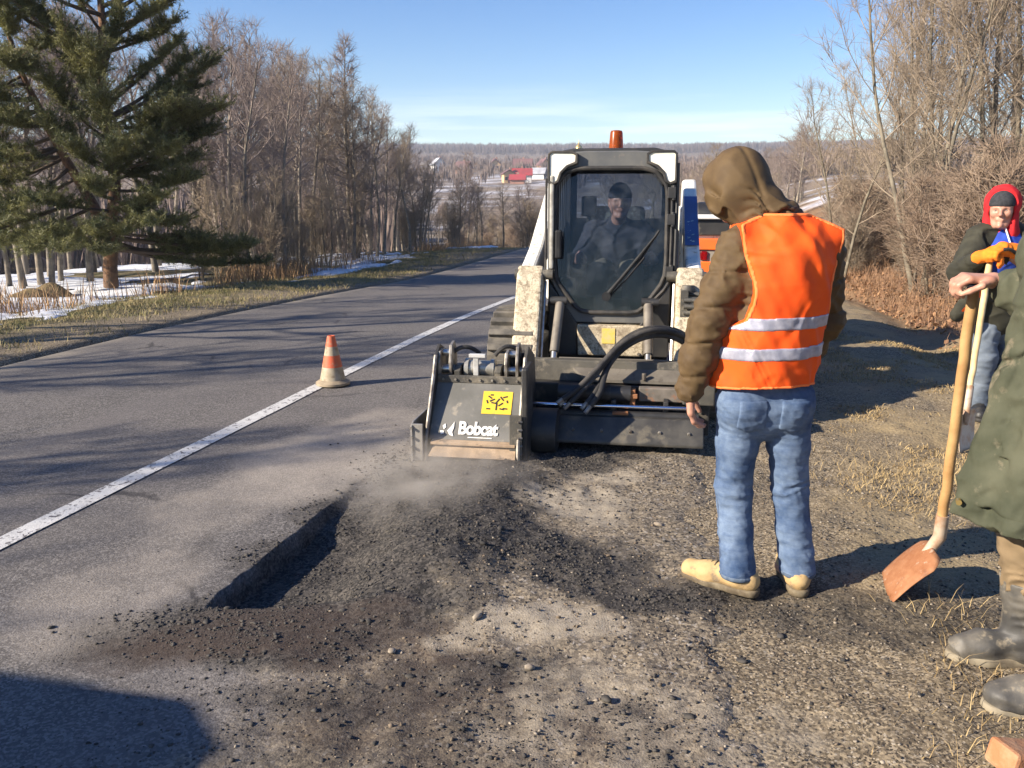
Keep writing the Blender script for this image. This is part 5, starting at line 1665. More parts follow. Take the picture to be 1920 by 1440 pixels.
# jacket
J = Blob(.007, .045)
J.cap(q(.985, 3.25, .90), q(.99, 3.25, 1.0), .160, .160, (0, 1, 0), .74).cap(q(.99, 3.25, 1.0), q(1.01, 3.24, 1.28), .168, .175, (0, 1, 0), .76).cap(q(1.01, 3.24, 1.28), q(.985, 3.25, 1.42), .15, .075, (0, 1, 0), .85)
for s_, e_, w_ in ((shL, elL, wrL), (shR, elR, wrR)):
    J.chain([chest + (s_ - chest) * .55 + [0, 0, .02], s_ - [0, 0, .01], s_ + (e_ - s_) * .5, e_, e_ + (w_ - e_) * .55, w_ + (w_ - e_) * .02], [.088, .076, .070, .066, .060, .052], k=.04)
def jack(D, X, Y, Z):
    # quilted sleeves and body: shallow stitched grooves
    zz = Z - 0.25 * X * 0
    g_ = np.abs(((zz + .02 * np.sin(X * 9)) / .128) % 1 - .5) * 2
    D = D + (.007 * np.exp(-((1 - g_) / .10) ** 2)).astype(np.float32)
    D = folds(D, X, Y, Z, .013, (11, 11, 26), 3)
    D = folds(D, X + .6 * Z, Y, Z, .008, (26, 20, 20), 4)
    D = np.maximum(D, .868 - Z - 10 * (np.abs(X) > .19))
    # cuff plane
    return D
J.obj('jacket', jacket_brown, P1, jack)
# hood: rounded cloth volume bowed forward with an opening at the face
H = Blob(.006, .045)
H.cap(headc + hu * .035 - hf * .02, headc + hu * .035 + hf * .02, .110, .106).cap(headc - hu * .02 - hf * .02, neck + np.array([-.005, -.01, .06]), .098, .082).cap(neck + [-.03, .0, .03], neck + [.02, .0, .035], .080, .070)
H.cap(headc - hu * .06 + hf * .0, neck + [-.03, .02, .03], .082, .076)
H.sub.append((headc + hf * .14 - hu * .01, headc + hf * .22 - hu * .03, .085, .10, None, 1, .02))
def hoodf(D, X, Y, Z):
    D = folds(D, X + .5 * Z, Y, Z, .017, (11, 11, 15), 21, lambda x, y, z: .35 + 1.3 * sstep(1.66, 1.52, z))
    # centre seam and gathered neck
    sm_ = (X - headc[0] - .055) + .35 * (Z - headc[2])
    bk = np.clip((headc[1] + .02 - Y) / .05, 0, 1) * np.clip((X - headc[0] + .02) / .05, 0, 1)
    for (a_, b_, w_, am) in ((.55, .055, .007, .010), (.15, .085, .008, .010), (-.25, .118, .007, .009), (.9, .02, .006, .008)):
        g_ = (Z - headc[2] + b_) + a_ * (X - headc[0] - .03) + .012 * np.sin(X * 60)
        D = D + (am * np.exp(-(g_ / w_) ** 2) * bk).astype(np.float32)
    return D + (.006 * np.exp(-(sm_ / .010) ** 2)).astype(np.float32) * ((Y < headc[1]) * 1.0)
H.obj('hood', jacket_brown, P1, hoodf)
G().tube([neck + [-.07, -.02, .105], neck + [-.02, -.085, .100], neck + [.04, -.080, .095], neck + [.07, -.04, .10]], .006, 8).obj('hood_drawcord', cloth_mat('dark_cord', (0.05, 0.03, 0.025), (0.08, 0.05, 0.03)), P1, smooth=True)
# vest
Vv = Blob(.006, .05)
Vv.cap(q(.965, 3.245, .87), q(.98, 3.245, 1.0), .192, .188, (0, 1, 0), .74).cap(q(.98, 3.245, 1.0), q(1.015, 3.24, 1.26), .188, .196, (0, 1, 0), .76).cap(q(1.01, 3.24, 1.25), q(.995, 3.245, 1.41), .178, .085, (0, 1, 0), .86)
for s_ in (shL, shR): Vv.cap(chest + [0, 0, .07], s_ + [0, 0, .028], .15, .096, k=.05)
Vv.cap(chest + [0, 0, .10], neck + [.01, -.01, .035], .14, .10)
Vf = Vv.field()
X, Y, Z = Vv.grid()
def vest_cut(X, Y, Z):
    # armholes: slanted planes outside the shoulders; neck and hem planes
    zl = Z - 1.0
    wl = .150 + .055 * np.clip((Z - .93) / .30, 0, 1) * 0 
    cl = -(X - (-.185 + .052 * np.exp(-((Z - 1.22) / .13) ** 2)))   # left armhole
    cr = (X - (.205 - .045 * np.exp(-((Z - 1.22) / .15) ** 2)))
    hem = (.845 + .03 * np.sin(X * 5 + 1) + .05 * (-X)) - Z
    nk = Z - 1.508 + .45 * np.maximum(np.abs(X + .01) - .085, 0)
    lo_ = np.where(Z > 1.02, 1, 0)
    cl = np.where(Z > 1.12, cl, cl - (1.12 - Z) * 1.6); cr = np.where(Z > 1.0, cr, cr - (1.0 - Z) * 1.2)
    return np.maximum(np.maximum(cl, cr), np.maximum(hem, nk))
cut = vest_cut(X, Y, Z).astype(np.float32)
Vf0 = folds(folds(Vf.copy(), X + .5 * Z, Y, Z * 0 + X * 0, .012, (17, 9, 1), 31), X - .35 * Z, Y, Z, .009, (11, 9, 5.0), 33)
ve = Vv.obj('vest', orange_vest_m, P1, None, np.maximum(Vf0, cut))
Vv.obj('vest_edging', vest_trim_m, ve, None, np.maximum(np.maximum(Vf0 - .0025, np.abs(cut + .005) - .006), -(Vf0 + .012)))
for (z0, z1) in ((1.088, 1.136), (.975, 1.023)):
    sl_ = Z - .10 * (X + .0) * .35
    band_ = np.maximum(z0 - sl_, sl_ - z1).astype(np.float32)
    Vv.obj('reflective_strip', reflect_m, ve, None, np.maximum(np.maximum(Vf0 - .004, band_), np.maximum(cut + .004, -(Vf0 + .01))))
# jeans
T = Blob(.007, .03)
T.cap(q(.985, 3.25, .90), q(.985, 3.25, .78), .148, .152, (0, 1, 0), .72)
for h_, k_, a_, sg in ((hipL, kneeL, ankL, -1), (hipR, kneeR, ankR, 1)):
    T.chain([h_ + [0, -.01, 0], h_ + (k_ - h_) * .5, k_, k_ + (a_ - k_) * .5, a_ + [0, -.008, .0]], [.094, .079, .068, .064, .069], k=.022)
    T.ball(h_ + [0, -.040, -.015], .082, k=.05)
def jeans(D, X, Y, Z):
    D = folds(D, X, Y, Z, .0075, (13, 13, 30), 41, lambda x, y, z: .22 + 1.3 * np.exp(-((z - .42) / .07) ** 2) + 1.2 * np.exp(-((z - .17) / .06) ** 2))
    D = folds(D, X + .8 * Z, Y - .5 * Z, Z, .006, (34, 30, 30), 43)
    D = np.maximum(D, .062 - Z)
    return D
Tj = T.field(); XT, YT, ZT = T.grid(); Tj = jeans(Tj, XT, YT, ZT)
jo = T.obj('jeans', denim, P1, None, Tj)
T.obj('hem', cloth_mat('faded_hem', (0.12, 0.155, 0.21), (0.07, 0.10, 0.15), 40), jo, None, np.maximum(np.maximum(Tj - .003, np.maximum(.0615 - ZT, ZT - .083)), -(Tj + .01)).astype(np.float32))
for h_, k_, a_, sg in ((hipL, kneeL, ankL, -1), (hipR, kneeR, ankR, 1)):
    m_ = [h_ + [sg * .088, .0, -.05], h_ + (k_ - h_) * .5 + [sg * .076, -.008, 0], k_ + [sg * .066, -.01, 0], k_ + (a_ - k_) * .5 + [sg * .064, -.008, 0], a_ + [sg * .068, -.012, -.01]]
    G().tube(m_, .0055, 6).obj('side_seam', cloth_mat('seam', (0.045, 0.07, 0.13), (0.10, 0.13, 0.19), 60), jo, smooth=True)
for sg, cx in ((-1, -.105), (1, .055)):
    # back pockets
    px_ = np.maximum(np.abs(XT - cx - .0) - .055, np.maximum(.70 - .35 * (.055 - np.abs(XT - cx)) - ZT, ZT - .815))
    T.obj('back_pocket', denim, jo, None, np.maximum(np.maximum(Tj - .0045, px_), np.maximum(-(Tj + .01), YT + .03)).astype(np.float32))
shoe(P1, ankL, (-.80, .62), tan_leather, sole_m, .30, top=.085)
shoe(P1, ankR, (.10, 1.0), tan_leather, sole_m, .29, top=.085)
# ---- man in the long green coat, holding the near shovel ------------------
GXc, GYc = 1.80, 2.58
GZ = gz(GXc, GYc) + .004
P2 = empty('person', (GXc, GYc, GZ), 0, 'man in long green coat and rubber boots at the right edge, gripping a shovel', 'person')
def q(x, y, z): return np.array((x - GXc, y - GYc, z))
pel, wai, che, nek = q(1.82, 2.56, .86), q(1.80, 2.57, 1.02), q(1.75, 2.58, 1.30), q(1.73, 2.58, 1.48)
# far leg shows more of the boot; toes point left across the picture
hN, hF = q(1.84, 2.47, .84), q(1.86, 2.66, .84)
kN, kF = q(1.74, 2.45, .46), q(1.72, 2.66, .47)
aN, aF = q(1.72, 2.40, .09), q(1.76, 2.68, .09)
sN, sF = q(1.80, 2.40, 1.40), q(1.74, 2.76, 1.40)
eF, wF = q(1.83, 2.86, 1.20), q(1.672, 2.97, 1.285)
eN, wN = q(1.88, 2.30, 1.12), q(1.78, 2.28, .92)
B = Blob(.006, .03)
B.cap(pel, wai, .14, .13, (1, 0, 0), .75).cap(wai, che, .13, .15, (1, 0, 0), .72).cap(che, nek, .13, .06, (1, 0, 0), .8).cap(nek, q(1.71, 2.58, 1.56), .055, .055)
for h_, k_, a_ in ((hN, kN, aN), (hF, kF, aF)): B.chain([h_, k_, a_], [.08, .054, .038]); B.cap(a_, a_ + [-.13, 0, -.06], .036, .03)
for s_, e_, w_ in ((sN, eN, wN), (sF, eF, wF)): B.chain([che + (s_ - che) * .7, s_, e_, w_], [.06, .052, .040, .029])
head(B, q(1.70, 2.58, 1.645), (-1, .12, -.15), (-.1, 0, 1))
# fist closed over the top of the shovel handle
hand(B, wF, (-.97, .10, .10), (.05, .25, -1), (-.1, -1, -.1), (.65, 1.05, .75), 1.08, .9, r=.0105)
hand(B, wN, (-.3, 0, -1), (-.9, .1, .2), (-.2, 1, 0), (.3, .4, .3), 1.05)
add_eyes(B, B.obj('body', skin, P2))
coat_m = mat('faded_green_canvas', (0.048, 0.053, 0.033), 0.85, 0, (0.090, 0.092, 0.060), 7, 0.36, 0.66, bmp=0.25, bscale=380, bdist=0.004, spec=0.2, dirt=(0.16, 0.14, 0.095), dirt_amt=0.12, dscale=9)
C = Blob(.007, .05)
C.cap(q(1.78, 2.56, .60), q(1.79, 2.56, .86), .225, .205, (1, 0, 0), .9).cap(q(1.79, 2.56, .86), q(1.78, 2.57, 1.05), .205, .18, (1, 0, 0), .88).cap(q(1.78, 2.57, 1.05), q(1.74, 2.58, 1.33), .18, .185, (1, 0, 0), .8).cap(q(1.74, 2.58, 1.33), nek, .16, .09, (1, 0, 0), .9)
# the open front skirt hangs forward over the shovel side
C.cap(q(1.615, 2.60, 1.30), q(1.585, 2.61, 1.00), .06, .055, k=.06).cap(q(1.585, 2.61, 1.00), q(1.465, 2.62, .50), .055, .055, k=.05).cap(q(1.66, 2.50, 1.05), q(1.56, 2.48, .48), .08, .075, k=.06).cap(q(1.70, 2.44, .9), q(1.68, 2.40, .48), .07, .08, k=.06)
for s_, e_, w_ in ((sN, eN, wN), (sF, eF, wF)):
    C.chain([che + (s_ - che) * .5, s_, s_ + (e_ - s_) * .5, e_, w_ + (e_ - w_) * .32], [.11, .095, .088, .082, .066], k=.045)
def coatf(D, X, Y, Z):
    D = np.maximum(D, (.562 - .06 * (X + .2) + .008 * np.sin(Y * 30 + X * 25)) - Z)
    D = folds(D, X, Y, Z, .036, (8.5, 8.5, 1.6), 51, lambda x, y, z: np.clip((1.25 - z) * 1.4, .25, 1))
    D = folds(D, X - .5 * Z, Y, Z, .016, (17, 15, 12), 55)
    D = D + (.005 * np.exp(-((Z - .605 + .06 * (X + .2)) / .0045) ** 2)).astype(np.float32)
    return D + (.006 * np.exp(-(((X + .27) + .30 * (1.0 - Z) + .25 * (Y - .0)) / .006) ** 2)).astype(np.float32)
Df = coatf(C.field(), *C.grid() if False else C.grid()) if False else None
co = C.obj('coat', coat_m, P2, coatf)
X, Y, Z = C.grid()
D0 = coatf(C.field(), X, Y, Z)
pkt = np.maximum(np.abs(X + .13) - .11, np.maximum(.66 - Z, Z - .84))
C.obj('pocket', cloth_mat('green_pocket', (0.088, 0.093, 0.060), (0.12, 0.124, 0.084), 6), co, None, np.maximum(np.maximum(D0 - .008, pkt), np.maximum(-(D0 + .01), Y + .02)).astype(np.float32))
pkt = np.maximum(np.abs(X + .13) - .118, np.maximum(.825 - Z, Z - .875))
C.obj('pocket_flap', cloth_mat('green_flap', (0.082, 0.089, 0.056), (0.115, 0.120, 0.08), 6), co, None, np.maximum(np.maximum(D0 - .014, pkt), np.maximum(-(D0 + .01), Y + .02)).astype(np.float32))
for (x, y, z) in ((1.425, 2.60, .62),):
    G().cyl(q(x + .004, y - .012, z), q(x - .006, y - .034, z), .009, 10).obj('button', mat('brass', (0.5, 0.36, 0.13), 0.4, 0.8), co, smooth=True)
hem_seam = None
work_trousers = cloth_mat('brown_work_cloth', (0.23, 0.165, 0.095), (0.165, 0.12, 0.07), 8)
T = Blob(.007, .03)
T.cap(pel, pel + [0, 0, -.1], .15, .16, (1, 0, 0), .85)
for h_, k_, a_ in ((hN, kN, aN), (hF, kF, aF)): T.chain([h_, k_, k_ + (a_ - k_) * .55], [.105, .085, .076], k=.03)
T.obj('trousers', work_trousers, P2, lambda D, X, Y, Z: folds(np.maximum(D, .285 - Z), X, Y, Z, .020, (10, 10, 16), 61))
boot_rub = mat('dusty_rubber_boot', (0.055, 0.053, 0.050), 0.6, 0, (0.15, 0.135, 0.11), 7, 0.4, 0.62, dirt=(0.25, 0.21, 0.15), dirt_amt=0.2, dscale=14, bmp=0.1, bscale=90)
for nm_, a_, k_, td in (('n', aN, kN, (-.97, -.05)), ('f', aF, kF, (-.98, .08))):
    bt = empty('rubber_boot'); bt.parent = P2
    d = unit((td[0], td[1], 0)); s_ = np.array((-d[1], d[0], 0))
    Bo = Blob(.006, .035); a0 = a_ * np.array([1, 1, 0])
    Bo.cap(a0 - d * .05 + [0, 0, .055], a0 + [0, 0, .07], .047, .052).cap(a0 + [0, 0, .075], a0 + d * .13 + [0, 0, .052], .053, .05, s_, 1.05).cap(a0 + d * .13 + [0, 0, .05], a0 + d * .20 + [0, 0, .046], .05, .043, s_, 1.12).cap(a0 - d * .005 + [0, 0, .06], a_ + (k_ - a_) * .72, .058, .084)
    Bo.obj('shaft', boot_rub, bt, lambda D, X, Y, Z: folds(np.maximum(D, np.maximum(.018 - Z, Z - .31)), X, Y, Z, .010, (9, 9, 26), 71))
    So = Blob(.006, .02)
    So.cap(a0 - d * .055 + [0, 0, .012], a0 + [0, 0, .012], .050, .047).cap(a0 + [0, 0, .012], a0 + d * .13 + [0, 0, .012], .047, .056).cap(a0 + d * .13 + [0, 0, .012], a0 + d * .205 + [0, 0, .012], .056, .047)
    So.obj('sole', mat('pale_boot_sole', (0.27, 0.23, 0.16), 0.8, 0, (0.16, 0.13, 0.09), 14), bt, lambda D, X, Y, Z: np.maximum(D, np.maximum(-.004 - Z, Z - .030)))

# ---- man in the red hood, leaning on the far shovel ------------------------
RX, RY = 3.42, 6.02
RZ = gz(RX, RY) + .004
P3 = empty('person', (RX, RY, RZ), 0, 'man in red hood, black beanie and dark jacket leaning on a shovel', 'person')
def q(x, y, z): return np.array((x - RX, y - RY, z))
pel, wai, che, nek = q(3.44, 6.04, .80), q(3.43, 6.03, .95), q(3.41, 5.98, 1.18), q(3.385, 5.95, 1.335)
hL_, hR_ = q(3.36, 6.04, .80), q(3.53, 6.06, .80)
kL_, kR_ = q(3.38, 6.00, .43), q(3.57, 6.03, .43)
aL_, aR_ = q(3.40, 6.04, .09), q(3.58, 6.10, .09)
sL_, sR_ = q(3.245, 5.98, 1.27), q(3.60, 6.00, 1.26)
eL_, wL_ = q(3.075, 5.86, 1.05), q(3.06, 5.66, 1.16)
eR_, wR_ = q(3.52, 5.76, 1.06), q(3.235, 5.63, 1.19)
hc = q(3.335, 5.93, 1.462); hf, hu = unit((-.52, -.85, -.04)), unit((-.05, -.08, 1))
B = Blob(.0055, .03)
B.cap(pel, wai, .13, .12, (0, 1, 0), .75).cap(wai, che, .12, .14, (0, 1, 0), .72).cap(che, nek, .12, .06, (0, 1, 0), .8).cap(nek, hc - hu * .06, .055, .055)
for h_, k_, a_ in ((hL_, kL_, aL_), (hR_, kR_, aR_)): B.chain([h_, k_, a_], [.078, .052, .036]); B.cap(a_, a_ + [-.05, -.12, -.06], .034, .028)
for s_, e_, w_ in ((sL_, eL_, wL_), (sR_, eR_, wR_)): B.chain([che + (s_ - che) * .7, s_, e_, w_], [.06, .05, .039, .028])
head(B, hc, hf, hu, .98)
add_eyes(B, B.obj('body', skin, P3))
# beanie
N_ = Blob(.005, .03); rgt = np.cross(hf, hu)
N_.cap(hc + hu * .045 - hf * .02, hc + hu * .05 + hf * .022, .094, .087, rgt, .93)
N_.obj('beanie', cloth_mat('black_knit', (0.030, 0.032, 0.036), (0.05, 0.05, 0.055), 60, .95), P3, lambda D, X, Y, Z: np.maximum(D, -((X - hc[0]) * hu[0] + (Y - hc[1]) * hu[1] + (Z - hc[2]) * hu[2] - .030 - .10 * ((X - hc[0]) * hf[0] + (Y - hc[1]) * hf[1]))).astype(np.float32))
# red hood standing up round the head
Hd = Blob(.0055, .035)
Hd.cap(hc + hu * .05 - hf * .045, hc - hu * .10 - hf * .03, .112, .098).cap(hc - hu * .08 - hf * .02, nek + [0, 0, -.02], .10, .09)
Hd.cap(hc + hu * .075 - hf * .02, hc + hu * .05 + hf * .0, .095, .095)
def hoodcut(D, X, Y, Z):
    a = (X - hc[0]) * hf[0] + (Y - hc[1]) * hf[1] + (Z - hc[2]) * hf[2]
    D = np.maximum(D, a - .040)                    # open at the face
    return folds(D, X, Y, Z, .008, (14, 14, 10), 81)
Hd.sub.append((hc + hf * .14 - hu * .01, hc + hf * .05 - hu * .015, .115, .078, None, 1, .012))
Hd.obj('hood', cloth_mat('red_fleece', (0.62, 0.025, 0.03), (0.50, 0.02, 0.025), 30, .9), P3, hoodcut)
# blue sweatshirt showing in the open jacket
Sw = Blob(.006, .03)
Sw.cap(wai + [0, -.02, -.06], che + [-.01, -.03, 0], .125, .145, (0, 1, 0), .75).cap(che + [-.01, -.03, .0], nek + [0, -.01, .0], .13, .075, (0, 1, 0), .85)
sw = Sw.obj('sweatshirt', cloth_mat('blue_fleece', (0.030, 0.075, 0.42), (0.025, 0.055, 0.33), 20), P3, lambda D, X, Y, Z: folds(D, X, Y, Z, .010, (14, 14, 8), 91))
G().tube([nek + [-.045, -.085, .01], che + [-.045, -.155, .06], che + [-.045, -.165, -.05]], .006, 6).obj('zip', mat('zip_white', (0.75, 0.75, 0.75), 0.5), sw, smooth=True)
dj = cloth_mat('dark_olive_cloth', (0.030, 0.029, 0.021), (0.048, 0.046, 0.032), 10, .8)
Jk = Blob(.007, .04)
Jk.cap(wai + [0, .01, -.20], wai, .175, .17, (0, 1, 0), .76).cap(wai, che + [0, .01, .04], .17, .178, (0, 1, 0), .78).cap(che + [0, .02, .04], nek + [.01, .03, -.01], .155, .09, (0, 1, 0), .85)
# left flap swings out low over the knee
Jk.cap(q(3.32, 5.98, .95), q(3.09, 5.88, .76), .11, .05, (0, 1, 0), .7, k=.07)
for s_, e_, w_ in ((sL_, eL_, wL_), (sR_, eR_, wR_)):
    Jk.chain([che + (s_ - che) * .55, s_, s_ + (e_ - s_) * .5, e_, w_ + (e_ - w_) * .12], [.10, .094, .088, .080, .054], k=.045)
# front opening: a wedge of the jacket is missing
def jk(D, X, Y, Z):
    cx = che[0] - .065 - .05 * (Z - che[2])
    wdt = np.clip(.085 + .20 * (Z - 1.05), .05, .15)
    op = np.maximum(np.abs(X - cx) - wdt, Y - (che[1] - .075))
    D = np.maximum(D, -op)
    return folds(D, X, Y, Z, .014, (10, 10, 16), 95)
jo3 = Jk.obj('jacket', dj, P3, jk)
G().box(q(3.18, 5.905, 1.21), (.025, .02, .07)).obj('orange_tab', orange_vest_m, jo3, bevel=.004)
G().add([q(3.19, 5.74, .98), q(3.13, 5.72, .94), q(3.045, 5.755, .80), q(3.06, 5.76, .79), q(3.16, 5.74, .90)], [(0, 1, 2, 3, 4)]).obj('hanging_strap', orange_vest_m, jo3)
sol = jo3.children[-1].modifiers.new('thick', 'SOLIDIFY'); sol.thickness = .006
# orange work gloves folded over the handle
Gl = Blob(.005, .02)
hand(Gl, wL_ + [0, 0, .01], (.55, -.35, .05), (.05, .1, -1), (.35, .9, .1), (.5, .9, .7), 1.12, .5, r=.0125)
hand(Gl, wR_ + [.0, -.01, .025], (-.75, -.25, .05), (0, .1, -1), (-.3, .9, .1), (.5, .9, .7), 1.15, .5, r=.0125)
Gl.cap(wR_ + [.03, .0, .02], wR_ + [-.05, -.03, .035], .042, .045, k=.02).cap(wR_ + [.03, .0, .02], wR_ + [.085, .02, .01], .045, .058, k=.03)
Gl.cap(wL_, wL_ + [.05, -.03, .02], .04, .04, k=.03)
gl_o = Gl.obj('gloves', cloth_mat('orange_glove', (0.90, 0.24, 0.02), (0.78, 0.18, 0.02), 20, .8), P3, lambda D, X, Y, Z: folds(D, X, Y, Z, .006, (24, 24, 24), 97))
t = np.linspace(0, 1, 14)
G().tube([wR_ + [-.125 + .15 * a, -.055 - .03 * math.sin(a * 3.1), .005 + .03 * math.sin(a * 3.1)] for a in t], .011, 8).obj('cuff_band', rubber, gl_o, smooth=True)
T = Blob(.007, .03)
T.cap(pel + [0, 0, .05], pel + [0, 0, -.05], .15, .15, (0, 1, 0), .78)
for h_, k_, a_ in ((hL_, kL_, aL_), (hR_, kR_, aR_)): T.chain([h_, h_ + (k_ - h_) * .5, k_, a_], [.10, .088, .076, .068], k=.03)
T.obj('jeans', mat('grey_denim', (0.09, 0.115, 0.155), .85, 0, (0.15, 0.18, 0.22), 8, .4, .62, bmp=.3, bscale=300), P3, lambda D, X, Y, Z: folds(np.maximum(D, .06 - Z), X, Y, Z, .014, (10, 10, 24), 99))
for a_ in (aL_, aR_): shoe(P3, a_, (-.4, -.9), black_steel, rubber, .29, .13, vox=.007)

# ---- operator in the cab ------------------------------------------------------
OX, OY = 0.717 + math.sin(R(9.5)) * .70, 6.10 + math.cos(R(9.5)) * .70
P4 = empty('person', (OX, OY, .95), -R(9.5), 'machine operator in a dark cap and jacket sitting inside the loader cab', 'person')
B = Blob(.007, .03)
oc = np.array((.012, -.13, .585))
B.cap((0, 0, .10), (0, -.02, .26), .13, .13, (0, 1, 0), .8).cap((0, -.02, .26), (0, -.06, .42), .14, .06, (0, 1, 0), .8).cap((0, -.07, .42), oc - [0, 0, .05], .055, .055)
for sg in (-1, 1):
    B.chain([(sg * .09, 0, .06), (sg * .13, -.42, .06), (sg * .13, -.47, -.26)], [.085, .06, .042])
    B.cap((sg * .13, -.47, -.24), (sg * .13, -.57, -.275), .035, .03)
    B.chain([(sg * .12, -.03, .37), (sg * .17, -.03, .36), (sg * .27, -.14, .14), (sg * .29, -.37, .16)], [.06, .055, .042, .03])
    hand(B, (sg * .285, -.36, .165), (-.1 * sg, -.9, .1), (-sg, 0, -.3), (-.1 * sg, -.2, 1), (.6, .8, .6), 1.0, .8, r=.0105)
head(B, oc, (.10, -1, -.06), (0, 0, 1))
B.obj('body', mat('shaded_operator_skin', (0.30, 0.165, 0.12), .5, 0, (0.24, 0.125, 0.09), 22), P4)  # skin tone darkened to paint in the shade on the driver's face
N_ = Blob(.006, .03)
N_.cap(oc + [0, .02, .045], oc + [0, -.02, .055], .098, .092, (1, 0, 0), .93)
N_.obj('beanie', cloth_mat('navy_knit', (0.018, 0.020, 0.030), (0.03, 0.032, 0.042), 60, .95), P4, lambda D, X, Y, Z: np.maximum(D, (oc[2] + .028 - Z) + 0 * X))
Jk = Blob(.008, .045)
Jk.cap((0, .0, .04), (0, -.02, .28), .165, .175, (0, 1, 0), .8).cap((0, -.02, .28), (0, -.05, .41), .15, .085, (0, 1, 0), .85)
for sg in (-1, 1): Jk.chain([(sg * .10, -.02, .34), (sg * .175, -.03, .35), (sg * .275, -.14, .14), (sg * .29, -.32, .155)], [.10, .09, .078, .055])
Jk.obj('jacket', cloth_mat('dark_navy_cloth', (0.025, 0.028, 0.038), (0.045, 0.045, 0.055), 8), P4, lambda D, X, Y, Z: folds(D, X, Y, Z, .014, (11, 11, 16), 103))
T = Blob(.008, .03)
for sg in (-1, 1): T.chain([(sg * .09, .02, .06), (sg * .13, -.42, .065), (sg * .13, -.47, -.22)], [.10, .078, .062])
T.obj('trousers', cloth_mat('khaki_cloth', (0.20, 0.18, 0.13), (0.15, 0.13, 0.09), 8), P4, lambda D, X, Y, Z: folds(D, X, Y, Z, .012, (12, 12, 16), 105))
for sg in (-1, 1): shoe(P4, (sg * .13, -.47), (0, -1), black_steel, rubber, .28, .12, z0=-.305, vox=.008)
# ------------------------------------------------------------------ shovels, cone, block, van, houses
wood_h = mat('worn_ash_wood', (0.50, 0.31, 0.13), 0.65, 0, (0.36, 0.20, 0.075), 6, 0.38, 0.62, bmp=0.15, bscale=50)
wood_p = mat('pale_wood', (0.66, 0.50, 0.26), 0.65, 0, (0.55, 0.38, 0.17), 6, 0.4, 0.62, bmp=0.15, bscale=50)


def blade_material():
    m, t, b = new_mat('rusty_blade')
    c = mixc(t, maprange(t, noise(t, 12, 7, 0.7), 0.36, 0.66), (0.25, 0.095, 0.036), (0.36, 0.17, 0.08))
    c = mixc(t, maprange(t, noise(t, 30, 6, 0.7), 0.60, 0.72), c, (0.48, 0.38, 0.29))
    c = mixc(t, maprange(t, noise(t, 7, 6, 0.7), 0.58, 0.70), c, (0.17, 0.075, 0.04))
    t.links.new(c, b.inputs['Base Color']); b.inputs['Roughness'].default_value = 0.75
    bump(t, b, noise(t, 90, 4), 0.25, 0.003)
    return m


blade_m = blade_material()


def shovel(name_label, tip, along_, up_, handle_top, m_handle, m_blade, w=.235, ln=.30):
    """square-mouth shovel: dished blade, socket, straight handle. tip: middle of the cutting edge"""
    tip = np.array(tip, float); root = empty('shovel', tuple(tip), 0, name_label, 'shovel')
    a, u = unit(along_), np.array(up_, float); u = unit(u - a * (u @ a)); nrm = np.cross(a, u)
    nu, nv = 12, 12
    V = []
    for i in range(nu + 1):
        for j in range(nv + 1):
            x = (j / nv - .5); v = i / nu
            ww = w * (1 - .12 * sstep(.8, 1.0, v)) * (1.0 if v < .86 else 1 - .8 * (v - .86) ** 1.5 * 8)
            dish = (.030 * (4 * x * x) * (.35 + .65 * v) - .018 * math.sin(v * 2.4))
            V.append(a * x * float(ww) + u * v * ln + nrm * dish)
    V = np.array(V)
    i = np.arange((nu + 1) * (nv + 1)).reshape(nu + 1, nv + 1)
    F = np.stack([i[:-1, :-1], i[1:, :-1], i[1:, 1:], i[:-1, 1:]], -1).reshape(-1, 4)
    bo = link('blade', np_mesh('blade', V, F, True), root, m_blade)
    sd = bo.modifiers.new('thick', 'SOLIDIFY'); sd.thickness = .004; sd.offset = 0
    s0 = u * ln * .90; ht = np.array(handle_top, float) - tip
    hd_ = unit(ht - s0)
    s1 = s0 + u * .05 + hd_ * .03
    hd_ = unit(ht - s1)
    G().tube([u * ln * .62, s0, s1, s1 + hd_ * .10], [.010, .021, .025, .024], 14).obj('socket', mat('pale_socket', (0.50, 0.40, 0.30), 0.6, 0.2, (0.36, 0.20, 0.11), 14, 0.42, 0.62), root, smooth=True)
    k = 16
    rr = np.random.default_rng(3)
    pts = np.array([s1 + hd_ * .02 + (ht - s1 - hd_ * .02) * t for t in np.linspace(0, 1, k)]) + rr.normal(0, .0012, (k, 3))
    G().tube(pts, np.concatenate([np.linspace(.0195, .0205, k - 1), [.018]]), 14).obj('handle', m_handle, root, smooth=True)
    return root


tz = gz(1.53, 3.23)
shovel('shovel with rusty square blade on the gravel, held by the green-coat man', (1.525, 3.235, tz + .006), (.27, .96, .05), (.62, -.20, .76), (1.635, 3.02, 1.262), wood_h, blade_m, .28, .25)
tz = gz(2.93, 5.26)
shovel('shovel with a pale handle in front of the man in the red hood', (2.90, 5.24, tz + .006), (.75, .62, .0), (.25, .30, .92), (3.135, 5.64, 1.17), wood_p, mat('worn_bare_blade', (0.62, 0.52, 0.40), 0.6, 0.2, (0.52, 0.33, 0.20), 12, 0.42, 0.62), .22, .27)

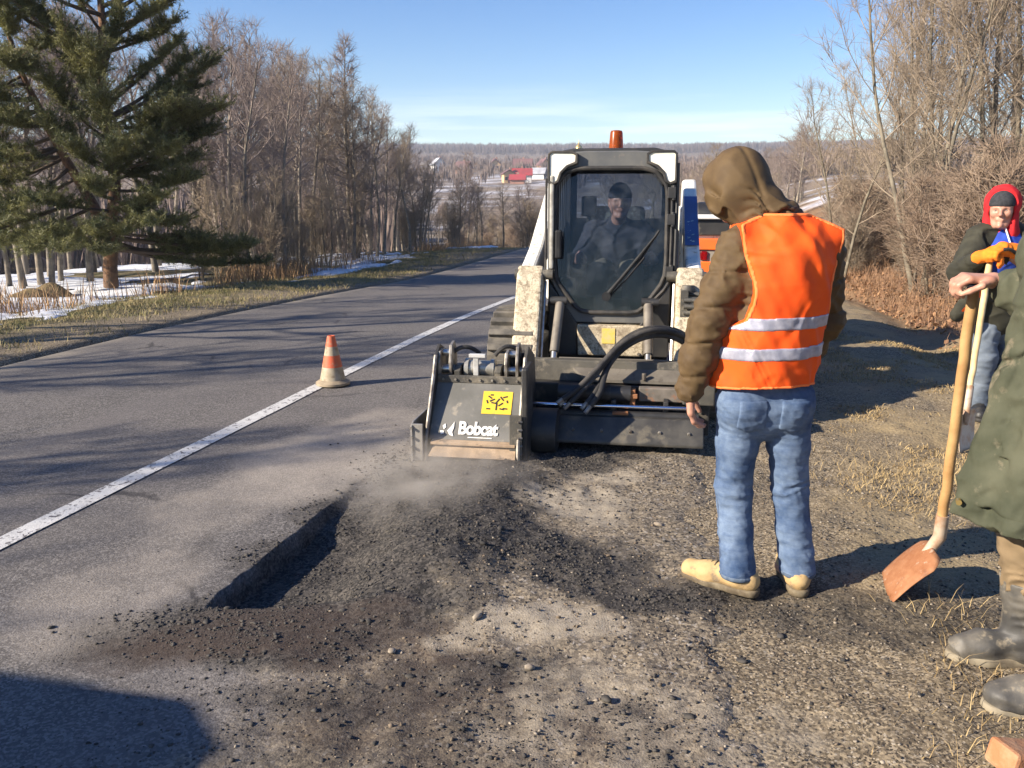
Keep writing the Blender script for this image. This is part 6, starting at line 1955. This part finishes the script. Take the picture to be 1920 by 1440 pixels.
# cone
cn = empty('traffic_cone', (-1.53, 7.13, 0.004), 0.1, 'dirty orange and white traffic cone on the centre line', 'cone')
cone_o = mat('dirty_orange_plastic', (0.62, 0.11, 0.04), 0.6, 0, (0.48, 0.12, 0.055), 12, 0.4, 0.65, dirt=(0.36, 0.25, 0.16), dirt_amt=0.2, dscale=18)
cone_w = mat('dirty_white_band', (0.33, 0.265, 0.17), 0.65, 0, (0.43, 0.36, 0.26), 12, 0.4, 0.65, dirt=(0.25, 0.19, 0.12), dirt_amt=0.3, dscale=18)
def cr(z): return .118 - (.118 - .032) * (z / .42)
for nm, m_, z0, z1 in (('cone_body', cone_w, .035, .16), ('orange_band', cone_o, .16, .26), ('white_band', cone_w, .26, .335), ('cone_top', cone_o, .335, .425)):
    g = G().lathe([(cr(z0), z0), (cr(z1), z1)] if nm != 'cone_top' else [(cr(z0), z0), (cr(z1), z1), (cr(z1) - .012, z1 - .002), (cr(z1) - .016, z1 - .05)], n=32)
    g.obj(nm, m_, cn, smooth=True)
G().lathe([(.128, .004), (.145, .010), (.145, .028), (.122, .042), (.110, .05)], n=32).obj('base', mat('dirty_cone_base', (0.34, 0.27, 0.18), 0.8, 0, (0.24, 0.19, 0.13), 14), cn, smooth=True)

# broken brick at the lower edge
bz = gz(1.40, 2.12)
br = G().box((0, 0, .035), (.17, .10, .075), Matrix.Rotation(R(14), 3, 'Y'))
bo = br.obj('brick', mat('broken_brick', (0.38, 0.16, 0.07), 0.9, 0, (0.48, 0.29, 0.17), 10, 0.4, 0.62, bmp=0.5, bscale=40), None, bevel=0.012)
bo.location = (1.425, 2.10, bz); bo.rotation_euler = (0, 0, R(15))
tag(bo, 'broken orange brick lying on the gravel at the bottom edge', 'brick')

# grassy earth heaps behind the verge
for (x, y, rx_, h_, lab) in ((-8.45, 15.6, .55, .34, 'bigger grass-covered earth heap in the snow under the pine'), (-8.25, 14.6, .55, .24, 'lower dark earth heap nearer the road, in front of the grassy one')):
    nr, na = 12, 28
    V = [(0, 0, h_)]
    for i in range(1, nr + 1):
        for j in range(na):
            a = j * 6.2832 / na; r_ = rx_ * i / nr
            z = h_ * (0.5 + 0.5 * math.cos(math.pi * i / nr)) - .06 * (i / nr)
            V.append((r_ * math.cos(a) * 1.25, r_ * math.sin(a), z))
    V = np.array(V); V[:, 2] += (fbm(V[:, 0] * 7, V[:, 1] * 7, 3, 12) - .5) * .06
    F3 = [(0, 1 + j, 1 + (j + 1) % na) for j in range(na)]
    F4 = [(1 + (i - 1) * na + j, 1 + i * na + j, 1 + i * na + (j + 1) % na, 1 + (i - 1) * na + (j + 1) % na) for i in range(1, nr) for j in range(na)]
    o = link('earth_heap', np_mesh('earth_heap', V, [np.array(F3), np.array(F4)], True), None, mat('heap_turf', (0.20, 0.145, 0.065), .95, 0, (0.10, 0.07, 0.035), 6, .4, .6, bmp=.8, bscale=18, bdist=.05))
    o.location = (x, y, gz(x, y)); tag(o, lab, 'heap')

# van standing left of the picture, its shadow lies in the lower left corner
vx, vy = LS(-5.1, .15)
VA = empty('parked_van', (vx, vy, 0.0), 0, 'white van parked on the road to the left, outside the picture, casting the corner shadow', 'van')
vw = mat('van_white', (0.75, 0.76, 0.76), 0.3, 0, (0.68, 0.68, 0.67), 3)
VA.rotation_euler = (0, 0, -A_ROAD)
G().prism([(-3.6, .35), (.95, .35), (.95, .75), (.55, 1.02), (.15, 1.72), (-.2, 1.86), (-3.6, 1.86)], -.85, .85, 'x').obj('body', vw, VA, bevel=.07, seg=3)
for x in (-.8, .8):
    for y in (-2.8, .2):
        G().lathe([(.12, -.1), (.28, -.1), (.33, -.06), (.33, .06), (.28, .1), (.12, .1)], n=28).obj('wheel', rubber, VA, smooth=True)
        VA.children[-1].rotation_euler = (0, R(90), 0); VA.children[-1].location = (x, y, .33)
G().add([(-.7, .60, 1.05), (.7, .60, 1.05), (.6, .22, 1.66), (-.6, .22, 1.66)], [(0, 1, 2, 3)]).obj('windscreen', pane, VA)

# houses across the valley
roof_red = mat('red_roof', (0.36, 0.045, 0.05), .6, 0, (0.28, 0.05, 0.05), .5)
roof_brown = mat('brown_roof', (0.17, 0.085, 0.08), .7, 0, (0.14, 0.075, 0.07), .5)
roof_grey = mat('grey_roof', (0.42, 0.43, 0.45), .7, 0, (0.3, 0.3, 0.32), .5)
wall_w = mat('white_render', (0.72, 0.70, 0.66), .8, 0, (0.62, 0.6, 0.56), .5)
wall_y = mat('yellow_render', (0.62, 0.42, 0.22), .8, 0, (0.55, 0.36, 0.2), .5)
wall_b = mat('brick_wall', (0.36, 0.19, 0.14), .85, 0, (0.28, 0.15, 0.11), .8)
win_dark = mat('window_dark', (0.03, 0.035, 0.045), .2)


def house(px, Yd, w, d, h, rh, rz, mw, mr, lab, two=True, z=None):
    x = px * Yd
    zz = gz(x, Yd) if z is None else z
    r = empty('house', (x, Yd, zz), rz, lab, 'house')
    G().bb(-w / 2, w / 2, -d / 2, d / 2, -2, h).prism([(-w / 2, h), (w / 2, h), (0, h + rh - .3)], -d / 2 + .01, d / 2 - .01).obj('wall', mw, r)
    g = G()
    for sg in (-1, 1):
        a = math.atan2(rh, w / 2 + .4)
        g.add([(sg * (w / 2 + .5), -d / 2 - .5, h - .35), (sg * (w / 2 + .5), d / 2 + .5, h - .35), (0, d / 2 + .5, h + rh), (0, -d / 2 - .5, h + rh),
               (sg * (w / 2 + .5), -d / 2 - .5, h - .15), (sg * (w / 2 + .5), d / 2 + .5, h - .15), (0, d / 2 + .5, h + rh + .25), (0, -d / 2 - .5, h + rh + .25)],
              [(0, 1, 2, 3), (4, 5, 6, 7), (0, 1, 5, 4), (1, 2, 6, 5), (2, 3, 7, 6), (3, 0, 4, 7)])
    ro = g.obj('roof', mr, r)
    G().bb(w * .15, w * .15 + .7, -.4, .4, h + rh * .5, h + rh + .9).obj('chimney', wall_b, ro)
    for fx in (-.28, .22):
        for fz in ((.9, 3.6) if two and h > 5.5 else (.9,)):
            G().bb(fx * w - .45, fx * w + .45, -d / 2 - .06, -d / 2 + .1, fz, fz + 1.1).obj('window', win_dark, r)
    G().bb(-.5, .5, -d / 2 - .06, -d / 2 + .1, 0, 2.1).obj('door', roof_brown, r)
    return r


house(0.0115, 300, 4.2, 6.2, 2.6, 1.9, R(90), wall_w, roof_red, 'white house with a bright red roof across the valley, left of the cab')
house(-0.0045, 298, 3.6, 4.0, 3.2, 1.0, R(12), wall_y, roof_brown, 'yellow house beside the red-roofed white one')
house(0.0065, 288, 3.6, 4.6, 1.5, 1.3, R(85), wall_b, roof_red, 'low red-roofed outbuilding in front of the white house', False)
house(0.0125, 415, 6, 8.5, 3, 3.2, R(80), wall_b, roof_brown, 'house with a large dark red roof above the bright red one')
house(-0.084, 430, 6, 6.5, 3, 3, R(20), wall_w, roof_grey, 'pale grey-roofed house on the far slope, right beside the end of the wood')
house(-0.055, 400, 6, 6, 2.6, 2.6, R(70), wall_b, roof_brown, 'dark brick house at the foot of the far slope')
house(-0.020, 450, 5.5, 6, 2.8, 2.8, R(10), wall_y, roof_brown, 'cream house far up the slope between the tree tops')
house(0.031, 330, 4.5, 4.5, 2.2, 1.8, R(75), wall_w, roof_grey, 'small pale house just left of the loader cab')
house(0.036, 430, 5.5, 6, 3, 3, R(20), wall_y, roof_brown, 'tan house above the pale one beside the cab')
# church tower showing over the cab roof
x = .0755 * 420
ch = empty('church_tower', (x, 420, gz(x, 420)), R(10), 'slim pale church tower with a gilded dome showing above the cab roof', 'tower')
G().bb(-1.6, 1.6, -1.6, 1.6, -2, 8.5).bb(-1.2, 1.2, -1.2, 1.2, 8.5, 10.0).obj('shaft', wall_y, ch)
G().lathe([(1.2, 10), (1.7, 10.8), (1.5, 11.8), (.5, 12.8), (.15, 13.6), (.05, 15)], n=14).obj('dome', mat('gilt', (0.65, 0.42, 0.12), .35, .8), ch, smooth=True)

# far woods: one mass each, of thousands of small ragged crowns
def far_wood(name, pts, hmin, hmax, seed, col, col2, label):
    rng = np.random.default_rng(seed)
    n = len(pts)
    x, y = pts[:, 0], pts[:, 1]
    z = terrain(x, y)
    k = 40
    hh = rng.uniform(hmin, hmax, n)
    # each crown: upright slivers fanning out, so that the skyline frays
    P = np.stack([x, y, z], 1)
    a = rng.uniform(0, 6.28, (n, k)); sp = rng.uniform(0, 1, (n, k)) ** .6 * hh[:, None] * .42
    bx = sp * np.cos(a); by = sp * np.sin(a)
    top = hh[:, None] * (1.0 - .35 * (sp / (hh[:, None] * .42)) ** 2) * rng.uniform(.75, 1.05, (n, k))
    wd = hh[:, None] * rng.uniform(.012, .035, (n, k))
    b2 = rng.uniform(0, 6.28, (n, k))
    base = P[:, None, :] + np.stack([bx * .55, by * .55, hh[:, None] * rng.uniform(.0, .35, (n, k))], -1)
    tp = P[:, None, :] + np.stack([bx, by, top], -1)
    mid = (base + tp) / 2; side = np.stack([np.cos(b2) * wd, np.sin(b2) * wd, np.zeros_like(wd)], -1)
    V = np.stack([base, mid - side, tp, mid + side], 2).reshape(-1, 3)
    F = np.arange(len(V)).reshape(-1, 4)
    o = link(name, np_mesh(name, V, F, False), None, mat(name + '_m', col, .95, 0, col2, .03, .4, .6))
    return tag(o, label, 'wood', None, 'stuff')


rng = np.random.default_rng(5)
az = np.radians(rng.uniform(-36, 36, 4600)); rr_ = 900 + rng.uniform(0, 1, 4600) ** .7 * 620
far_wood('distant_wood', np.stack([rr_ * np.sin(az), rr_ * np.cos(az)], 1), 9, 15, 6, (0.085, 0.068, 0.068), (0.115, 0.09, 0.085), 'purple-brown wood covering the ridge on the horizon')
az = np.radians(rng.uniform(-20, 30, 1500)); rr_ = rng.uniform(240, 820, 1500)
_k = ~((rr_ < 312) & (az > R(-1.6)) & (az < R(4)))
az, rr_ = az[_k], rr_[_k]
far_wood('valley_wood', np.stack([rr_ * np.sin(az), rr_ * np.cos(az)], 1), 3, 7, 7, (0.145, 0.108, 0.092), (0.19, 0.145, 0.12), 'scattered bare trees between the houses on the far slope')
az = np.radians(rng.uniform(-36, -8, 900)); rr_ = rng.uniform(62, 130, 900)
far_wood('deep_wood', np.stack([rr_ * np.sin(az), rr_ * np.cos(az)], 1), 3.0, 5.0, 9, (0.17, 0.125, 0.105), (0.22, 0.165, 0.135), 'mass of bare trees far behind the alders on the left')
az = np.radians(rng.uniform(7, 34, 1500)); rr_ = rng.uniform(230, 330, 1500)
far_wood('hilltop_wood', np.stack([rr_ * np.sin(az), rr_ * np.cos(az)], 1), 4.5, 8.5, 8, (0.19, 0.14, 0.115), (0.25, 0.19, 0.15), 'brown belt of bare trees on the hilltop to the right')
# ------------------------------------------------------------------ loose stones, millings, grass, leaves (nobody could count these)
def surf_z(x, y):
    """top of road or ground"""
    l = x * N[0] + y * N[1]; s = x * U[0] + y * U[1]
    zr = road_z(l, s, x, y)
    zg = ground_z(l, s, x, y)
    return np.where((l > -6.5) & (l < .74), np.maximum(zr, zg), zg)


_ico_v = None
def rock_base(rng):
    t = (1 + 5 ** .5) / 2
    v = np.array([(-1, t, 0), (1, t, 0), (-1, -t, 0), (1, -t, 0), (0, -1, t), (0, 1, t), (0, -1, -t), (0, 1, -t), (t, 0, -1), (t, 0, 1), (-t, 0, -1), (-t, 0, 1)]) / 1.9
    f = np.array([(0, 11, 5), (0, 5, 1), (0, 1, 7), (0, 7, 10), (0, 10, 11), (1, 5, 9), (5, 11, 4), (11, 10, 2), (10, 7, 6), (7, 1, 8), (3, 9, 4), (3, 4, 2), (3, 2, 6), (3, 6, 8), (3, 8, 9), (4, 9, 5), (2, 4, 11), (6, 2, 10), (8, 6, 7), (9, 8, 1)])
    return v, f


def scatter_rocks(name, x, y, size, seed, m, label, flat=.65):
    rng = np.random.default_rng(seed)
    v, f = rock_base(rng)
    n = len(x)
    z = surf_z(x, y)
    sc = size[:, None] * rng.uniform(.6, 1.3, (n, 3)); sc[:, 2] *= flat
    a = rng.uniform(0, 6.28, n); ca, sa_ = np.cos(a), np.sin(a)
    jit = rng.uniform(.42, 1.32, (n, 12))
    V = v[None] * jit[:, :, None] * sc[:, None, :]
    X = V[..., 0] * ca[:, None] - V[..., 1] * sa_[:, None]; Y = V[..., 0] * sa_[:, None] + V[..., 1] * ca[:, None]
    V = np.stack([X + x[:, None], Y + y[:, None], V[..., 2] + z[:, None] + sc[:, 2:3] * .25], -1).reshape(-1, 3)
    F = (f[None] + (np.arange(n) * 12)[:, None, None]).reshape(-1, 3)
    o = link(name, np_mesh(name, V, F, False), None, m)
    return tag(o, label, 'stones', None, 'stuff')


rng = np.random.default_rng(21)
def pick(n, x0, x1, y0, y1, wf):
    out = []
    got = 0
    while got < n:
        x = rng.uniform(x0, x1, n * 3); y = rng.uniform(y0, y1, n * 3)
        k = rng.uniform(0, 1, n * 3) < wf(x, y)
        out.append(np.stack([x[k], y[k]], 1)); got += k.sum()
    return np.concatenate(out)[:n]
mill_m = mat('asphalt_crumbs', (0.026, 0.024, 0.022), .9, 0, (0.075, 0.066, 0.056), 30, .4, .6)
def wm(x, y):
    l = x * N[0] + y * N[1]
    return np.clip(blobs(x, y, MILL, 2) * .9 + .17 * sstep(-1.9, -1.4, l) + .02 * sstep(-2.6, -1.9, l), 0, 1) * (.25 + .75 * sstep(.42, .62, fbm(x * 3, y * 3, 3, 90)))
p = pick(24000, -2.2, 2.2, 1.7, 6.2, wm)
scatter_rocks('asphalt_millings', p[:, 0], p[:, 1], .0028 + .0075 * rng.uniform(0, 1, 24000) ** 5.5, 31, mill_m, 'black asphalt crumbs thrown out around the milled slot')
p = pick(420, -2.0, 1.2, 2.1, 5.4, lambda x, y: blobs(x, y, MILL, 2) * .8 + .05 * sstep(-1.8, -1.3, x * N[0] + y * N[1]))
scatter_rocks('asphalt_chunks', p[:, 0], p[:, 1], .007 + .012 * rng.uniform(0, 1, 420) ** 2.5, 32, mill_m, 'broken black asphalt chunks among the finer millings', .5)
peb = mat('pale_pebbles', (0.22, 0.18, 0.135), .9, 0, (0.34, 0.29, 0.225), 25, .4, .6)
def wp(x, y):
    l = x * N[0] + y * N[1]
    return (1 - .85 * blobs(x, y, MILL, 2)) * sstep(-1.6, -.6, l) * (.3 + .7 * sstep(.4, .6, fbm(x * 2, y * 2, 3, 93)))
p = pick(15000, -1.6, 3.6, 1.7, 7.5, wp)
scatter_rocks('gravel', p[:, 0], p[:, 1], .0022 + .0062 * rng.uniform(0, 1, 15000) ** 6, 33, peb, 'pale pebbles scattered over the shoulder')
brn = mat('earth_crumbs', (0.10, 0.075, 0.05), .95, 0, (0.19, 0.145, 0.10), 25, .4, .6)
p = pick(15000, -1.6, 3.6, 1.7, 7.5, wp)
scatter_rocks('gravel', p[:, 0], p[:, 1], .0028 + .0072 * rng.uniform(0, 1, 15000) ** 5, 35, brn, 'brown earth crumbs scattered over the shoulder')
# a few lumps one can pick out
lumps = [(-.13, 2.93, .026, 'black asphalt lump on the left fringe of the pale sand patch'), (.30, 2.44, .022, 'black asphalt lump in the open sand near the bottom'), (.06, 2.62, .022, 'dark lump just below the pale sand patch'),
         (.55, 2.36, .020, 'dark lump right of the lumps in the sand'), (-.42, 2.72, .020, 'small pale stone on the brown earth before the slot'), (.72, 3.95, .024, 'pale round stone lying left of the vest worker'), (.80, 2.70, .02, 'dark lump on the gravel below the worker'), (-.60, 5.9, .024, 'small brown clod on the dusty asphalt beside the planer')]
v, f = rock_base(rng)
for (x, y, s_, lab) in lumps:
    rg_ = np.random.default_rng(int(abs(x * 1000)))
    bm = bmesh.new(); me = np_mesh('stone', v * rg_.uniform(.75, 1.2, (12, 1)) * np.array([1.35, .85, .55]) * s_ * .8, f)
    bm.from_mesh(me); bmesh.ops.subdivide_edges(bm, edges=bm.edges[:], cuts=1, fractal=.9, seed=int(abs(y * 100))); bm.to_mesh(me); bm.free()
    o = link('stone', me, None, peb if 'pale' in lab else (brn if 'brown' in lab else mill_m))
    o.location = (x, y, float(surf_z(np.array([x]), np.array([y]))[0]) + s_ * .4); o.rotation_euler = (0, 0, rg_.uniform(0, 6))
    tag(o, lab, 'stone')


def blades(name, x, y, h, lean, w, seed, m, label, cat='grass', per=1, z=None):
    rng = np.random.default_rng(seed)
    n = len(x)
    z = surf_z(x, y) if z is None else z
    a = rng.uniform(0, 6.28, n); b = rng.uniform(0, 6.28, n)
    ln = lean * rng.uniform(.2, 1.3, n) * h
    dx, dy = np.cos(a) * ln, np.sin(a) * ln
    sx, sy = np.cos(b) * w, np.sin(b) * w
    hz = h * rng.uniform(.5, 1.1, n) * np.sqrt(np.maximum(1 - np.minimum(lean, .95) ** 2, .05))
    V = np.stack([np.stack([x - sx, y - sy, z - .01], 1), np.stack([x + sx, y + sy, z - .01], 1),
                  np.stack([x + dx * .45 + sx * .7, y + dy * .45 + sy * .7, z + hz * .65], 1), np.stack([x + dx * .45 - sx * .7, y + dy * .45 - sy * .7, z + hz * .65], 1),
                  np.stack([x + dx, y + dy, z + hz], 1)], 1).reshape(-1, 3)
    k = (np.arange(n) * 5)[:, None]
    o = link(name, np_mesh(name, V, [np.array([[0, 1, 2, 3]]) + k, np.array([[3, 2, 4]]) + k], False), None, m)
    return tag(o, label, cat, None, 'stuff')


straw = mat('dry_grass', (0.42, 0.31, 0.15), .8, 0, (0.26, 0.18, 0.085), 5, .4, .62)
vgreen = mat('winter_grass', (0.15, 0.145, 0.045), .8, 0, (0.36, 0.28, 0.13), 3, .38, .6)
def wg(x, y):
    l = x * N[0] + y * N[1]; s = x * U[0] + y * U[1]
    e = .75 + .5 * (fbm(x * .9, y * .9, 3, 7) - .5)
    return sstep(e, e + .6, l) * sstep(.48, .62, fbm(x * 1.6 + 5, y * 1.6, 4, 95)) * (1 - blobs(x, y, MILL, 2))
p = pick(44000, .6, 7.0, 2.0, 11.5, wg)
hh = .018 + .055 * rng.uniform(0, 1, len(p)) ** 2
blades('dry_grass', p[:, 0], p[:, 1], hh, .85, .0016 + .0003 * p[:, 1], 41, straw, 'trampled straw-coloured grass on the right shoulder')
# taller tufts by the coat man's boots, by the shovel and along the bank
tx = []; 
for (cx, cy, n, r_) in ((1.66, 2.95, 60, .10), (1.72, 2.82, 40, .07), (1.55, 2.6, 30, .08), (1.5, 2.35, 40, .12), (2.3, 4.3, 260, .25), (2.6, 4.0, 200, .3), (2.1, 4.8, 160, .25), (1.2, 2.05, 30, .1)):
    tx.append(np.stack([rng.normal(cx, r_, n), rng.normal(cy, r_, n)], 1))
p = np.concatenate(tx)
blades('dry_grass', p[:, 0], p[:, 1], rng.uniform(.05, .13, len(p)), .7, .0016, 43, straw, 'taller dry grass stalks beside the shovels and boots')
p = np.stack([*LS(rng.uniform(-10.2, -6.55, 60000), rng.uniform(4.5, 34, 60000) ** 1.0)], 1)
l = p @ N; kk = rng.uniform(0, 1, len(p)) < (.15 + .85 * sstep(.40, .60, fbm(p[:, 0] * 1.1, p[:, 1] * 1.1, 4, 97))) * sstep(6.5, 7.3, -l)
p = p[kk]
blades('verge_grass', p[:, 0], p[:, 1], rng.uniform(.04, .13, len(p)), .7, .0045, 45, vgreen, 'short green and straw winter grass on the verge across the road')
p = np.stack([*LS(rng.uniform(-11.5, -9.2, 14000), rng.uniform(8, 48, 14000))], 1)
kk = rng.uniform(0, 1, len(p)) < sstep(.45, .62, fbm(p[:, 0] * .7, p[:, 1] * .7, 4, 98)); p = p[kk]
blades('tall_dead_grass', p[:, 0], p[:, 1], rng.uniform(.2, .65, len(p)), .35, .007, 46, mat('rusty_grass', (0.40, 0.25, 0.12), .85, 0, (0.28, 0.17, 0.09), 2, .4, .6), 'tall rusty dead grass at the foot of the wood')
# bank on the right: leaf litter and dead bramble
def wl(x, y):
    l = x * N[0] + y * N[1]
    return sstep(2.7, 3.3, l) * (.35 + .65 * sstep(.4, .58, fbm(x * 1.2, y * 1.2, 3, 99)))
p = pick(26000, 3.6, 13.5, 8.6, 22, wl)
n = len(p)
zz = surf_z(p[:, 0], p[:, 1])
lf = []
a = rng.uniform(0, 6.28, n); t1 = rng.normal(0, .6, n); sz = rng.uniform(.018, .05, n)
c, s_ = np.cos(a), np.sin(a)
base = np.stack([p[:, 0], p[:, 1], zz + rng.uniform(.0, .12, n) * rng.uniform(0, 1, n)], 1)
d1 = np.stack([c, s_, np.sin(t1)], 1) * sz[:, None]; d2 = np.stack([-s_, c, rng.normal(0, .5, n)], 1) * sz[:, None] * .55
V = np.stack([base - d1, base - d2, base + d1, base + d2], 1).reshape(-1, 3)
o = link('fallen_leaves', np_mesh('fallen_leaves', V, np.arange(4 * n).reshape(-1, 4)), None, mat('dead_leaves', (0.36, 0.20, 0.095), .8, 0, (0.20, 0.10, 0.05), 4, .4, .6))
tag(o, 'red-brown fallen leaves covering the right bank', 'leaves', None, 'stuff')
p = pick(16000, 3.6, 13.5, 8.8, 24, wl)
blades('dead_undergrowth', p[:, 0], p[:, 1], rng.uniform(.10, .55, len(p)), .55, .004, 47, mat('bramble', (0.30, 0.175, 0.095), .85, 0, (0.20, 0.12, 0.075), 2, .4, .6), 'tangled dead stalks on the right bank', 'undergrowth')

# ------------------------------------------------------------------ dust drifting out of the cut
def puff(loc, size, dens, seed, label):
    bm = bmesh.new()
    bmesh.ops.create_icosphere(bm, subdivisions=3, radius=1)
    me = bpy.data.meshes.new('dust'); bm.to_mesh(me); bm.free()
    m = bpy.data.materials.new('dust_cloud_%d' % seed); m.use_nodes = True
    t = m.node_tree; t.nodes.clear()
    out = _n(t, 'ShaderNodeOutputMaterial'); pv = _n(t, 'ShaderNodeVolumePrincipled')
    pv.inputs['Color'].default_value = (0.80, 0.74, 0.66, 1); pv.inputs['Anisotropy'].default_value = 0.2
    tcn = _n(t, 'ShaderNodeTexCoord')
    ln_ = _n(t, 'ShaderNodeVectorMath'); ln_.operation = 'LENGTH'
    t.links.new(tcn.outputs['Object'], ln_.inputs[0])
    fall = maprange(t, ln_.outputs['Value'], 1.0, 0.15)
    nn_ = maprange(t, noise(t, 2.2, 4, .6), .38, .72)
    t.links.new(math_(t, 'MULTIPLY', math_(t, 'MULTIPLY', fall, nn_), dens), pv.inputs['Density'])
    t.links.new(pv.outputs[0], out.inputs['Volume'])
    o = link('dust', me, None, m); o.location = loc; o.scale = size
    return tag(o, label, 'dust', None, 'stuff')


puff((-.50, 4.40, .07), (.48, .70, .20), 5.0, 1, 'pale dust drifting over the slot in front of the planer')
puff((-.22, 4.55, .03), (.42, .40, .28), 3.5, 2, 'dust under the hood of the planer')

# ------------------------------------------------------------------ the air over the valley
bm = bmesh.new()
bmesh.ops.create_cube(bm, size=1)
me = bpy.data.meshes.new('haze'); bm.to_mesh(me); bm.free()
hz = bpy.data.materials.new('haze_air'); hz.use_nodes = True
hz.node_tree.nodes.clear()
_o = hz.node_tree.nodes.new('ShaderNodeOutputMaterial'); _v = hz.node_tree.nodes.new('ShaderNodeVolumePrincipled')
_v.inputs['Color'].default_value = (0.80, 0.87, 1.0, 1); _v.inputs['Density'].default_value = 0.00030
hz.node_tree.links.new(_v.outputs[0], _o.inputs['Volume'])
haze = link('haze', me, None, hz)
haze.location = (0, 900, 48); haze.scale = (4400, 2600, 108)
tag(haze, 'pale air fading the far ridge', 'haze', None, 'stuff')
